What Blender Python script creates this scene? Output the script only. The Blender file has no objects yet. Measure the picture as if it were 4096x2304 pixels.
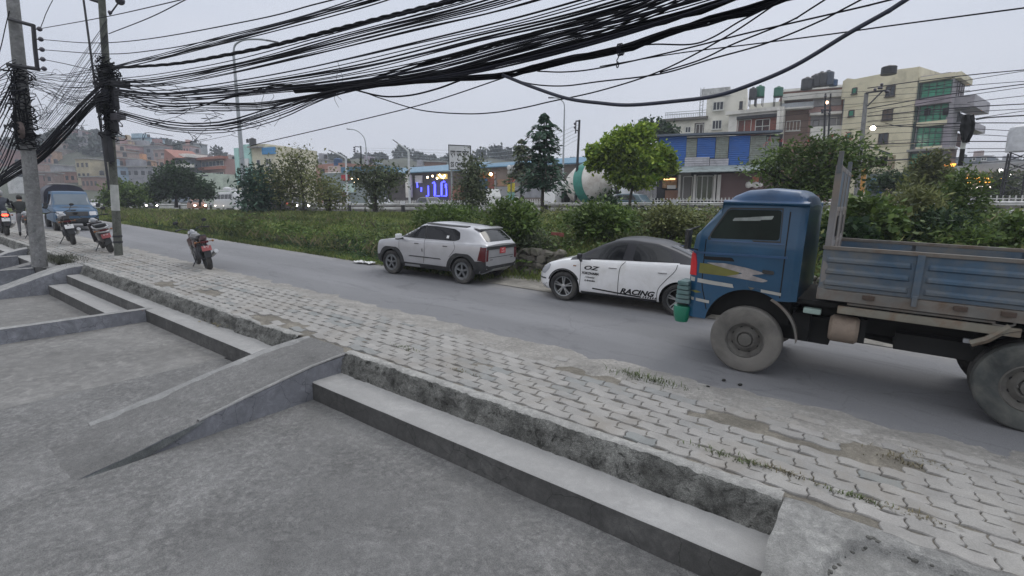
import bpy, bmesh, math, random
import numpy as np
from mathutils import Vector, Matrix, noise
from mathutils.bvhtree import BVHTree
R=math.radians; PI=math.pi
rnd=random.Random(7)
scn=bpy.context.scene
COL=scn.collection
# ------------------------------------------------------------------ survey of the place
F=2000.; PIT=R(9.42); AZ=R(53.6); G=.0346; H=2.32
FW=(-math.cos(AZ),math.sin(AZ)); RT=(math.sin(AZ),math.cos(AZ))
def ray(px,py):
    a=(px-2048)/F; b=(1152-py)/F
    rf=math.cos(PIT)+b*math.sin(PIT); rz=b*math.cos(PIT)-math.sin(PIT)
    return Vector((FW[0]*rf+RT[0]*a, FW[1]*rf+RT[1]*a, rz)), rf
def P(px,py,h=0):            # sight line met with the sloping street plane, h above it
    r,_=ray(px,py); d=-(H-h)/(r.z+G*r.x); return Vector((r.x*d,r.y*d,H+r.z*d))
def V(px,py,D):              # at horizontal distance D ahead
    r,rf=ray(px,py); d=D/rf; return Vector((r.x*d,r.y*d,H+r.z*d))
def Yp(px,py,Y):             # in the vertical plane y=Y along the street
    r,_=ray(px,py); d=Y/r.y; return Vector((r.x*d,r.y*d,H+r.z*d))
def st(x,y,h=0): return Vector((x,y,h-G*x))
def Lp(px,py,z):             # level plane
    r,_=ray(px,py); d=(z-H)/r.z; return Vector((r.x*d,r.y*d,z))
HZ=1.6
def hwz(x): return HZ
def smooth(t): t=max(0.,min(1.,t)); return t*t*(3-2*t)
def road_z(x): return min(-G*x,HZ+.02) if x<0 else -G*x
def ground_z(x,y):
    r=road_z(x)
    if y<10.2: return r
    k=smooth((x+15)/3)*(1-smooth((x-9)/3)); t=(smooth((y-10.4)/3.6)*(1-k)+smooth((y-11.55)/.45)*k)*.35+smooth((y-12)/9)*.65
    return r*(1-t)+HZ*t
def nz(x,y,z=0,s=1.): return noise.noise(Vector((x*s,y*s,z)))
# ------------------------------------------------------------------ materials
def newmat(n):
    m=bpy.data.materials.new(n); m.use_nodes=True; nt=m.node_tree; b=nt.nodes['Principled BSDF']; return m,nt,b
def _n(nt,t,**k):
    n=nt.nodes.new(t)
    for a,v in k.items(): setattr(n,a,v)
    return n
def ramp(nt,src,stops):
    r=_n(nt,'ShaderNodeValToRGB'); e=r.color_ramp.elements
    while len(e)<len(stops): e.new(.5)
    for i,(p,c) in enumerate(stops):
        e[i].position=p; e[i].color=(c[0],c[1],c[2],1) if hasattr(c,'__len__') else (c,c,c,1)
    nt.links.new(src,r.inputs[0]); return r
def noisen(nt,scale,detail=5,dist=0,rough=.55,vec=None,coord='Object',sc=(1,1,1)):
    n=_n(nt,'ShaderNodeTexNoise'); n.inputs['Scale'].default_value=scale; n.inputs['Detail'].default_value=detail
    n.inputs['Distortion'].default_value=dist; n.inputs['Roughness'].default_value=rough
    tc=_n(nt,'ShaderNodeTexCoord'); mp=_n(nt,'ShaderNodeMapping'); mp.inputs['Scale'].default_value=sc
    nt.links.new(tc.outputs[coord],mp.inputs[0]); nt.links.new(mp.outputs[0],n.inputs['Vector']); return n
def mixc(nt,fac,a,b,mode='MIX'):
    m=_n(nt,'ShaderNodeMix',data_type='RGBA',blend_type=mode)
    if isinstance(fac,(int,float)): m.inputs[0].default_value=fac
    else: nt.links.new(fac,m.inputs[0])
    for i,v in ((6,a),(7,b)):
        if hasattr(v,'is_linked') or hasattr(v,'links'): nt.links.new(v,m.inputs[i])
        else: m.inputs[i].default_value=(v[0],v[1],v[2],1)
    return m.outputs[2]
def bumpn(nt,b,src,strength=.3,dist=.02):
    bp=_n(nt,'ShaderNodeBump'); bp.inputs['Strength'].default_value=strength; bp.inputs['Distance'].default_value=dist
    nt.links.new(src,bp.inputs['Height']); nt.links.new(bp.outputs[0],b.inputs['Normal'])
MC={}
def mat(name,c,rough=.6,metal=0.,var=.15,scale=4.,bump=0.,bscale=40.,dirt=None,dscale=2.,damt=.5,coat=0.,spec=.5,island=0.,emit=None,es=1.):
    if name in MC: return MC[name]
    m,nt,b=newmat(name); L=nt.links
    n=noisen(nt,scale,4); lo=[x*(1-var) for x in c]; hi=[min(1,x*(1+var)) for x in c]
    r=ramp(nt,n.outputs[0],[(.3,lo),(.7,hi)]); out=r.outputs[0]
    if island:
        g=_n(nt,'ShaderNodeNewGeometry'); rr=ramp(nt,g.outputs['Random Per Island'],[(0,1-island),(1,1+island)])
        rr.color_ramp.elements[1].color=(1,1,1,1); rr.color_ramp.elements[0].color=(1-island,)*3+(1,)
        out=mixc(nt,1.,out,rr.outputs[0],'MULTIPLY')
    if dirt:
        d=noisen(nt,dscale,8,.4,.65); dr=ramp(nt,d.outputs[0],[(.62-damt*.35,0.),(.8-damt*.2,1.)])
        out=mixc(nt,dr.outputs[0],out,dirt)
    L.new(out,b.inputs['Base Color']); b.inputs['Roughness'].default_value=rough; b.inputs['Metallic'].default_value=metal
    b.inputs['Coat Weight'].default_value=coat; b.inputs['Specular IOR Level'].default_value=spec
    if bump: bumpn(nt,b,noisen(nt,bscale,6).outputs[0],bump)
    if emit: b.inputs['Emission Color'].default_value=(*emit,1); b.inputs['Emission Strength'].default_value=es
    MC[name]=m; return m
def glow(name,c,s):
    if name in MC: return MC[name]
    m,nt,b=newmat(name); b.inputs['Base Color'].default_value=(*c,1); b.inputs['Emission Color'].default_value=(*c,1); b.inputs['Emission Strength'].default_value=s
    MC[name]=m; return m
def glassm(name,c,rough=.06,var=.1):
    if name in MC: return MC[name]
    m,nt,b=newmat(name); n=noisen(nt,1.5,2); r=ramp(nt,n.outputs[0],[(.3,[x*(1-var) for x in c]),(.7,[x*(1+var) for x in c])])
    nt.links.new(r.outputs[0],b.inputs['Base Color']); b.inputs['Roughness'].default_value=rough; b.inputs['Specular IOR Level'].default_value=.45
    b.inputs['Coat Weight'].default_value=.0; b.inputs['Coat Roughness'].default_value=.03
    MC[name]=m; return m
# ------------------------------------------------------------------ mesh builder
class MB:
    def __init__(s): s.v=[]; s.f=[]; s.mi=[]; s.m=0
    def add(s,vs,fs):
        o=len(s.v); s.v+= [tuple(v) for v in vs]; s.f+=[tuple(i+o for i in f) for f in fs]; s.mi+=[s.m]*len(fs); return s
    def box(s,c,d,rot=None,M=None):
        hx,hy,hz=d[0]/2,d[1]/2,d[2]/2
        vs=[Vector((x,y,z)) for x in(-hx,hx) for y in(-hy,hy) for z in(-hz,hz)]
        if rot is not None: 
            Mx=Matrix.Rotation(rot[2],3,'Z')@Matrix.Rotation(rot[1],3,'Y')@Matrix.Rotation(rot[0],3,'X'); vs=[Mx@v for v in vs]
        vs=[v+Vector(c) for v in vs]
        if M: vs=[M@v for v in vs]
        return s.add(vs,[(0,1,3,2),(4,6,7,5),(0,4,5,1),(2,3,7,6),(0,2,6,4),(1,5,7,3)])
    def bbox(s,c,d,b=.01,rot=None):      # box with chamfered edges
        bm=bmesh.new(); bmesh.ops.create_cube(bm,size=1)
        for v in bm.verts: v.co=Vector((v.co.x*d[0],v.co.y*d[1],v.co.z*d[2]))
        bmesh.ops.bevel(bm,geom=bm.edges[:],offset=b,segments=2,affect='EDGES',profile=.7)
        Mx=Matrix.Identity(3)
        if rot is not None: Mx=Matrix.Rotation(rot[2],3,'Z')@Matrix.Rotation(rot[1],3,'Y')@Matrix.Rotation(rot[0],3,'X')
        bm.verts.index_update(); vs=[Mx@v.co+Vector(c) for v in bm.verts]; fs=[[v.index for v in f.verts] for f in bm.faces]; bm.free()
        return s.add(vs,fs)
    def tube(s,pts,r,n=6,cap=True):
        pts=[Vector(p) for p in pts]; N=len(pts)
        rs=r if hasattr(r,'__len__') else [r]*N
        vs=[];fs=[]; up=None
        for i,p in enumerate(pts):
            t=(pts[min(i+1,N-1)]-pts[max(i-1,0)]).normalized()
            if up is None:
                up=Vector((0,0,1)) if abs(t.z)<.9 else Vector((1,0,0))
            a=t.cross(up)
            if a.length<1e-5: a=t.cross(Vector((0,1,0)))
            a.normalize(); b=a.cross(t).normalized(); up=b
            for k in range(n):
                an=2*PI*k/n; vs.append(p+a*math.cos(an)*rs[i]+b*math.sin(an)*rs[i])
        for i in range(N-1):
            for k in range(n):
                fs.append((i*n+k,i*n+(k+1)%n,(i+1)*n+(k+1)%n,(i+1)*n+k))
        if cap: fs.append(tuple(range(n))[::-1]); fs.append(tuple((N-1)*n+k for k in range(n)))
        return s.add(vs,fs)
    def cyl(s,a,b,r,n=12,r2=None): return s.tube([a,b],[r,r if r2 is None else r2],n)
    def lathe(s,prof,c,axis='z',n=24,M=None,full=2*PI):
        vs=[];fs=[];K=len(prof)
        for k in range(n):
            an=full*k/n; ca,sa=math.cos(an),math.sin(an)
            for r,h in prof:
                v={'z':(r*ca,r*sa,h),'y':(r*ca,h,r*sa),'x':(h,r*ca,r*sa)}[axis]
                v=Vector(v)+Vector(c)
                vs.append(M@v if M else v)
        for k in range(n):
            k2=(k+1)%n
            for j in range(K-1):
                fs.append((k*K+j,k2*K+j,k2*K+j+1,k*K+j+1))
        return s.add(vs,fs)
    def prism(s,poly,h0,h1,fn):      # poly of (u,v), fn(u,v,h)->xyz
        n=len(poly); vs=[fn(u,v,h0) for u,v in poly]+[fn(u,v,h1) for u,v in poly]
        fs=[tuple(range(n)),tuple(range(n,2*n))[::-1]]+[(i,i+n,(i+1)%n+n,(i+1)%n) for i in range(n)]
        return s.add(vs,fs)
    def quad(s,a,b,c,d): return s.add([a,b,c,d],[(0,1,2,3)])
    def grid(s,fn,nu,nv):
        vs=[fn(i/nu,j/nv) for i in range(nu+1) for j in range(nv+1)]
        fs=[(i*(nv+1)+j,(i+1)*(nv+1)+j,(i+1)*(nv+1)+j+1,i*(nv+1)+j+1) for i in range(nu) for j in range(nv)]
        return s.add(vs,fs)
    def ball(s,c,r,n=12,sc=(1,1,1)):
        return s.lathe([(max(1e-4,math.sin(PI*j/(n//2))*r)*1,-math.cos(PI*j/(n//2))*r*sc[2]/sc[0]) for j in range(n//2+1)],c,'z',n) if sc[0]==sc[1] else s.add(*_ell(c,r,n,sc))
    def build(s,name,mats,parent=None,smooth=False,loc=None,fix=False):
        me=bpy.data.meshes.new(name); me.from_pydata([tuple(v) for v in s.v],[],s.f)
        mats=mats if isinstance(mats,(list,tuple)) else [mats]
        for m in mats: me.materials.append(m)
        if len(mats)>1: me.polygons.foreach_set('material_index',s.mi)
        if fix:
            bm=bmesh.new(); bm.from_mesh(me); bmesh.ops.recalc_face_normals(bm,faces=bm.faces[:]); bm.to_mesh(me); bm.free()
        o=bpy.data.objects.new(name,me); COL.objects.link(o)
        if parent: o.parent=parent
        if loc is not None: o.location=loc
        if smooth:
            me.polygons.foreach_set('use_smooth',[True]*len(me.polygons))
            if smooth!='all': me.set_sharp_from_angle(angle=R(smooth if smooth>1 else 38))
        return o
def _ell(c,r,n,sc):
    vs=[];fs=[];K=n//2+1
    for k in range(n):
        for j in range(K):
            a=2*PI*k/n; b=PI*j/(K-1)
            vs.append((c[0]+r*sc[0]*math.sin(b)*math.cos(a),c[1]+r*sc[1]*math.sin(b)*math.sin(a),c[2]-r*sc[2]*math.cos(b)))
    for k in range(n):
        for j in range(K-1): fs.append((k*K+j,(k+1)%n*K+j,(k+1)%n*K+j+1,k*K+j+1))
    return vs,fs
def thing(name,label,cat,loc=(0,0,0),rot=(0,0,0),group=None):
    o=bpy.data.objects.new(name,None); COL.objects.link(o); o.location=loc; o.rotation_euler=rot; o.empty_display_size=.2
    return tag(o,label,cat,group)
def tag(o,label,cat,group=None,kind=None):
    if label: o['label']=label
    if cat: o['category']=cat
    if group: o['group']=group
    if kind: o['kind']=kind
    return o
def struct(o,label=None):
    o['kind']='structure'
    if label: o['label']=label
    return o
def copy_tree(o,parent=None):
    c=o.copy(); COL.objects.link(c)
    if parent: c.parent=parent
    for ch in list(o.children): copy_tree(ch,c)
    return c
def spline(pts,k=6):       # Catmull-Rom through points
    pts=[Vector(p) for p in pts]; out=[]
    q=[pts[0]*2-pts[1]]+pts+[pts[-1]*2-pts[-2]]
    for i in range(1,len(q)-2):
        a,b,c,d=q[i-1:i+3]
        for j in range(k):
            t=j/k; out.append(.5*((2*b)+(c-a)*t+(2*a-5*b+4*c-d)*t*t+(3*b-a-3*c+d)*t**3))
    out.append(pts[-1]); return out
def interp(pts,x):
    if x<=pts[0][0]: return pts[0][1]
    for (a,b),(c,d) in zip(pts,pts[1:]):
        if x<=c: return b+(d-b)*(x-a)/(c-a) if c>a else d
    return pts[-1][1]
def sinterp(pts,x):   # smooth-ish
    return (interp(pts,x-.05)+interp(pts,x)*2+interp(pts,x+.05))/4
def textmesh(body,size=1.,extr=0.,shear=0.,space=1.,bold=0.,align='LEFT'):
    cu=bpy.data.curves.new('t','FONT'); cu.body=body; cu.size=size; cu.extrude=extr; cu.shear=shear; cu.space_character=space; cu.offset=bold; cu.resolution_u=3; cu.align_x=align
    o=bpy.data.objects.new('t',cu); COL.objects.link(o); dg=bpy.context.evaluated_depsgraph_get(); me=bpy.data.meshes.new_from_object(o.evaluated_get(dg))
    vs=[tuple(v.co) for v in me.vertices]; fs=[tuple(p.vertices) for p in me.polygons]
    bpy.data.objects.remove(o); bpy.data.curves.remove(cu); bpy.data.meshes.remove(me); return vs,fs
def poly_grid(poly,res,axes=(True,True)):   # cut a 2-D polygon along a grid, so that it can drape
    bm=bmesh.new(); vs=[bm.verts.new((u,v,0)) for u,v in poly]; bm.faces.new(vs)
    us=[p[0] for p in poly]; vv=[p[1] for p in poly]
    for ax,(lo,hi) in enumerate(((min(us),max(us)),(min(vv),max(vv)))):
        if not axes[ax]: continue
        t=lo+res
        while t<hi-res*.2:
            co=(t,0,0) if ax==0 else (0,t,0); no=(1,0,0) if ax==0 else (0,1,0)
            bmesh.ops.bisect_plane(bm,geom=bm.verts[:]+bm.edges[:]+bm.faces[:],plane_co=co,plane_no=no); t+=res
    bmesh.ops.triangulate(bm,faces=[f for f in bm.faces if len(f.verts)>4])
    bm.verts.index_update(); V_=[tuple(v.co) for v in bm.verts]; F_=[tuple(v.index for v in f.verts) for f in bm.faces]; bm.free(); return V_,F_
class Drape:       # lays panels on a body: side +y / -y, rear -x, front +x, top +z
    def __init__(s,obj):
        me=obj.data; s.b=BVHTree.FromPolygons([v.co for v in me.vertices],[tuple(p.vertices) for p in me.polygons])
    def hit(s,u,v,ax):
        if ax=='+y': o,d=Vector((u,5,v)),Vector((0,-1,0))
        elif ax=='-y': o,d=Vector((u,-5,v)),Vector((0,1,0))
        elif ax=='-x': o,d=Vector((-8,u,v)),Vector((1,0,0))
        elif ax=='+x': o,d=Vector((8,u,v)),Vector((-1,0,0))
        else: o,d=Vector((u,v,6)),Vector((0,0,-1))
        h,n,_,_=s.b.ray_cast(o,d)
        if h is None:
            q={'+y':Vector((u,.75,v)),'-y':Vector((u,-.75,v)),'-x':Vector((-2,u,v)),'+x':Vector((2,u,v)),'z':Vector((u,v,1.5))}[ax]
            h,n,_,_=s.b.find_nearest(q); 
        if n.dot(d)>0: n=-n
        return h,n
    def put(s,name,poly,ax,mat,parent,off=.004,res=.06,thick=0.,mesh=None,smooth=True):
        V2,F2=mesh if mesh else poly_grid(poly,res)
        m=MB(); P1=[]
        N1=[]
        for v in V2:
            h,n=s.hit(v[0],v[1],ax); P1.append(h+n*off); N1.append(n)
        m.add(P1,F2)
        if thick:
            # rim going back into the body, so that the panel has depth
            bm=bmesh.new(); bv=[bm.verts.new(p) for p in P1]
            for f in F2:
                try: bm.faces.new([bv[i] for i in f])
                except ValueError: pass
            bm.verts.index_update(); be=[e for e in bm.edges if len(e.link_faces)==1]
            for e in be:
                i,j=e.verts[0].index,e.verts[1].index
                m.add([P1[i],P1[j],P1[j]-N1[j]*thick,P1[i]-N1[i]*thick],[(0,1,2,3)])
            bm.free()
        return m.build(name,mat,parent,smooth=50 if smooth else False,fix=False)
def rpoly(pts,r=.03,k=3):    # round the corners of a polygon
    out=[];n=len(pts)
    for i in range(n):
        a,b,c=Vector(pts[i-1]),Vector(pts[i]),Vector(pts[(i+1)%n])
        d1=(a-b);d2=(c-b); q=min(r,d1.length*.45,d2.length*.45)
        p1=b+d1.normalized()*q; p2=b+d2.normalized()*q
        for j in range(k+1):
            t=j/k; out.append(tuple((1-t)**2*p1+2*t*(1-t)*b+t*t*p2))
    return out
def strip(pts,w):           # 2-D polyline -> quad strip mesh
    vs=[];n=len(pts); P2=[Vector(p) for p in pts]
    for i,p in enumerate(P2):
        t=(P2[min(i+1,n-1)]-P2[max(i-1,0)]).normalized(); q=Vector((-t.y,t.x))*w/2
        vs+= [(*(p+q),0),(*(p-q),0)]
    return vs,[(2*i,2*i+1,2*i+3,2*i+2) for i in range(n-1)]
def boolcut(o,cutters):
    m0=o
    for c in cutters:
        c.parent=o.parent; md=o.modifiers.new('b','BOOLEAN'); md.operation='DIFFERENCE'; md.solver='EXACT'; md.object=c
    bpy.context.view_layer.update(); dg=bpy.context.evaluated_depsgraph_get(); me=bpy.data.meshes.new_from_object(o.evaluated_get(dg))
    o.modifiers.clear(); old=o.data; o.data=me; bpy.data.meshes.remove(old)
    for c in cutters: bpy.data.objects.remove(c)
    me.polygons.foreach_set('use_smooth',[True]*len(me.polygons)); me.set_sharp_from_angle(angle=R(32))
# ------------------------------------------------------------------ camera, world, sun
cam=bpy.data.cameras.new('camera'); co=bpy.data.objects.new('camera',cam); COL.objects.link(co); scn.camera=co
co.location=(0,0,H); cam.sensor_width=36; cam.lens=36*F/4096; cam.clip_start=.05; cam.clip_end=3000
right=Vector((RT[0],RT[1],0)); fwd=Vector((FW[0]*math.cos(PIT),FW[1]*math.cos(PIT),-math.sin(PIT))); upv=right.cross(fwd)
co.rotation_euler=Matrix((right,upv,-fwd)).transposed().to_euler()
w=bpy.data.worlds.new("World"); scn.world=w; w.use_nodes=True; nt=w.node_tree; nt.nodes.clear()
SE,SR=R(14),R(200)
sky=nt.nodes.new('ShaderNodeTexSky'); sky.sky_type='NISHITA'; sky.sun_disc=False; sky.sun_elevation=SE; sky.sun_rotation=SR; sky.dust_density=3; sky.air_density=1.2
bg1=nt.nodes.new('ShaderNodeBackground'); nt.links.new(sky.outputs[0],bg1.inputs[0]); bg1.inputs[1].default_value=.05
# cloud deck: an even grey overcast, a little brighter overhead
tc=nt.nodes.new('ShaderNodeTexCoord'); sx=nt.nodes.new('ShaderNodeSeparateXYZ'); nt.links.new(tc.outputs['Generated'],sx.inputs[0])
cr=ramp(nt,sx.outputs['Z'],[(0,(.235,.238,.258)),(.10,(.250,.257,.285)),(.36,(.268,.282,.318)),(.62,(.46,.475,.505)),(1.,(.66,.675,.695))])
nn=nt.nodes.new('ShaderNodeTexNoise'); nn.inputs['Scale'].default_value=1.6; nn.inputs['Detail'].default_value=5; mp=nt.nodes.new('ShaderNodeMapping'); mp.inputs['Scale'].default_value=(1,1,3)
nt.links.new(tc.outputs['Generated'],mp.inputs[0]); nt.links.new(mp.outputs[0],nn.inputs['Vector'])
nr=ramp(nt,nn.outputs[0],[(.32,(.88,.905,.94)),(.68,(1.,1.,1.))])
cc=mixc(nt,1.,cr.outputs[0],nr.outputs[0],'MULTIPLY')
bg2=nt.nodes.new('ShaderNodeBackground'); nt.links.new(cc,bg2.inputs[0]); bg2.inputs[1].default_value=2.75
mx=nt.nodes.new('ShaderNodeMixShader'); mx.inputs[0].default_value=.9; nt.links.new(bg1.outputs[0],mx.inputs[1]); nt.links.new(bg2.outputs[0],mx.inputs[2])
wo=nt.nodes.new('ShaderNodeOutputWorld'); nt.links.new(mx.outputs[0],wo.inputs[0])
sun=bpy.data.lights.new('sun','SUN'); sun.energy=.6; sun.angle=R(25); sun.color=(1,.96,.9); so=bpy.data.objects.new('sun',sun); COL.objects.link(so)
so.rotation_euler=(R(90)-R(50),0,R(170))
scn.view_settings.view_transform='Standard'; scn.view_settings.look='None'; scn.view_settings.exposure=.10; scn.view_settings.gamma=1
scn.cycles.max_bounces=6; scn.cycles.diffuse_bounces=3; scn.cycles.use_denoising=True
# ------------------------------------------------------------------ ground materials
def concrete_mat(name,base,blotch=.25,grain=.3,dark=None,bump=.35,sc=1.,stain=0.,seed=0,b2amt=.8,b2s=8):
    m,nt,b=newmat(name); L=nt.links
    n1=noisen(nt,.8*sc,9,.5,.7); n1.inputs['Vector'].links[0].from_node.inputs['Location'].default_value=(seed,seed*2,0)
    n2=noisen(nt,b2s*sc,9,.5,.68); n3=noisen(nt,120,3)
    lo=[x*(1-blotch) for x in base]; hi=[x*(1+blotch*1.1) for x in base]
    a=ramp(nt,n1.outputs[0],[(.32,lo),(.5,base),(.66,hi)]).outputs[0]
    r2=ramp(nt,n2.outputs[0],[(.38,(.74,.74,.75)),(.50,(.95,.95,.95)),(.56,(1.10,1.10,1.10)),(.62,(1.30,1.29,1.28))]).outputs[0]
    mk=ramp(nt,noisen(nt,.9*sc,4,.3).outputs[0],[(.38,b2amt*.45),(.58,b2amt)]).outputs[0]; a=mixc(nt,mk,a,r2,'MULTIPLY')
    r3=ramp(nt,n3.outputs[0],[(.35,(1-grain,)*3),(.65,(1+grain,)*3)]).outputs[0]
    a=mixc(nt,.7,a,r3,'MULTIPLY')
    if dark:
        n4=noisen(nt,2.3*sc,9,1.2,.7); r4=ramp(nt,n4.outputs[0],[(.52,0),(.66,1)]).outputs[0]; a=mixc(nt,r4,a,dark)
    if stain:
        v=_n(nt,'ShaderNodeTexVoronoi',feature='DISTANCE_TO_EDGE'); v.inputs['Scale'].default_value=3.2
        tc=_n(nt,'ShaderNodeTexCoord'); nn=noisen(nt,6,4); mx=_n(nt,'ShaderNodeMix',data_type='VECTOR'); mx.inputs[0].default_value=.12
        L.new(tc.outputs['Object'],mx.inputs[4]); L.new(nn.outputs[1],mx.inputs[5]); L.new(mx.outputs[1],v.inputs['Vector'])
        r5=ramp(nt,v.outputs['Distance'],[(0,1-stain),(.012,1)]).outputs[0]; a=mixc(nt,1.,a,r5,'MULTIPLY')
    L.new(a,b.inputs['Base Color']); b.inputs['Roughness'].default_value=.88; b.inputs['Specular IOR Level'].default_value=.3
    ad=_n(nt,'ShaderNodeMath',operation='ADD'); L.new(n2.outputs[0],ad.inputs[0]); 
    ml=_n(nt,'ShaderNodeMath',operation='MULTIPLY'); ml.inputs[1].default_value=.35; L.new(n3.outputs[0],ml.inputs[0]); L.new(ml.outputs[0],ad.inputs[1])
    bumpn(nt,b,ad.outputs[0],bump,.03); return m
M_patio=concrete_mat('patio_cement',(.185,.182,.178),.22,.36,bump=1.,stain=0,sc=1.2,b2amt=.95,b2s=13)
M_patio2=concrete_mat('patio_cement_b',(.180,.175,.168),.2,.18,bump=.4,seed=7)
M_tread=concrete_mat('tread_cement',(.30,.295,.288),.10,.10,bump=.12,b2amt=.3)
M_riser=concrete_mat('riser_cement',(.075,.074,.072),.35,.15,bump=.25,stain=.45)  # dark stained cement; the upright face's shade is put into the colour too
M_ramp=concrete_mat('ramp_cement',(.175,.172,.168),.25,.35,bump=1.,b2s=16)
M_plaster=concrete_mat('plaster_blue_grey',(.19,.195,.215),.24,.10,bump=.2,stain=.5)
M_lightcem=concrete_mat('light_cement',(.25,.248,.243),.2,.15,bump=.4)
M_curb=concrete_mat('old_curb',(.15,.15,.14),.6,.5,dark=(.03,.03,.027),bump=1.0,sc=4,b2amt=1.,b2s=9)  # lichen and dirt, with the shade of the kerb face mixed into the dark tone
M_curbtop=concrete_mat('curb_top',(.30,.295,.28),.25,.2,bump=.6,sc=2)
# road: worn grey asphalt, dusty towards both edges
m,nt,b=newmat('asphalt'); M_road=m; L=nt.links
g=_n(nt,'ShaderNodeNewGeometry'); s=_n(nt,'ShaderNodeSeparateXYZ'); L.new(g.outputs['Position'],s.inputs[0])
n1=noisen(nt,.5,8,.3,.6,sc=(.3,1,1)); n2=noisen(nt,150,3); n3=noisen(nt,2.2,8,1.2,.7,sc=(.45,1,1))
a=ramp(nt,n1.outputs[0],[(.3,(.15,.15,.158)),(.7,(.195,.195,.204))]).outputs[0]
a=mixc(nt,.8,a,ramp(nt,n2.outputs[0],[(.35,(.72,)*3),(.65,(1.28,)*3)]).outputs[0],'MULTIPLY')
mm=_n(nt,'ShaderNodeMath',operation='MULTIPLY_ADD'); L.new(n3.outputs[0],mm.inputs[0]); mm.inputs[1].default_value=1.9; L.new(s.outputs['Y'],mm.inputs[2])
ed=ramp(nt,_n(nt,'ShaderNodeMath').outputs[0],[(0,0),(1,1)])
mr=_n(nt,'ShaderNodeMapRange'); L.new(mm.outputs[0],mr.inputs[0]); mr.inputs[1].default_value=6.3; mr.inputs[2].default_value=11.6
L.new(mr.outputs[0],ed.inputs[0]); e=ed.color_ramp.elements
e[0].position=.0; e[0].color=(1,1,1,1); e[1].position=.20; e[1].color=(0,0,0,1); q=e.new(.82); q.color=(0,0,0,1); q=e.new(.98); q.color=(.7,.7,.7,1)
sv=_n(nt,'ShaderNodeMath',operation='SINE'); ml_=_n(nt,'ShaderNodeMath',operation='MULTIPLY_ADD'); L.new(s.outputs['Y'],ml_.inputs[0]); ml_.inputs[1].default_value=3.4; L.new(n3.outputs[0],ml_.inputs[2]); L.new(ml_.outputs[0],sv.inputs[0])
a=mixc(nt,.8,a,ramp(nt,sv.outputs[0],[(.0,(.90,)*3),(.6,(1.03,)*3)]).outputs[0],'MULTIPLY')
n5=noisen(nt,1.1,9,2.2,.75,sc=(.35,1,1)); a=mixc(nt,.9,a,ramp(nt,n5.outputs[0],[(.36,(.78,.78,.79)),(.45,(1.,)*3),(.62,(1.,)*3),(.70,(1.15,1.14,1.12))]).outputs[0],'MULTIPLY')
vc=_n(nt,'ShaderNodeTexVoronoi',feature='DISTANCE_TO_EDGE'); vc.inputs['Scale'].default_value=.55; nd=noisen(nt,2.5,5); mv=_n(nt,'ShaderNodeMix',data_type='VECTOR'); mv.inputs[0].default_value=.25; L.new(g.outputs['Position'],mv.inputs[4]); L.new(nd.outputs[1],mv.inputs[5]); L.new(mv.outputs[1],vc.inputs['Vector'])
a=mixc(nt,1.,a,ramp(nt,vc.outputs['Distance'],[(0,(.80,)*3),(.005,(1.,)*3)]).outputs[0],'MULTIPLY')
a=mixc(nt,ed.outputs[0],a,(.29,.275,.255)); L.new(a,b.inputs['Base Color']); b.inputs['Roughness'].default_value=.85
bumpn(nt,b,n2.outputs[0],.35,.01)
M_dirt=concrete_mat('dusty_earth',(.25,.235,.21),.35,.3,bump=.9,sc=2)
# land: damp soil with green
m,nt,b=newmat('land'); M_land=m
n1=noisen(nt,.35,8,.4); n2=noisen(nt,6,6,.5)
a=ramp(nt,n1.outputs[0],[(.35,(.028,.04,.015)),(.5,(.05,.07,.022)),(.68,(.085,.075,.05))]).outputs[0]
a=mixc(nt,.7,a,ramp(nt,n2.outputs[0],[(.3,(.5,)*3),(.7,(1.4,)*3)]).outputs[0],'MULTIPLY'); nt.links.new(a,b.inputs['Base Color']); b.inputs['Roughness'].default_value=.95
bumpn(nt,b,n2.outputs[0],.8,.08)
# pavers
m,nt,b=newmat('zigzag_paver'); M_paver=m; L=nt.links
gi=_n(nt,'ShaderNodeNewGeometry'); ri=ramp(nt,gi.outputs['Random Per Island'],[(0,(.20,.21,.205)),(.10,(.245,.245,.237)),(.2,(.272,.262,.248)),(.7,(.29,.279,.263)),(1,(.315,.302,.286))])
n1=noisen(nt,3.,8,.8,.65); n2=noisen(nt,90,4); n3=noisen(nt,.9,9,1.,.7)
a=mixc(nt,.75,ri.outputs[0],ramp(nt,n1.outputs[0],[(.3,(.74,.74,.75)),(.6,(1.06,)*3)]).outputs[0],'MULTIPLY')
a=mixc(nt,.6,a,ramp(nt,n2.outputs[0],[(.3,(.75,)*3),(.7,(1.2,)*3)]).outputs[0],'MULTIPLY')
a=mixc(nt,ramp(nt,n3.outputs[0],[(.50,0),(.66,.8)]).outputs[0],a,(.225,.205,.18))
L.new(a,b.inputs['Base Color']); b.inputs['Roughness'].default_value=.85; bumpn(nt,b,n1.outputs[0],.35,.02)
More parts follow.
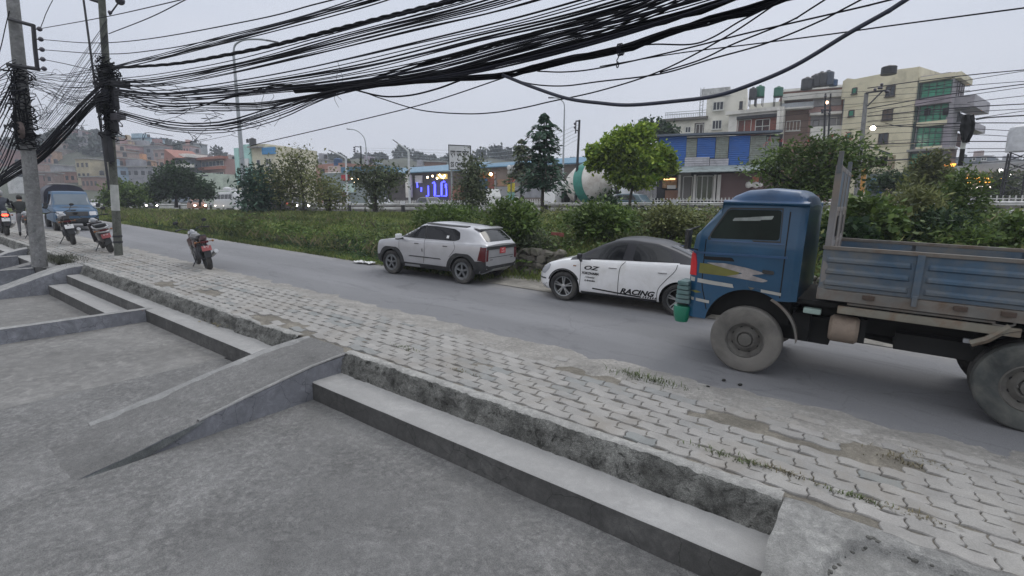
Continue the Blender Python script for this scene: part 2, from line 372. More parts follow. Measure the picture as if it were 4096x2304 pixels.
# ------------------------------------------------------------------ land sheet
xs=[-900,-600,-420,-300,-220,-160,-120,-95,-80,-70,-62]+[-56+1.0*i for i in range(0,80)]+[26,32,45,70,110,180,300,500,900]
ys=[-400,-150,-60,-25,-10,0,1.5,3.3,4.04,4.2,5.9,6.2,8,10.15,10.3,10.6]+[11+.5*i for i in range(22)]+[23,25,27,29,30.2,33,40,50,60,80,110,150,200,300,500,900]
def land(x,y):
    if y<=4.05: return road_z(x)-.85
    if y<10.2: return road_z(x)-.10
    z=ground_z(x,y)-.03
    if 10.6<y<24: z+=.10*nz(x,y,3,.5)+.05*nz(x,y,9,1.7)
    if 14<y<22: z+=.10
    return z
mb=MB(); nx,ny=len(xs),len(ys)
mb.add([(x,y,land(x,y)) for x in xs for y in ys],[(i*ny+j,(i+1)*ny+j,(i+1)*ny+j+1,i*ny+j+1) for i in range(nx-1) for j in range(ny-1)])
struct(mb.build('ground',M_land,smooth='all'))
def sheet(name,x0,x1,y0,y1,h,mt,dx=1.,amp=0.,ny=8,zf=None):
    mb=MB(); n=max(1,int((x1-x0)/dx))
    def fn(u,v):
        x=x0+(x1-x0)*u; y=y0+(y1-y0)*v; z=(road_z(x)+h) if zf is None else zf(x,y)
        return (x,y,z+amp*nz(x,y,1,.8))
    mb.grid(fn,n,ny); return mb.build(name,mt,smooth='all')
struct(sheet('road',-160,26,5.97,10.22,0,M_road,2.,.0))
struct(sheet('road_shoulder',-14,10,10.15,11.75,.0,M_dirt,.5,.02,zf=lambda x,y:road_z(x)+.012+.03*smooth((y-10.2)/1.2)))
struct(sheet('highway',-400,220,30.35,52,0,M_road,10,0,zf=lambda x,y:HZ+.03))
struct(sheet('highway_verge',-160,120,28.4,30.3,0,concrete_mat('verge_concrete',(.30,.295,.28),.3,.3,bump=.5),4,0,zf=lambda x,y:HZ+.02))
struct(sheet('pavement_bed',-60,8,4.13,6.0,.02,M_dirt,.5,.01))
# ------------------------------------------------------------------ pavers laid one by one, in one surface
mb=MB(); pr=random.Random(3)
LEN,WD=.31,.157; rows=12; y0=4.10
def pav(x0,yb,h,tx,ty,L0):
    g=.0045; n=7; bot=[];top=[]
    wv=lambda t:.016*math.sin(2*PI*t+.4)
    for i in range(n+1):
        t=i/n; x=x0+g+(L0-2*g)*t; bot.append((x,yb+g+.002+wv(t)))
    for i in range(n+1):
        t=1-i/n; x=x0+g+(L0-2*g)*t; top.append((x,yb+WD-g-.002+wv(t)))
    side=[(x0+L0-g+.014*math.sin(2*PI*j/4+.5),yb+g+(WD-2*g)*j/4+wv(1)) for j in (1,2,3)]
    side2=[(x0+g+.014*math.sin(2*PI*j/4+.5),yb+g+(WD-2*g)*j/4+wv(0)) for j in (3,2,1)]
    poly=bot+side+top+side2; cx=sum(p[0] for p in poly)/len(poly); cy=sum(p[1] for p in poly)/len(poly); n=len(poly)
    vs=[]
    for k,(ins,dz) in enumerate(((0,-.05),(0,-.009),(.006,0))):
        for (x,y) in poly:
            d=Vector((cx-x,cy-y)); d.normalize()
            X=x+d.x*ins; Y=y+d.y*ins
            vs.append(st(X,Y,h+dz+tx*(X-cx)+ty*(Y-cy)))
    fs=[(k*n+i,k*n+(i+1)%n,(k+1)*n+(i+1)%n,(k+1)*n+i) for k in (0,1) for i in range(n)]+[tuple(range(2*n,3*n))]
    mb.add(vs,fs)
gone=[(-2.9,5.8,.35),(-1.05,5.35,.22),(-.1,5.5,.3),(-8.3,4.3,.35),(-7.7,4.25,.3),(-13.2,4.5,.25),(-11.6,4.7,.2)]
for r in range(rows):
    yb=y0+r*WD; x=-46+(.155 if r%2 else 0)
    while x<7.5:
        cx=x+LEN/2; cy=yb+WD/2
        if -7.1<cx<-5.85 and cy<4.25: x+=LEN; continue
        if cx>-.55 and cx<.1 and cy<4.2: x+=LEN; continue
        if any(math.hypot((cx-a)*.6,cy-b_)<c for a,b_,c in gone) and pr.random()<.8: x+=LEN; continue
        h=.055+.018*nz(cx,cy,5,.8)+pr.uniform(-.004,.004)-(.006 if pr.random()<.06 else 0)
        h+=.006*math.sin(r*2.4+cx*.3)
        if r>rows-2 and pr.random()<.15: x+=LEN; continue
        pav(x,yb+.007*nz(cx,2,r,.5),h,pr.uniform(-.025,.025),pr.uniform(-.05,.05),LEN); x+=LEN
struct(mb.build('pavement',M_paver))
# joint sand
def bedz(x,y): return st(x,y,.040+.016*nz(x,y,5,.8)+.008*nz(x,y,4,3)).z
MJ=concrete_mat('joint_sand',(.17,.155,.13),.4,.3,bump=.5,sc=3)
struct(sheet('joint_sand',-46,7.5,4.115,5.99,0,MJ,.12,0,24,zf=bedz))
M_dust=concrete_mat('drifted_dust',(.262,.25,.232),.22,.25,bump=.6,sc=2.5)
struct(sheet('road_dust',-46,8,5.45,6.75,0,M_dust,.09,0,30,zf=lambda x,y:st(x,y,interp([(5.45,.018),(5.8,.050),(6.0,.056),(6.12,.030),(6.4,.004),(6.75,-.022)],y)+.017*nz(x,y,1,1.7)+.010*nz(x,y,5,5)+.005*nz(x,y,8,17)).z))
# ------------------------------------------------------------------ raised broken edge of the pavement
def curb(x0,x1,name,label,holes=(),tag_=True):
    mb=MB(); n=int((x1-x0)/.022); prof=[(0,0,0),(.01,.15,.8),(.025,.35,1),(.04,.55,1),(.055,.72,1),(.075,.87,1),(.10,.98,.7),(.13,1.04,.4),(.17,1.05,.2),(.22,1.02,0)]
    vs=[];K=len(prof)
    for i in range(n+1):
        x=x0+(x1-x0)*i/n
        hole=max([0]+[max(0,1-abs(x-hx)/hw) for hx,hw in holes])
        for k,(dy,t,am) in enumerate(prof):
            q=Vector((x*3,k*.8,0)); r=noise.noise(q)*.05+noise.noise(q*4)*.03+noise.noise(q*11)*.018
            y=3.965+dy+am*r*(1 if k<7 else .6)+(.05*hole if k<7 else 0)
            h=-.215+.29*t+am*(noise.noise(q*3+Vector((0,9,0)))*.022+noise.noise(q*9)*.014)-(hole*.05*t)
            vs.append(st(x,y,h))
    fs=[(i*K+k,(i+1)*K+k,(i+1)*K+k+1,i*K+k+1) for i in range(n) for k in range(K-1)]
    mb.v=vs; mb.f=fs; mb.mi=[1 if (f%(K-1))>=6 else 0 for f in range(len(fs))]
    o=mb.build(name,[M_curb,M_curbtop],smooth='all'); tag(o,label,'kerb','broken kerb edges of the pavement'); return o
curb(-5.9,-.42,'pavement_kerb','long dark lichen-patched broken kerb above the foreground step, ending at the eroded ramp')
curb(-17.85,-7.12,'pavement_kerb','crumbled brown kerb with a dark hole, beside the middle and striped step bays',holes=((-9.2,.5),(-8.3,.7)))
curb(-45,-20.3,'pavement_kerb','distant weathered kerb running left behind the thick concrete pole')
# ------------------------------------------------------------------ steps
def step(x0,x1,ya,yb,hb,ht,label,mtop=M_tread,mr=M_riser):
    root=thing('concrete_step',label,'step',st((x0+x1)/2,(ya+yb)/2,ht),group='cement steps along the pavement'); o=root.location
    mb=MB(); n=max(2,int((x1-x0)/.25))
    def ed(x): return .004*nz(x,0,2,4)
    prof=lambda x:[(ya+.004+ed(x),ht-.012),(ya+.02+ed(x),ht+.001),(yb,ht+.004)]
    vs=[];K=3
    for i in range(n+1):
        x=x0+(x1-x0)*i/n
        vs+=[st(x,y,h+.002*nz(x,y,3,6))-o for y,h in prof(x)]
    mb.add(vs,[(i*K+k,(i+1)*K+k,(i+1)*K+k+1,i*K+k+1) for i in range(n) for k in range(K-1)]); mb.build('tread',mtop,root,smooth='all')
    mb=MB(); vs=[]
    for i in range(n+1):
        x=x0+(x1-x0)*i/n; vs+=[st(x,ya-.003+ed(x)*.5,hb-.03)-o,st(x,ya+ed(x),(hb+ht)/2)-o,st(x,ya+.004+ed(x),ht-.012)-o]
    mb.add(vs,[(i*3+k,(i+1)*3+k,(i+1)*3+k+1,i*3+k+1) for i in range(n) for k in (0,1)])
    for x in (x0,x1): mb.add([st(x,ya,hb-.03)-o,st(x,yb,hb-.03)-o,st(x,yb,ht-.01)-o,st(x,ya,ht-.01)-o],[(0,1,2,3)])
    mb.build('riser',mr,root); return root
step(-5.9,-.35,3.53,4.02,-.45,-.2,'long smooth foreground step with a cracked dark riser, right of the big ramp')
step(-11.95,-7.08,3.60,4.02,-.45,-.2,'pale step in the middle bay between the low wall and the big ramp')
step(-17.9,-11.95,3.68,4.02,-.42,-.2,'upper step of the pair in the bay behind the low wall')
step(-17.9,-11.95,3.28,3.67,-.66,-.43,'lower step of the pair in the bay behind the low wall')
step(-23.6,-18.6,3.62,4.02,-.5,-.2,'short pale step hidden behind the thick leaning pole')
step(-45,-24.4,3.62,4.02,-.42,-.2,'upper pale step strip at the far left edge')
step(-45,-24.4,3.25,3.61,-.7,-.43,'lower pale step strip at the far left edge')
# ------------------------------------------------------------------ patio floors
def floor(x0,x1,y0,y1,h,mt,amp=.006,d=.12):
    mb=MB(); nx=max(2,int((x1-x0)/d)); ny=max(2,int((y1-y0)/d))
    mb.grid(lambda u,v:(lambda x,y:st(x,y,h+amp*nz(x,y,2,1.3)+amp*.4*nz(x,y,6,5)))(x0+(x1-x0)*u,y0+(y1-y0)*v),nx,ny)
    return struct(mb.build('patio_floor',mt,smooth='all'))
floor(-8.5,6,-5,3.56,-.45,M_patio,.010,.1)
floor(-11.96,-8.5,-5,3.66,-.45,M_patio2,.006,.15)
floor(-20.,-11.9,-5,3.4,-.68,M_patio2,.006,.2)
floor(-46,-20.,-8,3.5,-.72,M_patio2,.006,.6)
# ------------------------------------------------------------------ the big ramp
def rampobj(x0,x1,prof,hb,label,side=M_plaster,top=M_ramp,lip=None,flare=0.,name='concrete_ramp',wob=.02,cat='ramp'):
    root=thing(name,label,cat,st((x0+x1)/2,prof[0][0],prof[0][1])); o=root.location
    yA,yB=prof[0][0],prof[-1][0]; ny=60; nx=14
    def hh(y): return interp([(p[0],p[1]) for p in prof],y)
    mb=MB()
    def fn(u,v):
        y=yA+(yB-yA)*u; wl=flare*smooth(u); xl=x0-wl; x=xl+(x1-xl)*v
        e=.012*nz(y,v,8,2.5); 
        if v==0 or v==1: x+=e
        return st(x,y,hh(y)+.012*nz(x*3,y*3,1)+(-.01 if v in(0,1) else 0))-o
    mb.grid(fn,ny,nx); mb.build('ramp_surface',top,root,smooth='all')
    for sgn,nm in ((1,'side_wall'),(-1,'side_wall')):
        mb=MB(); 
        def fs_(u,v):
            y=yA+(yB-yA)*u; e=.012*nz(y,(1 if sgn>0 else 0),8,2.5); x=(x1+e) if sgn>0 else (x0-flare*smooth(u)+e); h=hh(y)-.01+.012*nz((x-e)*3,y*3,1)
            hb_=hb-.04; return st(x+.004*nz(y,v,3,4),y,hb_+(max(h,hb_+.001)-hb_)*v)-o
        mb.grid(fs_,ny,4); mb.build(nm,side,root,smooth='all')
    return root,o,hh
rt_,o_,hh_=rampobj(-7.05,-5.9,[(1.0,-.46),(1.35,-.40),(1.9,-.30),(2.5,-.185),(3.1,-.07),(3.55,.005),(3.9,.04),(4.22,.052)],-.46,
  'wide rough cement ramp rising from the patio to the pavement in the foreground')
mb=MB()   # light mortar lips along both edges
for xe,ya,yb,wd in ((-5.9,2.15,4.15,.05),(-7.05,1.45,4.2,.12)):
    n=60; vs=[]
    for i in range(n+1):
        y=ya+(yb-ya)*i/n; s_=-1 if xe>-6.5 else 1; e=.012*nz(y,1 if xe>-6.5 else 0,8,2.5); ww=wd*(1+.55*nz(y,xe,1,3)+.3*nz(y,xe,2,9))
        x=xe+e; h=hh_(y)+.017
        vs+=[st(x-s_*.004,y,h-.02)-o_,st(x,y,h)-o_,st(x+s_*ww*.6,y,h)-o_,st(x+s_*ww,y,h-.022)-o_]
    mb.add(vs,[(i*4+k,i*4+k+1,(i+1)*4+k+1,(i+1)*4+k) for i in range(n) for k in (0,1,2)])
mb.build('mortar_lip',M_lightcem,rt_,smooth='all')
# mortar patch left of the ramp where the middle floor meets it
mb=MB(); n=50; vs=[]
for i in range(n+1):
    y=1.45+2.1*i/n; w1=.04+.16*max(0,nz(y,3,1,1.6)+.1)+.05*abs(nz(y,3,1,7))
    vs+=[st(-7.0,y,min(hh_(y),-.43)),st(-7.06,y,-.436),st(-7.08-w1,y,-.452)]
mb.add(vs,[(i*3+k,i*3+k+1,(i+1)*3+k+1,(i+1)*3+k) for i in range(n) for k in (0,1)])
tag(mb.build('mortar_patch',M_lightcem,smooth='all'),'ragged light mortar smear on the floor along the left edge of the big ramp','mortar')
# ragged dark footing wedge in front of the ramp's lower side
mb=MB(); vs=[]; n=40
for i in range(n+1):
    y=1.0+1.2*i/n; tp_=hh_(y)-.012; lo=-.452+(max(0,y-1.62)/.58)**.8*(tp_+.452) if y>1.62 else -.452
    vs+=[st(-5.893,y,tp_),st(-5.878+.006*nz(y,0,0,9),y,min(lo,tp_))]
mb.add(vs,[(i*2,i*2+1,i*2+3,i*2+2) for i in range(n)])
tag(mb.build('ramp_footing',concrete_mat('dark_cement',(.085,.09,.09),.3,.3,bump=.4)),'dark sloping cement footing under the lower right edge of the big ramp','footing')
rampobj(-18.55,-17.95,[(1.6,-.69),(2.2,-.52),(3.0,-.25),(3.7,-.02),(4.2,.05)],-.7,'narrow smooth cement ramp at the left, in front of the thick pole',top=M_lightcem,flare=.3)
rampobj(-24.4,-23.9,[(1.6,-.72),(2.6,-.5),(3.5,-.1),(4.2,.05)],-.75,'small pale ramp beyond the thick leaning pole at the left edge',top=M_lightcem)
rampobj(-21.6,-21.1,[(1.4,-.72),(2.2,-.55),(3.0,-.35),(3.6,-.2)],-.75,'short sloping cement slab beside the thick pole foot',top=M_ramp)
# low dividing walls
def lowwall(x0,x1,ya,yb,hb,ht,label,hfun=None):
    root=thing('low_wall',label,'wall',st((x0+x1)/2,yb,hb),group='low cement walls dividing the step bays'); o=root.location
    n=40; mb=MB(); f=hfun or (lambda y:ht)
    def face(x,v,y): return st(x+.004*nz(y,v,3,3),y,hb-.03+(f(y)-hb+.03)*v)-o
    for x in (x0,x1): mb.grid(lambda u,v:face(x,v,ya+(yb-ya)*u),n,4)
    mb.add([face(x0,0,yb),face(x1,0,yb),face(x1,1,yb),face(x0,1,yb)],[(0,1,2,3)])
    mb.build('wall_face',M_plaster,root,smooth='all')
    mb=MB(); mb.grid(lambda u,v:st(x0-.006+(x1-x0+.012)*v,ya+(yb-ya)*u,f(ya+(yb-ya)*u)+.003+.004*nz(ya+(yb-ya)*u,v,1,5))-o,n,3); mb.build('wall_top',M_lightcem,root,smooth='all')
lowwall(-12.12,-11.95,-4,3.72,-.7,-.195,'low cement wall with a pale top dividing the middle bay from the striped steps')
lowwall(-20.15,-19.9,-4,3.4,-.72,-.2,'low cement wall ending at the foot of the thick leaning pole')
lowwall(-23.3,-23.1,-4,3.6,-.72,-.16,'thin cement wall at the far left beyond the debris pit')
# eroded ramp at the lower right
root=thing('concrete_ramp','pale eroded cement ramp with a raised rim at the bottom right corner','ramp',st(.3,3.5,0)); o=root.location
def e3(x,y):
    t=smooth((4.12-y)/2.6); base=.055-.42*t**1.2
    xl=interp([(3.2,-.13),(3.55,-.10),(3.70,-.06),(3.89,.02),(4.0,.14)],y)+.03*nz(x,y,4,6)+.012*nz(x,y,4,19)
    yt=3.99+.03*nz(x,y,2,4)+.015*nz(x,y,2,15)
    sink=smooth((x-xl)/.035)*smooth((yt-y)/.04)
    return base+.02*math.exp(-((x+.28)/.12)**2)-.07*sink+.010*nz(x,y,1,3)+.006*nz(x,y,1,14)+.004*nz(x,y,1,40)*sink
mb=MB(); mb.grid(lambda u,v:(lambda x,y:st(x,y,e3(x,y))-o)(-.42+.02*nz(v*9,0,1)+3.2*u**1.5,1.4+2.74*v**.75),150,150); mb.build('ramp_surface',concrete_mat('eroded_cement',(.255,.252,.242),.25,.25,bump=.9,sc=2.5,b2s=6),root,smooth='all')
mb=MB(); mb.grid(lambda u,v:(lambda y,x:st(x,y,-.5+(e3(x,y)+.5)*v)-o)(1.4+2.74*u**.75,-.42+.02*nz(u*9,0,1)),150,4); mb.build('side_wall',M_lightcem,root,smooth='all')
mb=MB(); q=random.Random(14)
for i in range(70):
    y=q.uniform(3.45,4.0) if i<30 else 4.0; x=interp([(3.2,-.13),(3.55,-.10),(3.70,-.06),(3.89,.02),(4.0,.14)],y)+.02 if i<30 else .12+ (i-30)*.03
    r_=q.uniform(.008,.022)*(1.6 if abs(x-.16)<.08 else 1); mb.add(*_ell(tuple(st(x+q.gauss(0,.012),y+q.gauss(0,.015)-.01,e3(x+.03,y-.03)+.004)-o),r_,6,(1.3,.9,.8)))
mb.build('broken_edge',mat('dark_rubble',(.12,.118,.108),.95,var=.4,scale=20,island=.4),root)
# loose things on the ground
for i,(px,py) in enumerate(((2832,1550),(2895,1525),(2848,1573),(2960,1543),(2977,1618))):
    mb=MB(); r=.022+.006*(i%2); mb.add(*_ell((0,0,r*.6),r,8,(1.2,.8,.6))); o=mb.build('road_stone',mat('black_stone',(.02,.02,.018),.8),smooth='all',loc=P(px,py,0)); o.rotation_euler.z=i*1.3
    tag(o,'small black stone lying on the dusty road edge below the truck','stone','black stones on the road edge')
def tuft(px,py,label,n=90,L_=.07,sx=.3,sy=.06,mt=None,h=.05):
    c=P(px,py,h); mb=MB(); q=random.Random(px)
    for i in range(n):
        x=c.x+q.gauss(0,sx/2); y=c.y+q.gauss(0,sy/2); z=st(x,y,h-.01).z; a=q.uniform(0,2*PI); l=L_*q.uniform(.4,1.2); b_=q.uniform(.3,1.3)*l
        d=Vector((math.cos(a),math.sin(a),0)); s_=Vector((-d.y,d.x,0))*.004
        p0=Vector((x,y,z)); p1=p0+d*b_*.4+Vector((0,0,l*.6)); p2=p0+d*b_+Vector((0,0,l*.75))
        mb.add([p0-s_,p0+s_,p1+s_,p1-s_,p2],[(0,1,2,3),(3,2,4)])
    tag(mb.build('weed_tuft',mt or M_grassA),label,'weeds',group='weed tufts in the paving joints',kind='stuff')
M_grassA=mat('grass_blades',(.10,.13,.045),.7,var=.35,scale=9,island=.45)
M_grassD=mat('dry_weeds',(.19,.165,.10),.8,var=.3,scale=9,island=.4)
tuft(2590,1520,'green weed tuft at the road edge of the paving, under the truck cab',260,.09,.5,.12)
tuft(2930,1835,'thin green weeds in a joint of the right-hand paving, left of the others',130,.07,.35,.05,M_grassA)
tuft(3110,1885,'brown dry weeds in a paving joint beside the green ones',110,.06,.3,.05,M_grassD)
tuft(3660,1850,'matted dry weeds in the broken paving hole at right',260,.06,.3,.18,M_grassD,.03)
tuft(3420,1990,'weeds in the paving joint above the eroded ramp, left end',110,.05,.25,.04,M_grassA)
tuft(3610,2050,'weeds in the paving joint above the eroded ramp, right end',140,.05,.3,.05,M_grassD)
tuft(1620,1395,'small green weed in the paving near the top of the big ramp',70,.06,.25,.05,M_grassA)
tuft(1850,1490,'faint weeds in a paving joint above the long kerb',70,.05,.3,.05,M_grassD)
tuft(260,1042,'dark clump of dead weeds between the thick pole and the narrow ramp',900,.20,1.1,.35,mat('dead_weeds',(.06,.065,.04),.9,island=.4),.0)
# litter by the far road edge
for px,py,lab in ((1440,1052,'crumpled white litter at the far road edge before the silver car'),(1478,1056,'second scrap of white litter nearer the silver car wheel')):
    mb=MB(); mb.grid(lambda u,v:(u*.42-.2,v*.3-.15,.05+.05*nz(u*5,v*5,px*.1)*1.8),7,6); tag(mb.build('litter',mat('white_litter',(.6,.6,.6),.6),loc=P(px,py,.01)),lab,'litter')
for px,py,lab in ((880,1298,'dry leaf litter fallen in the broken kerb hole'),):
    mb=MB()
    for i in range(60):
        c=Vector((rnd.gauss(0,.22),rnd.gauss(0,.07),.01+rnd.random()*.03)); a=rnd.uniform(0,6); d=Vector((math.cos(a),math.sin(a),rnd.uniform(-.3,.3)))*.03; e=Vector((-d.y,d.x,rnd.uniform(-.02,.02)))*.8
        mb.add([c-d,c-e,c+d,c+e],[(0,1,2,3)])
    tag(mb.build('leaf_litter',mat('dry_leaves',(.22,.18,.08),.8,island=.5),loc=P(px,py,-.19)),lab,'litter')
# ------------------------------------------------------------------ vehicle materials
M_tyre=mat('tyre_rubber',(.022,.022,.023),.85,var=.2,dirt=(.09,.085,.078),dscale=3,damt=.5,bump=.2)
M_tyredust=mat('dusty_tyre',(.10,.097,.09),.95,var=.25,dirt=(.17,.16,.145),dscale=2.5,damt=.9,bump=.3)
M_rimdark=mat('dark_rim',(.05,.052,.055),.4,.6,dirt=(.12,.12,.12),dscale=4,damt=.4)
M_rimsil=mat('machined_rim',(.42,.43,.44),.3,.8)
M_rimdust=mat('dusty_steel_rim',(.12,.115,.105),.9,.0,var=.3,dirt=(.07,.065,.06),dscale=5,damt=.6)
M_black=mat('black_plastic',(.02,.021,.023),.55,var=.2,dirt=(.06,.06,.058),dscale=3,damt=.3)
M_under=mat('grimy_chassis',(.012,.012,.012),.9,var=.3)
M_glass=glassm('tinted_glass',(.008,.009,.011))
M_gap=mat('panel_gap',(.008,.008,.008),.9,var=0)
M_chrome=mat('satin_metal',(.5,.5,.5),.3,.9)
M_red=mat('red_plate',(.42,.05,.055),.5); M_wht=mat('white_paint',(.75,.75,.75),.5,var=.04)
M_lamp=glassm('lamp_lens',(.35,.36,.38),.15); M_taill=glassm('tail_lens',(.09,.012,.015),.15)
def wheel(parent,x,y,r,w,style='alloy',tyre=M_tyre,rim=M_rimdark,side=1,rr=.66,label=None,spokes=5,name='wheel'):
    mb=MB(); h=w/2
    prof=[(r*rr,-h*.9),(r*(rr+.06),-h),(r*.86,-h*1.02),(r*.95,-h*.92),(r*.995,-h*.7),(r,-h*.3),(r*.99,-h*.28),(r*.99,-h*.2),(r,-h*.18),(r,h*.18),(r*.99,h*.2),(r*.99,h*.28),(r,h*.3),(r*.995,h*.7),(r*.95,h*.92),(r*.86,h*1.02),(r*(rr+.06),h),(r*rr,h*.9),(r*rr*.97,-h*.5)]
    mb.lathe(prof+[prof[0]],(0,0,0),'y',40)
    wo=mb.build(name,tyre,parent,smooth=30,loc=(x,y,r)); 
    if side<0: wo.rotation_euler.z=PI
    mb=MB(); q=r*rr
    if style=='steel':
        mb.lathe([(q,h*.85),(q*.94,h*.9),(q*.9,h*.5),(q*.72,h*.15),(q*.62,h*.35),(q*.5,h*.55),(q*.42,h*.55),(q*.36,h*.3),(q*.34,h*.75),(q*.2,h*.85),(0.001,h*.87)],(0,0,0),'y',32)
        for k in range(6):
            a=2*PI*k/6; mb.cyl((q*.43*math.cos(a),h*.5,q*.43*math.sin(a)),(q*.43*math.cos(a),h*.72,q*.43*math.sin(a)),q*.045,8)
        for k in range(8):
            a=2*PI*(k+.5)/8; mb.m=1; mb.lathe([(.001,0),(q*.08,0),(q*.08,-.004)],(q*.66*math.cos(a),h*.235,q*.66*math.sin(a)),'y',10); mb.m=0
    else:
        mb.lathe([(q,h*.8),(q*.96,h*.93),(q*.92,h*.88),(q*.9,h*.2)],(0,0,0),'y',40)
        mb.m=1; mb.lathe([(q*.9,h*.15),(q*.3,h*.1),(.001,h*.1)],(0,0,0),'y',24); mb.m=0
        mb.lathe([(q*.24,h*.3),(q*.22,h*.82),(q*.12,h*.88),(.001,h*.88)],(0,0,0),'y',20)
        for k in range(spokes):
            for dd in ((-.13,.13) if style=='split' else (0,)):
                a=2*PI*k/spokes+PI/2+dd; wq=.10 if style=='split' else .17
                ca,sa=math.cos(a),math.sin(a); t=Vector((-sa,0,ca)); 
                i0=Vector((ca*q*.15,h*.80,sa*q*.15)); 
                a2=2*PI*k/spokes+PI/2+dd*1.15; i1=Vector((math.cos(a2)*q*.94,h*.88,math.sin(a2)*q*.94))
                u=t*q*wq*.5; u2=t*q*wq*(.42 if style=='split' else .8); dn=Vector((0,-h*.35,0))
                mb.add([i0-u,i0+u,i1+u2,i1-u2,i0-u*1.2+dn,i0+u*1.2+dn,i1+u2*1.2+dn,i1-u2*1.2+dn],[(0,1,2,3),(0,4,5,1),(1,5,6,2),(3,2,6,7),(0,3,7,4)])
        if style=='disc':
            mb.lathe([(q*.93,h*.9),(q*.72,h*.80),(q*.72,h*.7)],(0,0,0),'y',30)
    mb.build('rim',[rim,M_under],wo,smooth=30); return wo
def loft(name,x0,x1,fn,mt,parent,n=72,smoothing=35):
    """fn(x)->half ring of (y,z) from bottom centre to top centre"""
    mb=MB(); rings=[]
    for i in range(n+1):
        t=i/n; x=x0+(x1-x0)*(t if False else .5-.5*math.cos(PI*t)*(1 if True else 0))
        half=fn(x); sp=[Vector((a,b,0)) for a,b in half]
        sp=[(p.x,p.y) for p in spline(sp,3)]; sp=[(max(0,a),b) for a,b in sp]
        ring=[(x,a,b) for a,b in sp]+[(x,-a,b) for a,b in sp[-2:0:-1]]
        rings.append(ring)
    K=len(rings[0]); vs=[p for r_ in rings for p in r_]
    fs=[(i*K+k,(i+1)*K+k,(i+1)*K+(k+1)%K,i*K+(k+1)%K) for i in range(n) for k in range(K)]
    fs+= [tuple(range(K)),tuple(n*K+k for k in range(K))[::-1]]
    mb.add(vs,fs); return mb.build(name,mt,parent,smooth=smoothing,fix=True)
def carbody(parent,name,spec,mt,arches,ar,ayo):
    def fn(x):
        zb=sinterp(spec['zb'],x); zs=sinterp(spec['belt'],x); zt=max(zs+.012,sinterp(spec['top'],x)); wd=sinterp(spec['w'],x); wr=sinterp(spec['wr'],x)
        g=zt-zs; k=min(1,g/.3); wr2=wd*.84*(1-k)+wr*k
        return [(0,zb),(wd*.8,zb),(wd*.95,zb+.05),(wd*.99,zb+.16),(wd,(zb+zs)/2+.03),(wd*.985,zs-.10),(wd*.955,zs-.02),(wd*.93*(1-k*.25)+wr2*k*.25*0+wd*.93*k*.25,zs+.012),(wr2+(wd*.93-wr2)*.35,zs+g*.6),(wr2,zt-g*.13),(wr2*.9,zt-.02*k),(wr2*.5,zt+.012),(0,zt+.02)]
    o=loft(name,spec['x0'],spec['x1'],fn,mt,parent)
    cut=[]
    for ax in arches:
        for s in (1,-1):
            mb=MB(); mb.tube([(ax,s*(ayo+.04)-.21,spec['wz']),(ax,s*(ayo+.04)+.21,spec['wz'])],ar,40); cut.append(mb.build('cutter',M_under,fix=True))
    me=o.data
    if len(me.materials)<2: me.materials.append(M_under)
    boolcut(o,cut)
    for p in o.data.polygons:
        q=p.center
        dd=min(math.hypot(q.x-a,q.z-spec['wz']) for a in arches)
        if (abs(dd-ar)<.02 and abs(p.normal.y)<.35 and q.z>spec['wz']-.1) or (dd<ar+.01 and abs(q.y)<ayo-.12): p.material_index=1
    return o
def arc(cx,cz,r,a0,a1,n=14,sx=1): return [(cx+r*sx*math.cos(R(a0+(a1-a0)*i/n)),cz+r*math.sin(R(a0+(a1-a0)*i/n))) for i in range(n+1)]
def innerbox(parent,x0,x1,w_,z0,z1):
    mb=MB(); mb.box(((x0+x1)/2,0,(z0+z1)/2),(x1-x0,w_,z1-z0)); mb.build('underbody',M_under,parent)
def glyphs(d,ax,text,u,v,size,mt,parent,name='lettering',flip=False,sq=1.,shear=0,off=.008,space=1.,bold=0):
    vs,fs=textmesh(text,size,0,shear,space,bold,'CENTER'); s=-1 if flip else 1
    vs=[(u+s*a*sq,v+b_) for a,b_,_ in vs]
    return d.put(name,None,ax,mt,parent,off,mesh=(vs,fs),smooth=False)
slope=lambda yaw:(0,-math.atan(G),yaw) 
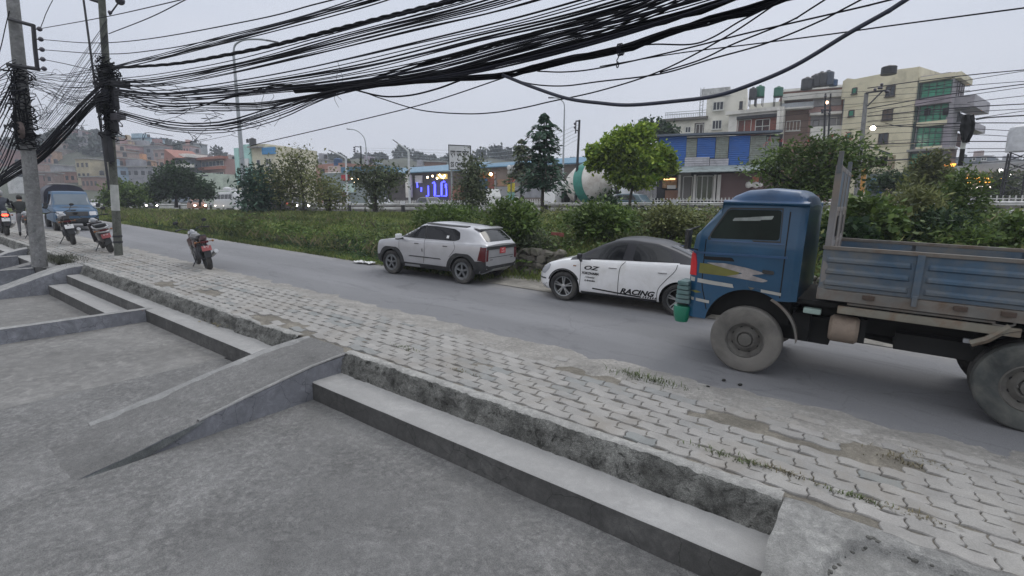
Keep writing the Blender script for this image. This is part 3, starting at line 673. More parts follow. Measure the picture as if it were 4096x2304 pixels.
# ------------------------------------------------------------------ silver SUV
def suv():
    r0=thing('parked_car','silver SUV with black wheel arches and red rear plate, parked by the grassy bank','car',st(-10.0,10.22,0),(0,-math.atan(G),PI+.085))
    paint=mat('silver_paint',(.42,.42,.44),.34,.35,var=.05,coat=.5,dirt=(.36,.36,.36),dscale=1.5,damt=.2)
    sp=dict(x0=-1.98,x1=1.98,wz=.33,zb=[(-1.98,.42),(-1.7,.28),(1.6,.26),(1.98,.40)],
        belt=[(-1.98,1.00),(-1.9,1.06),(-1.2,1.07),(.9,1.02),(1.3,.985),(1.7,.93),(1.85,.86),(1.98,.66)],
        top=[(-1.98,1.01),(-1.93,1.10),(-1.60,1.40),(-1.45,1.44),(-.9,1.485),(-.2,1.52),(.15,1.49),(.45,1.33),(.98,1.05),(1.3,1.0),(1.7,.945),(1.85,.87),(1.98,.67)],
        w=[(-1.98,.72),(-1.9,.775),(-1.5,.80),(1.5,.80),(1.8,.74),(1.93,.63),(1.98,.52)],wr=[(-1.7,.58),(-1.2,.615),(0,.63),(.5,.62),(1,.66)])
    b=carbody(r0,'body',sp,paint,(1.22,-1.27),.39,.73); d=Drape(b); innerbox(r0,-1.6,1.6,1.0,.25,.7)
    for s,ax in ((1,'+y'),(-1,'-y')):
        d.put('side_window',rpoly([(.88,1.075),(.42,1.36),(.1,1.425),(-.35,1.43),(-.95,1.39),(-1.13,1.31),(-1.16,1.13),(-1.0,1.085)],.05),ax,M_glass,r0,.003,.05)
        for q in (((.12,.08),(.03,1.43)),):
            pass
        d.put('pillar',None,ax,M_black,r0,.007,mesh=strip([(-.02,1.075),(.02,1.435)],.05))
        d.put('roof_rail',[(.1,1.50),(-1.25,1.46),(-1.25,1.44),(.1,1.475)],ax,M_black,r0,.02,.08,.02)
        for cx in (1.22,-1.27):
            out=[(p[0],max(.27,p[1])) for p in arc(cx,.33,.50,-8,188,18)]; inn=[(p[0],max(.27,p[1])) for p in arc(cx,.33,.395,188,-8,18)]
            out=[(x,min(z,.33+.455)) for x,z in out]
            d.put('wheel_arch_trim',out+inn,ax,M_black,r0,.016,.07,.03)
        d.put('sill_trim',[(.80,.265),(.80,.40),(-.84,.40),(-.84,.265)],ax,M_black,r0,.016,.1,.03)
        d.put('door_trim',[(.55,.575),(.5,.60),(-.55,.60),(-.6,.575)],ax,M_black,r0,.014,.1,.014)
        d.put('bumper_corner',[(-1.66,.27),(-1.62,.62),(-1.98,.64),(-1.98,.27)],ax,M_black,r0,.012,.06,.02)
        d.put('lower_corner',[(1.62,.3),(1.66,.55),(1.96,.5),(1.95,.3)],ax,M_black,r0,.012,.06,.02)
        for q in ([(.92,.98),(.9,.7),(.84,.42)],[(0,1.06),(-.02,.7),(.02,.42)],[(-.98,1.07),(-1.04,.9),(-.86,.66)]):
            d.put('door_seam',None,ax,M_gap,r0,.004,mesh=strip([(p.x,p.y) for p in spline([Vector((*a,0)) for a in q],5)],.010))
        for hx in (.27,-.72): d.put('door_handle',[(hx-.075,.925),(hx-.07,.945),(hx+.07,.945),(hx+.075,.925)],ax,M_black,r0,.012,.05,.015)
        d.put('door_trim',[(.05,.83),(.075,.80),(.07,.74),(.04,.72),(.055,.77)],ax,M_black,r0,.01,.05)
        mb=MB(); mb.bbox((.80,s*.92,1.11),(.10,.20,.13),.035,(0,0,s*.15)); mb.m=1; mb.cyl((.82,s*.70,1.03),(.80,s*.88,1.06),.03,8); mb.bbox((.80,s*.93,1.035),(.09,.15,.04),.012); mb.build('side_mirror',[mat('white_pearl',(.68,.69,.7),.3,coat=.7),M_black],r0,smooth=40)
        d.put('tail_lamp',[(-1.83,.985),(-1.83,.93),(-1.76,.65),(-1.98,.63),(-1.98,.985)],ax,M_taill,r0,.012,.05,.02)
    d.put('rear_window',rpoly([(-.60,1.115),(.60,1.115),(.50,1.37),(-.50,1.37)],.06),'-x',M_glass,r0,.004,.05)
    d.put('windscreen',[(-.55,1.10),(.55,1.10),(.50,1.45),(-.50,1.45)],'+x',M_glass,r0,.004,.06)
    mb=MB(); mb.bbox((-1.56,0,1.432),(.20,1.10,.028),.012,(0,-.16,0)); mb.build('spoiler',paint,r0,smooth=40)
    d.put('light_bar',[(-.76,.92),(-.76,1.0),(.76,1.0),(.76,.92)],'-x',M_black,r0,.014,.08,.02)
    for s in (1,-1): d.put('tail_lamp',[(s*.76,.62),(s*.64,.64),(s*.62,.92),(s*.76,.92)][::s],'-x',M_taill,r0,.014,.06,.02)
    d.put('tailgate_seam',None,'-x',M_gap,r0,.004,mesh=strip([(-.6,.72),(.6,.72)],.012))
    for s in (1,-1): d.put('reflector',[(s*.42,.655),(s*.42,.67),(s*.55,.67),(s*.55,.655)],'-x',M_black,r0,.008,.06)
    d.put('rear_bumper',[(-.78,.28),(-.74,.55),(-.6,.50),(.6,.50),(.74,.55),(.78,.28)],'-x',M_black,r0,.014,.07,.02)
    d.put('skid_plate',[(-.55,.29),(-.42,.42),(.42,.42),(.55,.29),(.45,.29),(.36,.36),(-.36,.36),(-.45,.29)],'-x',mat('grey_skid',(.33,.34,.34),.5,.3),r0,.03,.07,.02)
    pl=d.put('number_plate',[(-.17,.80),(-.17,.95),(.10,.95),(.10,.80)],'-x',M_red,r0,.016,.1,.01)
    for t,z,sz in (('प्रदेश',.895,.05),('५२८७',.825,.065)): glyphs(d,'-x',t,-.035,z,sz,M_wht,pl,flip=True,off=.020)
    for x in (1.22,-1.27):
        for s in (1,-1): wheel(r0,x,s*.70,.335,.20,'disc',rim=mat('grey_aero_rim',(.17,.18,.19),.45,.5,dirt=(.1,.1,.1),dscale=4),side=s,rr=.70,spokes=5)
    d.put('window_sticker',[(-.80,1.14),(-.80,1.21),(-.72,1.21),(-.72,1.14)],'+y',M_wht,r0,.008,.1)
suv()
# ------------------------------------------------------------------ white saloon with black roof
def sedan():
    r0=thing('parked_car','white saloon with black roof, racing stickers and five-spoke wheels, half hidden by the truck','car',st(-4.52,10.55,0),(0,-math.atan(G),PI+.11))
    paint=mat('white_car_paint',(.74,.74,.75),.3,0,var=.03,coat=.7,dirt=(.60,.59,.57),dscale=1.6,damt=.25)
    blk=mat('gloss_black_wrap',(.014,.014,.02),.42,0,var=.1,coat=.15,spec=.35)
    sp=dict(x0=-2.1,x1=1.98,wz=.31,zb=[(-2.1,.35),(-1.8,.22),(1.7,.20),(1.98,.28)],
        belt=[(-2.1,.92),(-1.8,1.04),(-1.2,1.05),(0,1.0),(.9,.95),(1.3,.90),(1.65,.80),(1.85,.68),(1.98,.52)],
        top=[(-2.1,.93),(-2.0,1.05),(-1.65,1.10),(-1.1,1.32),(-.75,1.43),(-.2,1.475),(.1,1.45),(.45,1.32),(1.02,1.0),(1.3,.93),(1.65,.83),(1.85,.70),(1.98,.53)],
        w=[(-2.1,.66),(-1.9,.78),(-1.5,.83),(1.4,.83),(1.7,.76),(1.88,.62),(1.98,.46)],wr=[(-1.5,.60),(-.8,.60),(0,.62),(.5,.62),(1,.68)])
    b=carbody(r0,'body',sp,paint,(1.24,-1.27),.385,.76); d=Drape(b); innerbox(r0,-1.7,1.6,1.0,.22,.7)
    # black roof and pillars laid over the cabin
    b.data.materials.append(blk)
    for p in b.data.polygons:
        if p.center.z>sinterp(sp['belt'],p.center.x)+.004 and -1.72<p.center.x<1.12 and p.center.z>.93: p.material_index=2
    for s,ax in ((1,'+y'),(-1,'-y')):
        d.put('side_window',rpoly([(.80,.995),(.42,1.25),(.12,1.375),(-.12,1.38),(-.06,1.02)],.03),ax,M_glass,r0,.009,.05)
        d.put('side_window',rpoly([(-.28,1.03),(-.32,1.38),(-.65,1.37),(-1.0,1.26),(-1.12,1.07)],.05),ax,M_glass,r0,.009,.05)
        for q in ([(.86,.95),(.84,.6),(.86,.30)],[(-.14,1.0),(-.04,.86),(-.02,.6),(-.02,.28)],[(-1.20,1.03),(-1.16,.9),(-.98,.68),(-.86,.5),(-.84,.28)]):
            d.put('door_seam',None,ax,M_gap,r0,.004,mesh=strip([(p.x,p.y) for p in spline([Vector((*a,0)) for a in q],5)],.012))
        for hx in (.12,-.92):
            hd=d.put('door_handle',rpoly([(hx-.09,.845),(hx-.08,.865),(hx+.08,.865),(hx+.09,.845)],.01),ax,paint,r0,.022,.05,.02)
            d.put('handle_gap',None,ax,M_gap,hd,.006,mesh=strip([(hx-.09,.838),(hx+.09,.838)],.012))
        d.put('headlamp',rpoly([(1.93,.56),(1.90,.70),(1.68,.80),(1.58,.79),(1.62,.68),(1.74,.56)],.04),ax,M_lamp,r0,.008,.04)
        d.put('indicator',[(1.02,.80),(1.02,.825),(.95,.825),(.95,.80)],ax,mat('amber_lens',(.25,.1,.03),.3),r0,.008,.05)
        d.put('sill_trim',[(.82,.20),(.82,.27),(-.84,.27),(-.84,.20)],ax,M_black,r0,.012,.1,.02)
        d.put('bumper_line',[(1.70,.44),(1.70,.47),(1.97,.46),(1.97,.43)],ax,M_black,r0,.008,.06)
        for k in range(5): d.put('bumper_stripes',None,ax,M_gap,r0,.006,mesh=strip([(1.66-.01*k+.045*k,.24),(1.62+.06*k,.38-.022*k)],.014))
        fl=(s<0)
        pr=d.put('arch_edge',[(p[0],max(.3,p[1])) for p in arc(1.24,.31,.42,20,150,14)]+[(p[0],max(.3,p[1])) for p in arc(1.24,.31,.388,150,20,14)],ax,M_black,r0,.006,.05)
        for t,v_,sz,q,bd in (('OZ',.76,.115,1.9,.004),('YOKOHAMA',.655,.075,.92,.003),('/ Hoosier',.575,.06,.95,.001),('⊙ brembo',.505,.055,1.05,.002)):
            glyphs(d,ax,t,.62,v_,sz,M_gap,r0,flip=not fl,sq=q,shear=.3,bold=bd)
        glyphs(d,ax,'RACING',-.42,.335,.15,M_gap,r0,flip=not fl,sq=1.25,shear=.35,bold=.006)
        d.put('side_stripe',None,ax,M_gap,r0,.007,mesh=strip([(.55,.36),(-.0,.325),(-.52,.30)],.028))
        for k in range(6): d.put('side_stripe',None,ax,M_gap,r0,.007,mesh=strip([(-.56-.05*k,.285),(-.58-.05*k,.325)],.02))
        mb=MB(); mb.bbox((.83,s*.95,1.05),(.09,.17,.11),.03,(0,0,s*.2)); mb.cyl((.86,s*.78,.93),(.84,s*.93,1.0),.03,8); mb.build('side_mirror',blk,r0,smooth=40)
        d.put('tail_lamp',[(-1.85,.95),(-1.80,.80),(-2.1,.78),(-2.1,.95)],ax,M_taill,r0,.008,.05)
    d.put('windscreen',[(-.58,1.02),(.58,1.02),(.50,1.40),(-.50,1.40)],'+x',M_glass,r0,.005,.06)
    d.put('rear_window',[(-.5,1.14),(.5,1.14),(.45,1.36),(-.45,1.36)],'-x',M_glass,r0,.007,.06)
    for x in (1.24,-1.27):
        for s in (1,-1): wheel(r0,x,s*.735,.325,.20,'split',rim=M_rimsil,side=s,rr=.70,spokes=5)
sedan()
# ------------------------------------------------------------------ the blue lorry
def lorry():
    r0=thing('lorry','old blue drop-side lorry with dusty wheels driving left past the parked cars','truck',st(0,8.15,0),(0,-math.atan(G),PI))
    blue=mat('lorry_blue_paint',(.008,.062,.135),.38,0,var=.18,scale=1.5,coat=.25,dirt=(.035,.085,.13),dscale=1.2,damt=.3,bump=.04,bscale=6)
    roofb=mat('faded_blue_roof',(.02,.065,.15),.4,0,var=.2,coat=.2)
    bedb=mat('faded_bed_blue',(.045,.09,.145),.6,0,var=.25,scale=2.5,dirt=(.13,.13,.125),dscale=2.2,damt=.75,bump=.1,bscale=8)
    grey=mat('weathered_grey_steel',(.15,.145,.135),.75,.0,var=.25,scale=3,dirt=(.12,.085,.06),dscale=3,damt=.55,bump=.15,bscale=20)
    tan=mat('dusty_tan_steel',(.19,.178,.145),.8,0,var=.2,dirt=(.16,.09,.05),dscale=3,damt=.5)
    white=mat('worn_white_stripe',(.36,.355,.33),.6,var=.15); yel=mat('olive_yellow_band',(.15,.145,.03),.6,var=.2); redp=mat('lorry_red',(.5,.012,.015),.4)
    XA,XR=1.39,-1.40
    zt=[(.84,2.28),(.88,2.40),(.98,2.475),(1.3,2.50),(1.60,2.47),(1.76,2.40),(1.86,2.27),(2.12,1.92),(2.19,1.83),(2.24,1.6)]
    def fn(x):
        zb=interp([(.84,1.06),(1.1,1.04),(1.3,.95),(1.6,.68),(2.25,.66)],x); t=interp(zt,x); wd=interp([(.84,.90),(.92,.94),(1.9,.94),(2.12,.90),(2.2,.84),(2.24,.78)],x)
        zs=min(1.83,t-.03); g=t-zs; k=min(1,g/.4); wt=wd*(.97*(1-k)+.905*k); 
        pts=[(0,zb),(wd*.9,zb),(wd,zb+.04),(wd,(zb+zs)/2),(wd,zs-.12),(wd*.985,zs)]
        if g>.42: pts+= [(wt+.01,zs+g*.62),(wt,2.262),(wt+.045,2.285),(wt+.045,2.31),(wt-.02,2.33),(wt*.9,t-.03),(wt*.6,t+.0),(0,t+.01)]
        else: pts+= [(wt+.01,zs+g*.5),(wt,t-g*.3),(wt-.01,t-g*.22),(wt-.02,t-g*.18),(wt-.04,t-g*.12),(wt*.9,t-.005),(wt*.6,t),(0,t)]
        return pts
    b=loft('cab',.84,2.24,fn,[blue,roofb],r0,n=80)
    mb=MB(); cut=[]
    for s in (1,-1):
        mb=MB(); mb.tube([(XA,s*.85-.25,.60),(XA,s*.85+.25,.60)],.55,48); cut.append(mb.build('cutter',M_under,fix=True))
    boolcut(b,cut); 
    for p in b.data.polygons:
        if p.center.z>2.30: p.material_index=1
    b.data.materials.append(M_under)
    for p in b.data.polygons:
        q=p.center; dd=math.hypot(q.x-XA,q.z-.60)
        if (abs(dd-.55)<.02 and abs(p.normal.y)<.35) or (dd<.55 and abs(q.y)<.7): p.material_index=2
    d=Drape(b)
    mb=MB(); mb.box((1.52,0,.98),(1.2,1.45,.55)); mb.box((1.4,0,1.3),(1.0,1.3,.3)); mb.build('engine_bay',M_under,r0)
    for s,ax in ((1,'+y'),(-1,'-y')):
        wn=d.put('door_window',rpoly([(1.985,1.80),(1.955,1.88),(1.80,2.17),(1.76,2.20),(1.14,2.215),(1.12,1.83)],.04),ax,mat('cab_glass',(.010,.016,.013),.3,var=.4,scale=2,coat=.0,spec=.12),r0,.004,.05)
        for k,(a,e_) in enumerate(((1.72,1.35),(1.52,1.22))):
            d.put('window_sticker',rpoly([(a,2.05+.02*k),(a-.02,2.09+.02*k),(e_,2.12+.02*k),(e_+.02,2.07+.02*k)],.015),ax,mat('faded_sticker',(.22,.24,.23),.6,var=.3,scale=12),wn,.007,.05)
        d.put('window_surround',None,ax,M_black,r0,.006,mesh=strip([(2.0,1.79),(1.965,1.88),(1.80,2.185),(1.76,2.215),(1.13,2.23),(1.105,1.81),(2.0,1.785)],.022))
        for q in ([(2.03,1.78),(2.03,1.2),(1.98,.98),(1.93,.80)],[(1.04,2.2),(1.03,1.5),(1.03,1.09)]): d.put('door_seam',None,ax,M_gap,r0,.003,mesh=strip([(p.x,p.y) for p in spline([Vector((*a,0)) for a in q],5)],.014))
        d.put('crease',[(1.0,1.605),(1.0,1.635),(2.2,1.60),(2.2,1.575)],ax,roofb,r0,.012,.08,.014)
        d.put('crease',[(1.06,1.775),(1.06,1.795),(1.98,1.78),(1.98,1.765)],ax,roofb,r0,.010,.08,.014)
        d.put('yellow_band',[(1.62,1.30),(1.5,1.40),(1.65,1.45),(2.23,1.44),(2.23,1.30)],ax,yel,r0,.004,.08)
        d.put('flourish',rpoly([(2.0,1.46),(1.7,1.40),(1.5,1.36),(1.72,1.30),(1.25,1.27),(1.18,1.30),(1.4,1.35),(1.22,1.39),(1.45,1.44),(1.75,1.475)],.03),ax,mat('pale_flourish',(.26,.24,.235),.6,var=.3,scale=9),r0,.007,.06)
        d.put('dark_vent',rpoly([(1.62,1.51),(1.66,1.56),(2.05,1.545),(2.02,1.50)],.02),ax,M_gap,r0,.006,.08)
        hd=d.put('door_handle',rpoly([(1.13,1.385),(1.13,1.43),(1.27,1.44),(1.27,1.39)],.02),ax,M_black,r0,.02,.06,.02)
        d.put('white_stripe',[(1.62,1.20),(1.60,1.15),(2.21,1.17),(2.21,1.23)],ax,white,r0,.005,.08)
        d.put('white_stripe',[(1.02,1.16),(1.02,1.12),(1.38,1.15),(1.42,1.19)],ax,white,r0,.005,.08)
        d.put('white_stripe',[(1.90,.93),(1.90,.89),(2.22,.90),(2.22,.945)],ax,white,r0,.005,.08)
        d.put('yellow_fleck',rpoly([(2.02,1.03),(2.1,1.05),(2.2,1.03),(2.1,1.01)],.01),ax,yel,r0,.005,.08)
        d.put('red_corner',[(2.12,1.26),(2.13,1.44),(2.16,1.56),(2.24,1.60),(2.24,1.25)],ax,redp,r0,.010,.05,.01)
        mb=MB(); mb.cyl((2.14,s*.90,1.95),(2.24,s*1.08,1.90),.012,6); mb.cyl((2.14,s*.88,1.62),(2.24,s*1.08,1.66),.012,6); mb.cyl((2.24,s*1.08,1.92),(2.24,s*1.08,1.64),.012,6); mb.bbox((2.22,s*1.10,1.78),(.06,.15,.27),.02); mb.build('side_mirror',M_black,r0,smooth=40)
        # mudguard, step and lamp behind the front wheel
        mb=MB(); ar_=arc(XA,.50,.60,178,115,12)
        for (a,c),(a2,c2) in zip(ar_,ar_[1:]): mb.add([(a,s*.70,c),(a,s*.95,c),(a2,s*.95,c2),(a2,s*.70,c2),(a*1,s*.95,c),(a-.02,s*.95,c+.03),(a2-.02,s*.95,c2+.03),(a2,s*.95,c2)],[(0,1,2,3),(4,5,6,7)])
        mb.build('mudguard',grey,r0,smooth=60)
        mb=MB(); mb.bbox((.66,s*.80,.96),(.2,.12,.07),.02); mb.build('side_lamp',mat('pale_green_lamp',(.25,.33,.30),.4),r0,smooth=40)
        # front corner guard: stacked painted hoops over a green lamp pod
        mb=MB()
        for k in range(5): mb.bbox((2.28,s*(.76+.010*k),.86+.068*k),(.20-.012*k,.34,.058),.014)
        mb.build('corner_guard',mat('teal_white_guard',(.13,.19,.19),.6,var=.3,dirt=(.04,.12,.12),dscale=3,damt=.8),r0,smooth=40)
        mb=MB(); mb.lathe([(.001,-.14),(.09,-.135),(.115,-.05),(.125,.06),(.12,.10),(.001,.105)],(2.30,s*.82,.68),'z',20); mb.build('fog_lamp',mat('green_pod',(.01,.17,.10),.4,var=.15,coat=.3),r0,smooth=50)
    mb=MB(); mb.bbox((2.33,0,.80),(.14,1.55,.2),.03); mb.build('front_bumper',M_black,r0,smooth=40)
    d.put('windscreen',rpoly([(-.76,1.90),(.76,1.90),(.68,2.24),(-.68,2.24)],.05),'+x',M_glass,r0,.006,.08)
    d.put('grille',[(-.6,1.1),(.6,1.1),(.6,1.4),(-.6,1.4)],'+x',M_black,r0,.01,.1,.01)
    for s in (1,-1):
        mb=MB(); mb.lathe([(.001,.03),(.09,.02),(.10,0)],(2.24,s*.7,1.08),'x',18); mb.build('headlamp',M_lamp,r0,smooth=50)
    # chassis
    mb=MB()
    for s in (1,-1): mb.box((-.35,s*.38,.80),(4.6,.09,.20))
    for x in (1.9,.6,-.3,-1.0,-1.9): mb.box((x,0,.80),(.08,.80,.15))
    mb.cyl((.5,0,.62),(XR,0,.46),.05,10); mb.cyl((XA,-.7,.45),(XA,.7,.45),.06,10); mb.cyl((XR,-.7,.47),(XR,.7,.47),.08,10); mb.ball((XR,0,.47),.17)
    for s in (1,-1):
        mb.tube(spline([(XR-.65,s*.42,.70),(XR,s*.42,.54),(XR+.65,s*.42,.70)],6),.035,6); mb.tube(spline([(XA-.5,s*.42,.68),(XA,s*.42,.52),(XA+.5,s*.42,.68)],6),.03,6)
    mb.box((.05,0,.95),(1.3,1.2,.1)); mb.box((.9,.2,.66),(.9,.7,.35)); mb.box((-.4,-.3,.72),(.7,.5,.25)); mb.box((.1,.0,1.06),(2,1.55,.06)); mb.box((.78,.55,.70),(.2,.3,.36))
    mb.box((-.72,.1,.70),(1.0,1.1,.2)); mb.box((.25,.55,.78),(.35,.45,.3))
    mb.build('chassis',M_under,r0)
    mb=MB(); mb.lathe([(.001,-.16),(.14,-.155),(.17,-.12),(.17,.12),(.14,.155),(.001,.16)],(.30,.78,.78),'x',24); mb.build('fuel_tank',mat('rusty_tan_tank',(.24,.19,.15),.8,var=.2,dirt=(.10,.06,.04),dscale=4,damt=.5),r0,smooth=40)
    # load bed
    mb=MB(); mb.box((-1.12,0,1.27),(3.5,1.9,.05))
    for s in (1,-1): mb.bbox((-1.12,s*.94,1.215),(3.5,.07,.13),.01)
    for k in range(8): mb.box((.5-.46*k,0,1.19),(.06,1.8,.09))
    mb.build('bed_floor',grey,r0)
    prof=[(0,1.29),(0,1.33),(.022,1.345),(.022,1.375),(0,1.40),(0,1.47),(.022,1.485),(.022,1.515),(0,1.54),(0,1.61),(.022,1.625),(.022,1.655),(0,1.68),(0,1.765)]
    for s in (1,-1):
        panels=[(.62,-.30),(-.34,-1.42),(-1.46,-2.86)]
        for a,e_ in panels:
            mb=MB(); vs=[]
            xs_=[a,a-.05,a-.07]+[a-.07-(a-e_-.14)*i/8 for i in range(1,8)]+[e_+.07,e_+.05,e_]
            for i,x in enumerate(xs_):
                m_=0 if i in (0,1,len(xs_)-1,len(xs_)-2) else 1
                vs+=[(x+(.0),s*(.965+(dy*m_)+.003*nz(x,z,2,3)),z) for dy,z in prof]
            K=len(prof); n=len(xs_)
            mb.add(vs,[(i*K+k,(i+1)*K+k,(i+1)*K+k+1,i*K+k+1) for i in range(n-1) for k in range(K-1)])
            mb.box(((a+e_)/2,s*.94,1.53),(a-e_,.03,.47)); mb.build('side_board',bedb,r0,smooth=30)
        mb=MB(); mb.bbox((-1.12,s*.955,1.79),(3.5,.06,.045),.008); mb.build('top_rail',grey,r0)
        for x in (-.32,-1.44):
            mb=MB(); mb.bbox((x,s*.985,1.53),(.07,.03,.50),.008); mb.bbox((x,s*1.0,1.26),(.05,.05,.12),.01); mb.build('bed_post',bedb,r0)
        for x in (.1,-.72,-1.1,-2.0):
            mb=MB(); mb.bbox((x,s*.985,1.235),(.12,.03,.05),.008); mb.build('hinge',mat('rust_dark',(.07,.05,.04),.9),r0)
        # side under-run guard with brackets
        mb=MB(); mb.bbox((-.42,s*.93,1.045),(1.62,.05,.095),.012); mb.build('side_guard',tan,r0,smooth=40)
        mb=MB(); mb.cyl((.30,s*.93,1.125),(-1.02,s*.93,1.125),.016,8); mb.build('guard_tube',grey,r0,smooth=40)
        mb=MB(); mb.tube([(-1.14,s*.93,1.10),(-.98,s*.93,.93),(-.86,s*.93,.86)],.04,6); mb.build('guard_bracket',tan,r0,smooth=40)
        mb=MB(); mb.tube(spline([(-1.02,s*.93,1.17),(-1.12,s*.935,1.175),(-1.17,s*.935,1.13),(-1.1,s*.935,1.10),(-1.0,s*.93,1.105)],5),.012,6); mb.build('hook',grey,r0)
        mb=MB(); mb.bbox((-.88,s*.80,.86),(.14,.06,.05),.015); mb.build('side_lamp',M_lamp,r0)
        wheel(r0,XA,s*.86,.455,.20,'steel',tyre=M_tyredust,rim=M_rimdust,side=s,rr=.55)
        wheel(r0,XR,s*.87,.475,.20,'steel',tyre=mat('dark_dusty_tyre',(.05,.055,.055),.95,var=.3,dirt=(.13,.13,.115),dscale=2.5,damt=.6),rim=M_rimdust,side=s,rr=.55)
        wheel(r0,XR,s*.63,.475,.19,'steel',side=s,rr=.55)
        mb=MB(); ar_=arc(XR,.50,.60,150,30,14)
        for (a,c),(a2,c2) in zip(ar_,ar_[1:]): mb.add([(a,s*.50,c),(a,s*.97,c),(a2,s*.97,c2),(a2,s*.50,c2)],[(0,1,2,3)])
        mb.build('mudguard',M_under,r0,smooth=60)
    mb=MB(); mb.box((-2.88,0,1.53),(.04,1.9,.5)); mb.build('tailboard',bedb,r0)
    # tall headboard behind the cab
    hb=mat('headboard_grey',(.16,.165,.18),.7,var=.2,dirt=(.20,.17,.145),dscale=1.5,damt=.8)
    mb=MB(); 
    for y in (-.93,-.31,.31,.93): mb.bbox((.58,y,2.02),(.07,.07,1.5),.01)
    for z in (1.30,1.82,2.25,2.74): mb.bbox((.58,0,z),(.06,1.86,.06),.01)
    mb.build('headboard_frame',hb,r0)
    mb=MB(); mb.box((.565,0,1.56),(.02,1.8,.5)); mb.box((.565,0,2.03),(.02,1.8,.38)); mb.build('headboard_panel',hb,r0)
    mb=MB(); mb.box((.565,.0,2.50),(.02,1.8,.44)); mb.bbox((.58,.93,2.80),(.05,.08,.26),.01); mb.bbox((.58,-.93,2.80),(.05,.08,.26),.01); mb.build('headboard_top',bedb,r0)
    mb=MB(); mb.box((.545,.45,2.04),(.006,.22,.26)); mb.box((.545,-.4,2.04),(.006,.22,.26)); mb.build('headboard_slot',M_under,r0)
lorry()
# ------------------------------------------------------------------ poles
M_pole=concrete_mat('pole_concrete',(.20,.20,.20),.3,.2,bump=.5,dark=(.11,.115,.11),sc=1.5)
M_polelt=mat('whitewashed_band',(.45,.46,.44),.8,var=.25,scale=3)
M_cable=mat('cable_sheath',(.005,.005,.008),.7,var=.3,scale=2,spec=.12)
M_cable2=mat('cable_grey',(.014,.015,.024),.7,var=.3,scale=2,spec=.15)
M_iron=mat('dark_iron',(.03,.03,.035),.6,.3,var=.3)
M_galv=mat('galvanised_steel',(.34,.36,.38),.5,.4,var=.12)
def Dh(p): return p.x*FW[0]+p.y*FW[1]
def pole(name,label,base,topx,topy,r0,r1,mt,cat='pole',n=16,group=None,D=None):
    t=V(topx,topy,D or Dh(base)); root=thing(name,label,cat,base,group=group)
    mb=MB(); k=14; mb.tube([(t-base)*(i/k) for i in range(k+1)],[r0+(r1-r0)*i/k for i in range(k+1)],n); mb.build('shaft',mt,root,smooth=60); return root,base,t
b1=P(160,1066,-.15); p1,_,t1=pole('utility_pole','thick leaning concrete pole wrapped in cable coils at the left',b1,44,-70,.185,.135,M_pole)
b2=P(475,1022,.05); p2,_,t2=pole('utility_pole','slimmer dark concrete pole beside the scooter, carrying the main cable bundle',b2,403,-60,.115,.09,concrete_mat('pole_dark',(.11,.115,.10),.35,.2,bump=.5,dark=(.05,.05,.045),sc=2))
def onp(b,t,py,dx=0,D=None):   # point on a pole at picture height py
    f=lambda s:b+(t-b)*s
    lo,hi=0,1
    for _ in range(30):
        m_=(lo+hi)/2; q=f(m_); 
        d=(q.x*FW[0]+q.y*FW[1])*math.cos(PIT)-(q.z-H)*math.sin(PIT); up=(q.x*FW[0]+q.y*FW[1])*math.sin(PIT)+(q.z-H)*math.cos(PIT)
        y=1152-F*up/d
        if y>py: lo=m_
        else: hi=m_
    return f(lo)
# whitewashed patch and straps on the second pole
a_,c_=onp(b2,t2,738),onp(b2,t2,842); mb=MB(); mb.tube([a_-b2,c_-b2],[.108,.112],16); mb.build('painted_band',M_polelt,p2,smooth=60)
for py in (945,968): q=onp(b2,t2,py)-b2; mb=MB(); mb.tube([q-Vector((0,0,.03)),q+Vector((0,0,.03))],.128,16); mb.build('steel_strap',M_iron,p2)
q=onp(b2,t2,530)-b2; mb=MB(); mb.box((-.25,.0,0) + q if False else q+Vector((-.3,-.1,0)),(.9,.05,.07)); mb.build('bracket',M_iron,p2)
# steel bracket frame of the thick pole
D1=Dh(b1)-.2
def fr(pts,r,nm,par,org,mt=M_iron,n=6,D=D1):
    mb=MB(); mb.tube([V(x,y,D)-org for x,y in pts],r,n); return mb.build(nm,mt,par,smooth=50)
fr([(38,77),(135,103)],.05,'bracket_arm',p1,b1); fr([(30,258),(156,277)],.055,'bracket_arm',p1,b1); fr([(133,98),(140,190),(150,280)],.05,'bracket_post',p1,b1)
for x,y in ((158,116),(163,157),(168,198),(171,237),(176,275)):
    mb=MB(); c=V(x,y,D1)-b1; mb.lathe([(.001,-.07),(.04,-.06),(.06,-.02),(.045,.0),(.06,.03),(.04,.06),(.001,.07)],c,'x',10); mb.cyl(c,c+Vector((-.15,-.1,0)),.014,6); mb.build('insulator',mat('dark_insulator',(.04,.035,.05),.3,coat=.4),p1,smooth=40)
fr([(360,-4),(410,12)],.05,'bracket_arm',p2,b2,D=Dh(b2)); 
mb=MB(); c=V(480,2,Dh(b2))-b2; mb.ball(c,.13,12); mb.cyl(c,V(438,60,Dh(b2))-b2,.02,6); c2=V(440,50,Dh(b2))-b2; mb.ball(c2,.06,8); mb.build('insulator',mat('dark_insulator',(.04,.035,.05),.3),p2,smooth=50)
bs=V(437,760,25); pole('steel_pole','thin leaning steel pipe just left of the slimmer concrete pole',bs,333,-10,.055,.045,M_iron,n=8)
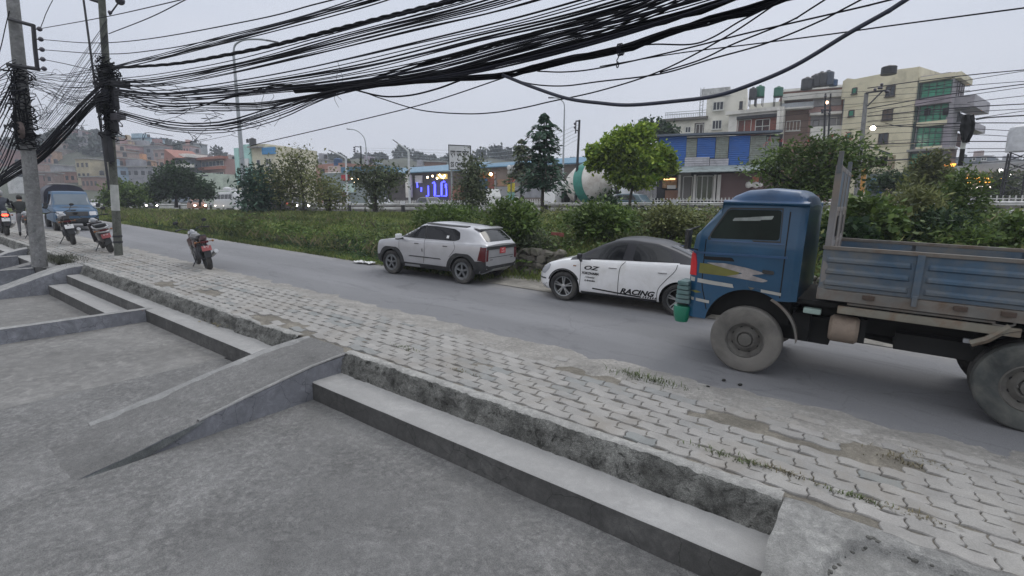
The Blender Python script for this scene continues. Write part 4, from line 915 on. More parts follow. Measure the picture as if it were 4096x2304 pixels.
# cable coils and splice boxes on the poles: a mass nobody could count
def coils(name,label,b,t,ys,rad,n,seed,spread=.12):
    q=random.Random(seed); mb=MB()
    for i in range(n):
        py=q.uniform(*ys); c=onp(b,t,py); rr=rad*q.uniform(.8,1.5); ph=q.uniform(0,6); tl=Vector((q.gauss(0,.35),q.gauss(0,.35),1)).normalized(); a=tl.orthogonal().normalized(); e=tl.cross(a)
        off=Vector((q.gauss(.04,spread*.5),q.gauss(0,spread*.5),0)); m_=q.choice((1.,1.,1.6))
        pts=[c+off+(a*math.cos(ph+s*2*PI/10)*rr+e*math.sin(ph+s*2*PI/10)*rr*m_)+Vector((0,0,q.gauss(0,.02))) for s in range(q.choice((6,8,11)))]
        mb.tube(pts,q.uniform(.008,.02),4,cap=False)
    for i in range(n//2):   # runs down the shaft
        y0,y1=sorted((q.uniform(*ys),q.uniform(*ys))); c0,c1=onp(b,t,y1),onp(b,t,y0); o_=Vector((q.gauss(.02,rad*.6),q.gauss(-rad*.5,rad*.5),0))
        pts=[c0+(c1-c0)*s/5+o_+Vector((q.gauss(0,.03),q.gauss(0,.03),0)) for s in range(6)]; mb.tube(pts,q.uniform(.01,.022),4,cap=False)
    tag(mb.build(name,M_cable,smooth='all'),label,'cable coils',kind='stuff')
coils('cable_coils','black cable coils wrapped round the thick leaning pole',b1,t1,(285,600),.17,90,1,.12)
coils('cable_coils','black cable coils and loops hanging round the slimmer pole',b2,t2,(235,560),.13,100,2,.16)
coils('cable_coils','black cable loops bunched on the upper part of the slimmer pole',b2,t2,(270,345),.17,45,5,.18)
def box_on(b,t,py,dx,dy,d,label,mt=M_iron,ang=0,rot=.3):
    c=onp(b,t,py)+Vector((dx,dy,0)); mb=MB(); mb.bbox((0,0,0),d,.02); mb.cyl((0,0,-d[2]/2),(0,0,-d[2]/2-.06),.03,8); mb.cyl((.04,0,d[2]/2),(.04,0,d[2]/2+.08),.02,8); o=mb.build('splice_box',mt,smooth=40,loc=c); o.rotation_euler=(0,ang,rot); tag(o,label,'cable box')
box_on(b2,t2,395,.22,.1,(.16,.14,.62),'tall black splice box beside the slimmer pole, topmost')
box_on(b2,t2,425,-.33,-.05,(.42,.18,.34),'squat black splice box on the left side of the slimmer pole')
box_on(b2,t2,470,.40,.1,(.46,.16,.2),'grey-purple splice closure right of the slimmer pole',mat('grey_closure',(.09,.085,.10),.6))
box_on(b2,t2,500,.2,.05,(.2,.15,.42),'black splice box under the purple closure')
box_on(b2,t2,590,.08,-.1,(.2,.16,.9),'long black sleeve strapped low on the slimmer pole')
box_on(b2,t2,345,.60,.1,(.75,.2,.15),'long flat splice closure slung right of the slimmer pole',ang=.15)
mb=MB(); c=onp(b1,t1,525)+Vector((.22,-.15,0)); mb.lathe([(.16,-.03),(.21,-.05),(.24,0),(.21,.05),(.16,.03),(.16,-.03)],(0,0,0),'y',20); mb.bbox((.02,0,.0),(.25,.1,.18),.03)
o=mb.build('cable_reel',mat('rusty_box',(.10,.075,.07),.8,var=.4,scale=8),smooth=40,loc=c); tag(o,'round rusty reel bolted to the thick leaning pole below the coils','cable reel')
# ------------------------------------------------------------------ cables
def cable(pts,r,label,group='black cables strung between the poles',Y=5.4,mt=M_cable,k=5,n=5,jit=0,name='overhead_cable',P3=None,ext=True):
    if P3 is None:
        P3=[Yp(x,y,Y) for x,y in pts]
        if pts[-1][1]<0 or pts[-1][0]>4096: P3=P3+[P3[-1]+(P3[-1]-P3[-2]).normalized()*2.5,P3[-1]+(P3[-1]-P3[-2]).normalized()*6]
    sp=spline(P3,k)
    if jit:
        q=rnd.random()*50; sp=[p+Vector((0,0,jit*noise.noise(Vector((p.x*1.3,q,0)))))+Vector((0,jit*noise.noise(Vector((p.x*1.3,q,7))),0)) for p in sp]
    mb=MB(); mb.tube(sp,r,n); o=mb.build(name,mt,smooth='all'); return tag(o,label,'cable',group)
GC='black cables strung between the poles'
LC='thin black cable in the dense bundle sweeping overhead from the slimmer pole'
fc=random.Random(11)
def resamp(pts,m=12):
    sp=[(p.x,p.y) for p in spline([Vector((a,b,0)) for a,b in pts],8)]
    L_=[0]
    for a,b in zip(sp,sp[1:]): L_.append(L_[-1]+math.hypot(b[0]-a[0],b[1]-a[1]))
    out=[]
    for i in range(m+1):
        s=L_[-1]*i/m; j=max(k for k in range(len(L_)) if L_[k]<=s+1e-9); j=min(j,len(sp)-2); t=(s-L_[j])/max(1e-9,L_[j+1]-L_[j]); out.append((sp[j][0]+(sp[j+1][0]-sp[j][0])*t,sp[j][1]+(sp[j+1][1]-sp[j][1])*t))
    return out
def family(A,B,n,r=(.0065,.0135),label=LC,group=GC,Y0=5.0,Y1=5.8,wav=6,tight=None):
    A=resamp(A);B=resamp(B)
    for i in range(n):
        t=(i+.5+fc.uniform(-.45,.45))/n; Y=fc.uniform(Y0,Y1); s=fc.uniform(0,99)
        pts=[]
        for j,(a,b) in enumerate(zip(A,B)):
            u=j/(len(A)-1); w_=wav*(1-.5*u); 
            pts.append((a[0]+(b[0]-a[0])*t,a[1]+(b[1]-a[1])*t+w_*noise.noise(Vector((u*4,s,0)))*2))
        q=fc.uniform(*r)
        cable(pts,q,label,group,Y,mt=fc.choice((M_cable,M_cable,M_cable2)),k=3)
# long steel-line wires from the bracket of the thick pole
for pts,lab in (([(165,114),(420,68),(700,5),(830,-30)],'topmost wire rising right from the bracket of the thick pole'),
    ([(165,158),(370,172),(600,155),(1024,78),(1250,20),(1450,-30)],'second wire from the bracket insulators, sagging behind the slimmer pole'),
    ([(170,199),(430,216),(640,198),(800,170),(1024,120),(1300,50),(1560,-20)],'third wire from the bracket insulators, below the second'),
    ([(175,238),(260,255),(360,278),(440,290)],'short wire from the lowest insulator to the slimmer pole'),
    ([(435,135),(600,70),(740,0),(800,-30)],'single wire leaving the bare upper shaft of the slimmer pole')):
    cable(pts,.011,lab,None,5.0,k=6)
family([(456,262),(640,215),(900,145),(1150,75),(1400,0),(1500,-40)],[(460,275),(640,240),(900,178),(1200,100),(1500,18),(1650,-35)],7)
# twisted service cable
A=resamp([(452,272),(700,255),(900,221),(1100,180),(1300,130),(1500,80),(1750,18),(1930,-30)],70)
base=[Yp(x,y,5.2) for x,y in A]; base+=[base[-1]+(base[-1]-base[-2]).normalized()*.25*k_ for k_ in range(1,22)]
mb=MB()
for ph in (0,2.1,4.2):
    mb.tube([p+Vector((0,.02*math.cos(i*.9+ph),.02*math.sin(i*.9+ph))) for i,p in enumerate(base)],.019,5)
tag(mb.build('twisted_cable',M_cable,smooth='all'),'thick twisted rope-like cable sweeping up from the slimmer pole','cable')
family([(455,318),(640,298),(900,250),(1200,170),(1500,88),(1800,5),(1930,-40)],[(455,345),(640,350),(900,305),(1250,228),(1600,140),(2000,50),(2280,-30)],11)
family([(460,345),(640,362),(900,326),(1250,262),(1600,180),(2050,75),(2350,-10)],[(460,388),(700,400),(1000,380),(1390,352),(1800,285),(2200,175),(2600,85),(2980,-20)],14,(0.0072,0.0151))
family([(465,430),(600,465),(760,490),(950,465),(1150,400),(1390,350),(1800,295),(2200,200),(2600,95),(2900,10)],[(470,470),(640,520),(850,537),(1050,500),(1230,430),(1400,358),(1800,310),(2200,225),(2600,112),(2960,-20)],10,(0.0065,0.0130))
family([(455,350),(600,395),(800,405),(1000,412),(1200,385),(1390,348),(1700,290),(2050,190),(2400,75),(2650,-30)],[(455,400),(650,450),(850,440),(1050,440),(1250,400),(1400,358),(1750,305),(2150,205),(2500,110),(2800,-20)],7,(0.0065,0.0130))
family([(460,300),(560,312),(700,335),(860,352),(1050,355),(1250,345),(1390,345),(1700,300)],[(450,370),(520,400),(620,450),(760,440),(980,375),(1100,340),(1250,352),(1420,352)],6,(.007,.012))
# taped heavy bundles
def bundle(pts,n,r,rad,label,Y=5.3):
    A=resamp(pts,26); base=[Yp(x,y,Y) for x,y in A]; base+=[base[-1]+(base[-1]-base[-2]).normalized()*k_ for k_ in (1.5,3,5)]; root=thing('cable_bundle',label,'cable bundle',base[0])
    for i in range(n):
        a=2*PI*i/n; rr=rad*(.35 if i==0 else 1); s=i*7.3
        mb=MB(); mb.tube([p-base[0]+Vector((0,rr*math.cos(a+j*.12)+.02*noise.noise(Vector((j*.5,s,0))),rr*math.sin(a+j*.12)+.03*noise.noise(Vector((j*.5,s,5))))) for j,p in enumerate(base)],r,5); mb.build('strand',M_cable,root,smooth='all')
bundle([(1180,365),(1390,353),(1700,320),(2000,302),(2200,256),(2470,198),(2700,122),(3000,38),(3220,-30)],9,.013,.028,'heaviest lower bundle of black cables, tied at a knot then rising to the right',5.3)
bundle([(1180,350),(1400,340),(1750,292),(2100,226),(2400,146),(2650,82),(2850,22),(3010,-30)],8,.012,.027,'upper heavy bundle of black cables parallel to the heaviest one',5.5)
bundle([(1390,350),(1650,268),(1900,200),(2150,130),(2400,62),(2620,-5),(2700,-40)],5,.010,.026,'third black cable bundle high in the middle of the sky',5.6)
cable([(2010,300),(2130,348),(2270,394),(2400,412),(2520,420),(2700,405),(2860,384),(3000,340),(3180,262),(3400,130),(3560,40),(3700,-50)],.019,'thickest single cable, sagging low alone across the right-hand sky',None,5.2,k=8,n=8,mt=mat('blue_black_sheath',(.010,.014,.035),.45,coat=.2))
for pts,r,lab in (([(1430,362),(1500,380),(1560,387),(1650,380),(1750,355),(1840,322)],.013,'short sagging loop of cable just right of the bundle knot'),
    ([(1330,352),(1440,365),(1520,392),(1680,440),(1850,455),(1980,450),(2100,430),(2200,407),(2400,363),(2640,285),(2900,150),(3120,5),(3200,-40)],.008,'thin wire hanging lowest over the street lamps in the middle'),
    ([(1000,585),(1065,568),(1400,490),(1700,415),(1972,326),(2040,300)],.008,'thin straight wire climbing from the far trees to the bundle'),
    ([(2010,302),(2120,335),(2250,344),(2400,326),(2640,296),(2850,235),(3060,175),(3280,85),(3460,-10)],.008,'thin wire curving just under the heavy bundles at right'),
    ([(2150,285),(2260,288),(2400,272),(2700,205),(2980,135),(3200,85),(3460,25),(3640,-20)],.008,'thin wire crossing above the curved one at right'),
    ([(2470,200),(2600,178),(2760,178),(2850,150),(2960,85),(3070,30),(3180,-30)],.008,'thin drooping wire hanging from the tied bundle hook'),
    ([(2400,266),(2700,215),(3000,178),(3300,140),(3600,98),(4096,32),(4300,5)],.006,'long faint wire running to the upper right corner'),
    ([(2640,290),(2800,240),(2930,178),(3050,130),(3180,75),(3330,-20)],.008,'wire crossing the curved wire at a shallow angle, upper right'),
    ([(140,290),(230,300),(330,285),(430,272)],.010,'slack cable from the thick pole to the slimmer pole, upper'),
    ([(700,340),(760,420),(740,450),(700,470)],.006,'stray loose wire end among the left bundle')):
    cable(pts,r,lab,None,5.25,k=7)
# hook and tie on the bundle
mb=MB(); c=Yp(2472,200,5.25); mb.tube([c+Vector((0,.045*math.cos(a*.7),.06*math.sin(a*.7)))+Vector((.002*a,0,0)) for a in range(28)],.007,5); mb.tube([c+Vector((.01*math.sin(s),0,-.05-.012*s)) for s in range(7)],.006,5); mb.tube([c+Vector((.012*math.cos(a),0,-.15+.03*math.sin(a))) for a in [s*.7 for s in range(11)]],.006,5)
tag(mb.build('cable_tie',M_cable2,smooth='all'),'tie with a dangling loop round the heaviest cable bundle','cable tie')
family([(110,288),(200,300),(320,300),(432,275)],[(112,340),(200,380),(300,430),(436,410)],18,(.004,.010),'thin cable slung between the two concrete poles at left','cables between the two left poles',4.2,5.0,8)
# steep fan running down-left behind the thick pole
def fan(A,B,n,r,label,group,D0,D1,wav=8):
    A=resamp(A);B=resamp(B)
    for i in range(n):
        t=(i+fc.random())/n; s=fc.uniform(0,99); pts=[]; m=len(A)
        for j,(a,b) in enumerate(zip(A,B)):
            u=j/(m-1); pts.append(V(a[0]+(b[0]-a[0])*t,a[1]+(b[1]-a[1])*t+wav*noise.noise(Vector((u*3,s,0))),D0+(D1-D0)*u+.3*noise.noise(Vector((u,s,3)))))
        cable(None,fc.uniform(*r),label,group,P3=pts,k=3,mt=fc.choice((M_cable,M_cable2)))
D2=Dh(b2)
fan([(430,305),(330,405),(240,500),(150,598),(60,655),(0,700),(-80,760)],[(436,380),(350,455),(270,545),(170,640),(90,690),(0,745),(-80,800)],20,(.010,.021),'black cable in the steep bundle dropping left from the slimmer pole','steep cable bundle behind the thick pole',D2-.1,D2+1.6)
fan([(70,240),(40,300),(0,380),(-60,480)],[(95,520),(60,600),(20,700),(-60,830)],16,(.008,.016),'dark cable fanning down to the left edge from the thick pole','cables fanning off the left edge',D1+.1,D1+1,14)
fan([(60,230),(30,245),(0,262),(-60,300)],[(100,430),(60,425),(0,440),(-60,480)],18,(.005,.010),'thin cable leaving the frame left of the thick pole','thin cables at the left edge',D1,D1-1.5,12)
fan([(430,70),(340,200),(250,330),(150,480)],[(432,230),(380,330),(300,440),(190,560)],16,(.004,.007),'faint crossing wire between the two left poles','faint crossing wires at left',D2,D1+.3,10)
fan([(205,0),(180,50),(160,110)],[(215,0),(190,50),(165,112)],1,(.009,.01),'wire dropping to the bracket of the thick pole from above',None,D1,D1)
fan([(35,40),(15,120),(0,190),(-30,300)],[(38,40),(20,120),(4,190),(-30,320)],1,(.012,.013),'dark wire falling from the top of the thick pole to the left edge',None,D1,D1-.5)
# loose tangles
mb=MB(); q=random.Random(5)
for i in range(60):
    if i<22: x,y,sx,sy=q.uniform(110,260),q.uniform(285,520),60,45
    elif i<30: x,y,sx,sy=q.uniform(10,90),q.uniform(380,650),50,70
    else: x,y,sx,sy=q.uniform(460,980),0,80,30; y=400+60*math.sin((x-460)/180)+q.uniform(-30,110)
    pts=[V(x+q.gauss(0,sx)*.6+j*sx*.4,y+q.gauss(0,sy)*.45,D2-.5+q.uniform(-.4,.4)) for j in range(4)]
    mb.tube(spline(pts,5),q.uniform(.004,.008),4,cap=False)
tag(mb.build('loose_wires',M_cable2,smooth='all'),'fine tangle of loose wires hanging between the bundles at left','loose wires',kind='stuff')
mb=MB(); q=random.Random(9)
for x,y0,y1 in ((1355,245,430),(1352,290,400),(1050,345,500),(1080,330,470),(1105,400,505),(1020,400,520)):
    pts=[Yp(x+q.gauss(0,5)+j*q.uniform(-3,6),y0+(y1-y0)*j/5,5.3) for j in range(6)]; mb.tube(spline(pts,4),.004,4)
tag(mb.build('dangling_wires',M_cable2,smooth='all'),'thin frayed wires dangling from the cable knot','loose wires',kind='stuff')
# ------------------------------------------------------------------ two-wheelers
M_dred=mat('dusty_red_plate',(.35,.09,.09),.6)
def bike(label,loc,yaw,lean,kind='bike',tank=(.03,.03,.035),plate=M_dred,acc=(.3,.01,.01),s=1.):
    r0=thing('scooter' if kind=='scooter' else 'motorcycle',label,'scooter' if kind=='scooter' else 'motorcycle',loc,(lean,-math.atan(G),yaw)); r0.scale=(s,s,s)
    mt=mat('bike_paint_%d'%int(sum(tank)*1000),tank,.35,coat=.5); ac=mat('bike_accent_%d'%int(sum(acc)*1000),acc,.4,coat=.4)
    wr=.30 if kind!='scooter' else .24; xf,xr=.66,-.64
    for x,w_ in ((xf,.10),(xr,.13)):
        mb=MB(); mb.lathe([(wr*.78,-w_*.4),(wr*.9,-w_*.5),(wr,-w_*.2),(wr,w_*.2),(wr*.9,w_*.5),(wr*.78,w_*.4),(wr*.76,0),(wr*.78,-w_*.4)],(0,0,0),'y',28); t=mb.build('wheel',M_tyre,r0,smooth=40,loc=(x,0,wr))
        mb=MB(); mb.lathe([(wr*.78,-.03),(wr*.72,-.03),(wr*.72,.03),(wr*.78,.03)],(0,0,0),'y',24); mb.cyl((0,-.06,0),(0,.06,0),.04,10)
        for k in range(6): a=k*PI/3; mb.cyl((0,0,0),(wr*.74*math.cos(a),0,wr*.74*math.sin(a)),.012,6)
        mb.build('rim',M_rimdark,t,smooth=40)
    if kind=='scooter':
        mb=MB()
        sec=[(-.82,.44,.02,.60),(-.72,.36,.13,.74),(-.45,.30,.17,.80),(-.15,.26,.16,.78),(.02,.22,.13,.60),(.08,.22,.12,.28)]
        rings=[]
        for x,z0,w_,z1 in sec:
            rings.append([(x,w_*math.cos(a)*(1 if abs(math.cos(a))<2 else 1),(z0+z1)/2+(z1-z0)/2*math.sin(a)) for a in [2*PI*k/14 for k in range(14)]])
        mb.add([p for r_ in rings for p in r_],[(i*14+k,i*14+(k+1)%14,(i+1)*14+(k+1)%14,(i+1)*14+k) for i in range(len(sec)-1) for k in range(14)]+[tuple(range(14)),tuple(range(5*14,6*14))]); mb.build('body',mt,r0,smooth=60,fix=True)
        mb=MB(); mb.bbox((.25,0,.26),(.5,.3,.06),.02); mb.bbox((.50,0,.55),(.08,.36,.62),.04,(0,-.25,0)); mb.bbox((.60,0,.36),(.34,.14,.05),.02,(0,.2,0)); mb.build('front_shield',mt,r0,smooth=50)
        mb=MB(); mb.bbox((-.30,0,.80),(.72,.27,.09),.04,(0,.04,0)); mb.build('seat',M_black,r0,smooth=50)
        for x,z in ((-.5,.66),(-.40,.76)):
            mb=MB(); mb.tube(spline([(x+.3,.15,z+.02),(x-.15,.17,z),(x-.34,.08,z-.02),(x-.34,-.08,z-.02),(x-.15,-.17,z),(x+.3,-.15,z+.02)],4),.022,6); mb.build('grab_rail' if z>.7 else 'body_trim',M_chrome,r0,smooth=60)
        hz=.98; hx=.42
    else:
        mb=MB(); mb.tube(spline([(.45,0,.80),(.3,0,.45),(0,0,.28),(-.3,0,.35),(-.45,0,.62),(-.2,0,.70),(.45,0,.78)],4),.03,6); mb.tube([(-.2,.05,.35),(xr,.09,wr)],.025,6); mb.tube([(-.2,-.05,.35),(xr,-.09,wr)],.025,6)
        mb.tube([(-.45,.1,.66),(xr+.05,.1,wr+.02)],.03,8); mb.tube([(-.45,-.1,.66),(xr+.05,-.1,wr+.02)],.03,8); mb.build('frame',M_iron,r0,smooth=50)
        mb=MB(); mb.bbox((.08,0,.40),(.38,.24,.26),.05); mb.bbox((.15,0,.58),(.16,.14,.18),.03,(0,.3,0)); mb.cyl((.02,-.15,.36),(.02,.15,.36),.1,14); mb.build('engine',mat('engine_grey',(.12,.12,.125),.5,.6),r0,smooth=40)
        mb=MB(); mb.ball((.18,0,.82),.22,16,(1.25,.62,.55)); mb.build('fuel_tank',mt,r0,smooth='all')
        mb=MB(); mb.bbox((-.20,0,.80),(.52,.25,.10),.045,(0,.08,0)); mb.bbox((-.58,0,.88),(.36,.20,.09),.04,(0,.2,0)); mb.build('seat',M_black,r0,smooth=50)
        mb=MB(); mb.bbox((-.72,0,.84),(.34,.15,.11),.04,(0,.3,0)); mb.build('tail_fairing',ac,r0,smooth=50)
        for sd in (1,-1): mb=MB(); mb.bbox((-.15,.12*sd,.68),(.3,.05,.18),.02); mb.build('side_panel',ac,r0,smooth=50)
        mb=MB(); mb.tube(spline([(.1,-.16,.33),(-.2,-.19,.28),(-.45,-.20,.36)],4),.025,8); mb.tube([(-.35,-.20,.33),(-.85,-.22,.50)],[.045,.055],10); mb.build('exhaust',M_chrome if kind=='bike' else M_iron,r0,smooth=50)
        for sd in (1,-1): mb=MB(); mb.bbox((.30,.14*sd,.70),(.3,.03,.2),.015,(0,.3,.15*sd)); mb.build('tank_shroud',ac,r0,smooth=50)
        mb=MB(); mb.lathe([(wr+.05,-.07),(wr+.06,0),(wr+.05,.07)],(0,0,0),'y',16,full=PI*.8); o=mb.build('front_mudguard',mt,r0,smooth=60,loc=(xf,0,wr)); o.rotation_euler.y=-.3
        hz=1.0; hx=.42
    for sd in (1,-1):
        mb=MB(); mb.cyl((xf,.09*sd,wr),(hx+.03,.09*sd,hz-.08),.024,8); mb.build('fork',M_chrome,r0,smooth=50)
        mb=MB(); mb.tube(spline([(hx+.02,.05*sd,hz-.02),(hx,.2*sd,hz+.05),(hx-.10,.36*sd,hz+.04)],4),.014,6); mb.cyl((hx-.06,.28*sd,hz+.045),(hx-.12,.40*sd,hz+.035),.022,8); mb.build('handlebar',M_black,r0,smooth=50)
        mb=MB(); mb.cyl((hx-.02,.22*sd,hz+.04),(hx+.0,.32*sd,hz+.19),.008,6); mb.ball((hx,.34*sd,hz+.23),.07,10,(.25,1,.7)); mb.build('mirror',M_black,r0,smooth=50)
    mb=MB(); mb.ball((hx+.13,0,hz-.10),.10,14,(.9,1,1)); mb.build('headlamp',M_lamp,r0,smooth='all')
    zx,zz=(-.84,.52) if kind=='scooter' else (-.92,.62)
    mb=MB(); mb.bbox((zx-.02,0,zz-.1),(.03,.16,.30),.01,(0,.25,0)); mb.build('rear_mudguard',M_black,r0)
    mb=MB(); mb.bbox((zx-.04,0,zz),(.012,.22,.13),.004,(0,.25,0)); pl=mb.build('number_plate',plate,r0)
    vs,fs=textmesh('बा ९४\n६३०१' if plate is M_dred else 'बा २',.055,0,0,1,.001,'CENTER'); mb=MB(); mb.add([(zx-.049-.25*0-(v[1])*.25,-v[0],zz+.02+v[1]) for v in vs],fs); mb.build('lettering',M_wht if plate is M_dred else M_gap,pl)
    mb=MB(); mb.bbox((zx+.03,0,zz+.16),(.03,.17,.06),.012); mb.build('tail_lamp',M_taill,r0,smooth=40)
    mb=MB(); mb.cyl((-.05,.12,.28),(-.14,.32,.02),.012,6); mb.build('side_stand',M_iron,r0)
    for sd in (1,-1): mb=MB(); mb.cyl((zx+.1,.08*sd,zz+.16),(zx+.08,.19*sd,zz+.16),.01,6); mb.ball((zx+.08,.2*sd,zz+.16),.03,8); mb.build('indicator',mat('amber_lens',(.25,.1,.03),.3),r0,smooth=50)
    return r0
def mid(a,b): return (a+b)/2
gB=P(795,1072,0); gF=P(738,1053,0)
bike('red and black motorcycle standing alone at the road edge, leaning on its stand',Vector((-15.75,6.3,G*15.75)),PI-.20,-.13,tank=(.10,.10,.10),acc=(.045,.010,.010),s=1.06)
bike('dark grey scooter with chrome rails and red plate, leaning beside the slimmer pole',Vector((-21.3,5.55,G*21.3+.06)),PI-.12,-.22,'scooter',tank=(.035,.03,.033),s=1.12)
bike('black motorcycle with a white plate, parked in front of the blue pickup',Vector((-24.6,5.35,G*24.6+.06)),PI-.13,-.14,tank=(.012,.012,.012),plate=M_wht,acc=(.012,.012,.013),s=1.12)
bike('dark motorcycle half hidden behind the thick pole, next to the person',Vector((-27.6,4.9,G*27.6+.06)),PI-.05,-.15,tank=(.03,.03,.03),plate=M_wht,acc=(.02,.02,.02),s=1.05)
rb=bike('motorcycle with a glowing red tail lamp, ridden off the left edge of the picture',Vector((-29.8,4.35,G*29.8+.06)),PI-.05,0,tank=(.05,.05,.06),plate=M_wht,acc=(.35,.35,.36),s=1.1)
for ch in rb.children:
    if ch.name.startswith('tail_lamp'): ch.data=ch.data.copy(); ch.data.materials[0]=glow('red_tail_glow',(1.,.05,.02),9)
# ------------------------------------------------------------------ people
def person(name,label,cat,loc,rotz,J,R_,mats,scale=1.,head=None,hair=True,helmet=None):
    """J: joints, R_: radii; one skinned surface"""
    names=list(J); E=[('pelvis','waist'),('waist','chest'),('chest','neck'),('neck','head0'),('head0','head1')]
    for s in 'LR': E+=[('chest','sh'+s),('sh'+s,'el'+s),('el'+s,'wr'+s),('wr'+s,'hd'+s),('pelvis','hip'+s),('hip'+s,'kn'+s),('kn'+s,'an'+s),('an'+s,'to'+s)]
    for s in 'LR':
        w_=Vector(J['wr'+s]); h_=Vector(J['hd'+s]); d=(h_-w_).normalized(); sd=d.cross(Vector((0,0,1))).normalized() if abs(d.z)<.95 else Vector((1,0,0))
        for k in range(4):
            a='f%s%da'%(s,k); b='f%s%db'%(s,k); J[a]=tuple(h_+d*.045+sd*(k-1.5)*.019); J[b]=tuple(h_+d*(.085+.01*(k in(1,2)))+sd*(k-1.5)*.021+Vector((0,0,-.012))); R_[a]=.011; R_[b]=.009; names+=[a,b]; E+=[('hd'+s,a),(a,b)]
        a='t%s'%s; J[a]=tuple(w_+d*.05+sd*.045); R_[a]=.011; names.append(a); E.append(('hd'+s,a))
    me=bpy.data.meshes.new(name); idx={n_:i for i,n_ in enumerate(names)}
    me.from_pydata([J[n_] for n_ in names],[(idx[a],idx[b]) for a,b in E],[]); o=bpy.data.objects.new(name,me); COL.objects.link(o)
    sk=o.modifiers.new('skin','SKIN'); 
    for i,n_ in enumerate(names):
        sv=me.skin_vertices[0].data[i]; r_=R_[n_]; sv.radius=(r_,r_) if not hasattr(r_,'__len__') else r_; sv.use_root=(n_=='pelvis')
    sb=o.modifiers.new('s','SUBSURF'); sb.levels=2; sb.render_levels=2
    dg=bpy.context.evaluated_depsgraph_get(); m2=bpy.data.meshes.new_from_object(o.evaluated_get(dg)); o.modifiers.clear(); o.data=m2
    for m_ in mats: m2.materials.append(m_)
    P0=Vector(J['pelvis']); neck=Vector(J['neck'])
    for p in m2.polygons:
        c=p.center; i=0
        up=(neck-P0).normalized(); t=(c-P0).dot(up)
        if (c-Vector(J['head0'])).length<.17 and t>(neck-P0).length-.01: i=2
        elif min((c-Vector(J['hdL'])).length,(c-Vector(J['hdR'])).length)<.12: i=2
        elif min((c-Vector(J['toL'])).length,(c-Vector(J['toR'])).length,(c-Vector(J['anL'])).length,(c-Vector(J['anR'])).length)<.10: i=3
        elif t<.03 or min((c-Vector(J['knL'])).length,(c-Vector(J['knR'])).length)<.2: i=1
        p.material_index=i
    m2.polygons.foreach_set('use_smooth',[True]*len(m2.polygons))
    o.location=loc; o.rotation_euler.z=rotz; o.scale=(scale,)*3; tag(o,label,cat)
    h0,h1=Vector(J['head0']),Vector(J['head1']); hc=(h0+h1)/2; fx=Vector(J.get('face',(1,0,0)))-Vector((0,0,0)) if 'face' in J else Vector((1,0,0))
    mb=MB(); mb.ball(tuple(hc+Vector((-.018,0,.03))),.118,14,(.95,.85,1.0)) if not helmet else mb.ball(tuple(hc+Vector((0,0,.02))),.15,16,(1.05,.95,1.05))
    mb.build('helmet' if helmet else 'hair',helmet or mat('dark_hair',(.01,.008,.007),.6),o,smooth='all')
    f=MB(); f.ball(tuple(hc+Vector((.10,0,-.02))),.018,8,(1,.7,1.2)); f.build('nose',mats[2],o,smooth='all')
    return o
skin=mat('skin',(.28,.16,.11),.6,var=.08); jk=mat('black_jacket',(.012,.014,.014),.8); tr=mat('grey_trousers',(.16,.16,.17),.85); sh=mat('dark_shoes',(.02,.02,.02),.6)
RR=lambda:dict(pelvis=.135,waist=.125,chest=.15,neck=.06,head0=.085,head1=.075,shL=.07,shR=.07,elL=.045,elR=.045,wrL=.03,wrR=.03,hdL=.034,hdR=.034,hipL=.09,hipR=.09,knL=.06,knR=.06,anL=.042,anR=.042,toL=.035,toR=.035)
person('person','person in a black top and grey trousers bending forward beside the thick pole','person',Vector((-28.6,4.75,G*28.6+.06)),PI*.93,
  dict(pelvis=(0,0,.88),waist=(.02,0,1.02),chest=(.10,0,1.27),neck=(.17,0,1.42),head0=(.23,0,1.50),head1=(.26,0,1.60),shL=(.10,.18,1.33),shR=(.10,-.18,1.33),elL=(.22,.22,1.08),elR=(.24,-.22,1.08),wrL=(.44,.16,1.02),wrR=(.46,-.16,1.03),hdL=(.52,.14,1.02),hdR=(.54,-.14,1.03),hipL=(0,.1,.85),hipR=(0,-.1,.85),knL=(.10,.11,.48),knR=(-.02,-.12,.47),anL=(-.02,.12,.08),anR=(-.26,-.12,.10),toL=(.15,.13,.035),toR=(-.12,-.13,.035)),RR(),[jk,tr,skin,sh],1.0)
person('person','helmeted rider in a dark jacket on the motorcycle cut by the left edge','person',Vector((-29.8,4.35,G*29.8+.06)),PI-.05,
  dict(pelvis=(-.2,0,.93),waist=(-.18,0,1.08),chest=(-.06,0,1.34),neck=(0,0,1.48),head0=(.03,0,1.57),head1=(.04,0,1.66),shL=(-.05,.19,1.38),shR=(-.05,-.19,1.38),elL=(.12,.28,1.18),elR=(.12,-.28,1.18),wrL=(.32,.34,1.13),wrR=(.32,-.34,1.13),hdL=(.39,.35,1.13),hdR=(.39,-.35,1.13),hipL=(-.18,.12,.90),hipR=(-.18,-.12,.90),knL=(.18,.22,.70),knR=(.18,-.22,.70),anL=(-.02,.2,.36),anR=(-.02,-.2,.36),toL=(.14,.2,.31),toR=(.14,-.2,.31)),RR(),[mat('navy_jacket',(.03,.035,.05),.8),mat('dark_jeans',(.03,.04,.06),.85),skin,sh],1.05,helmet=mat('grey_helmet',(.25,.25,.26),.3,coat=.5))
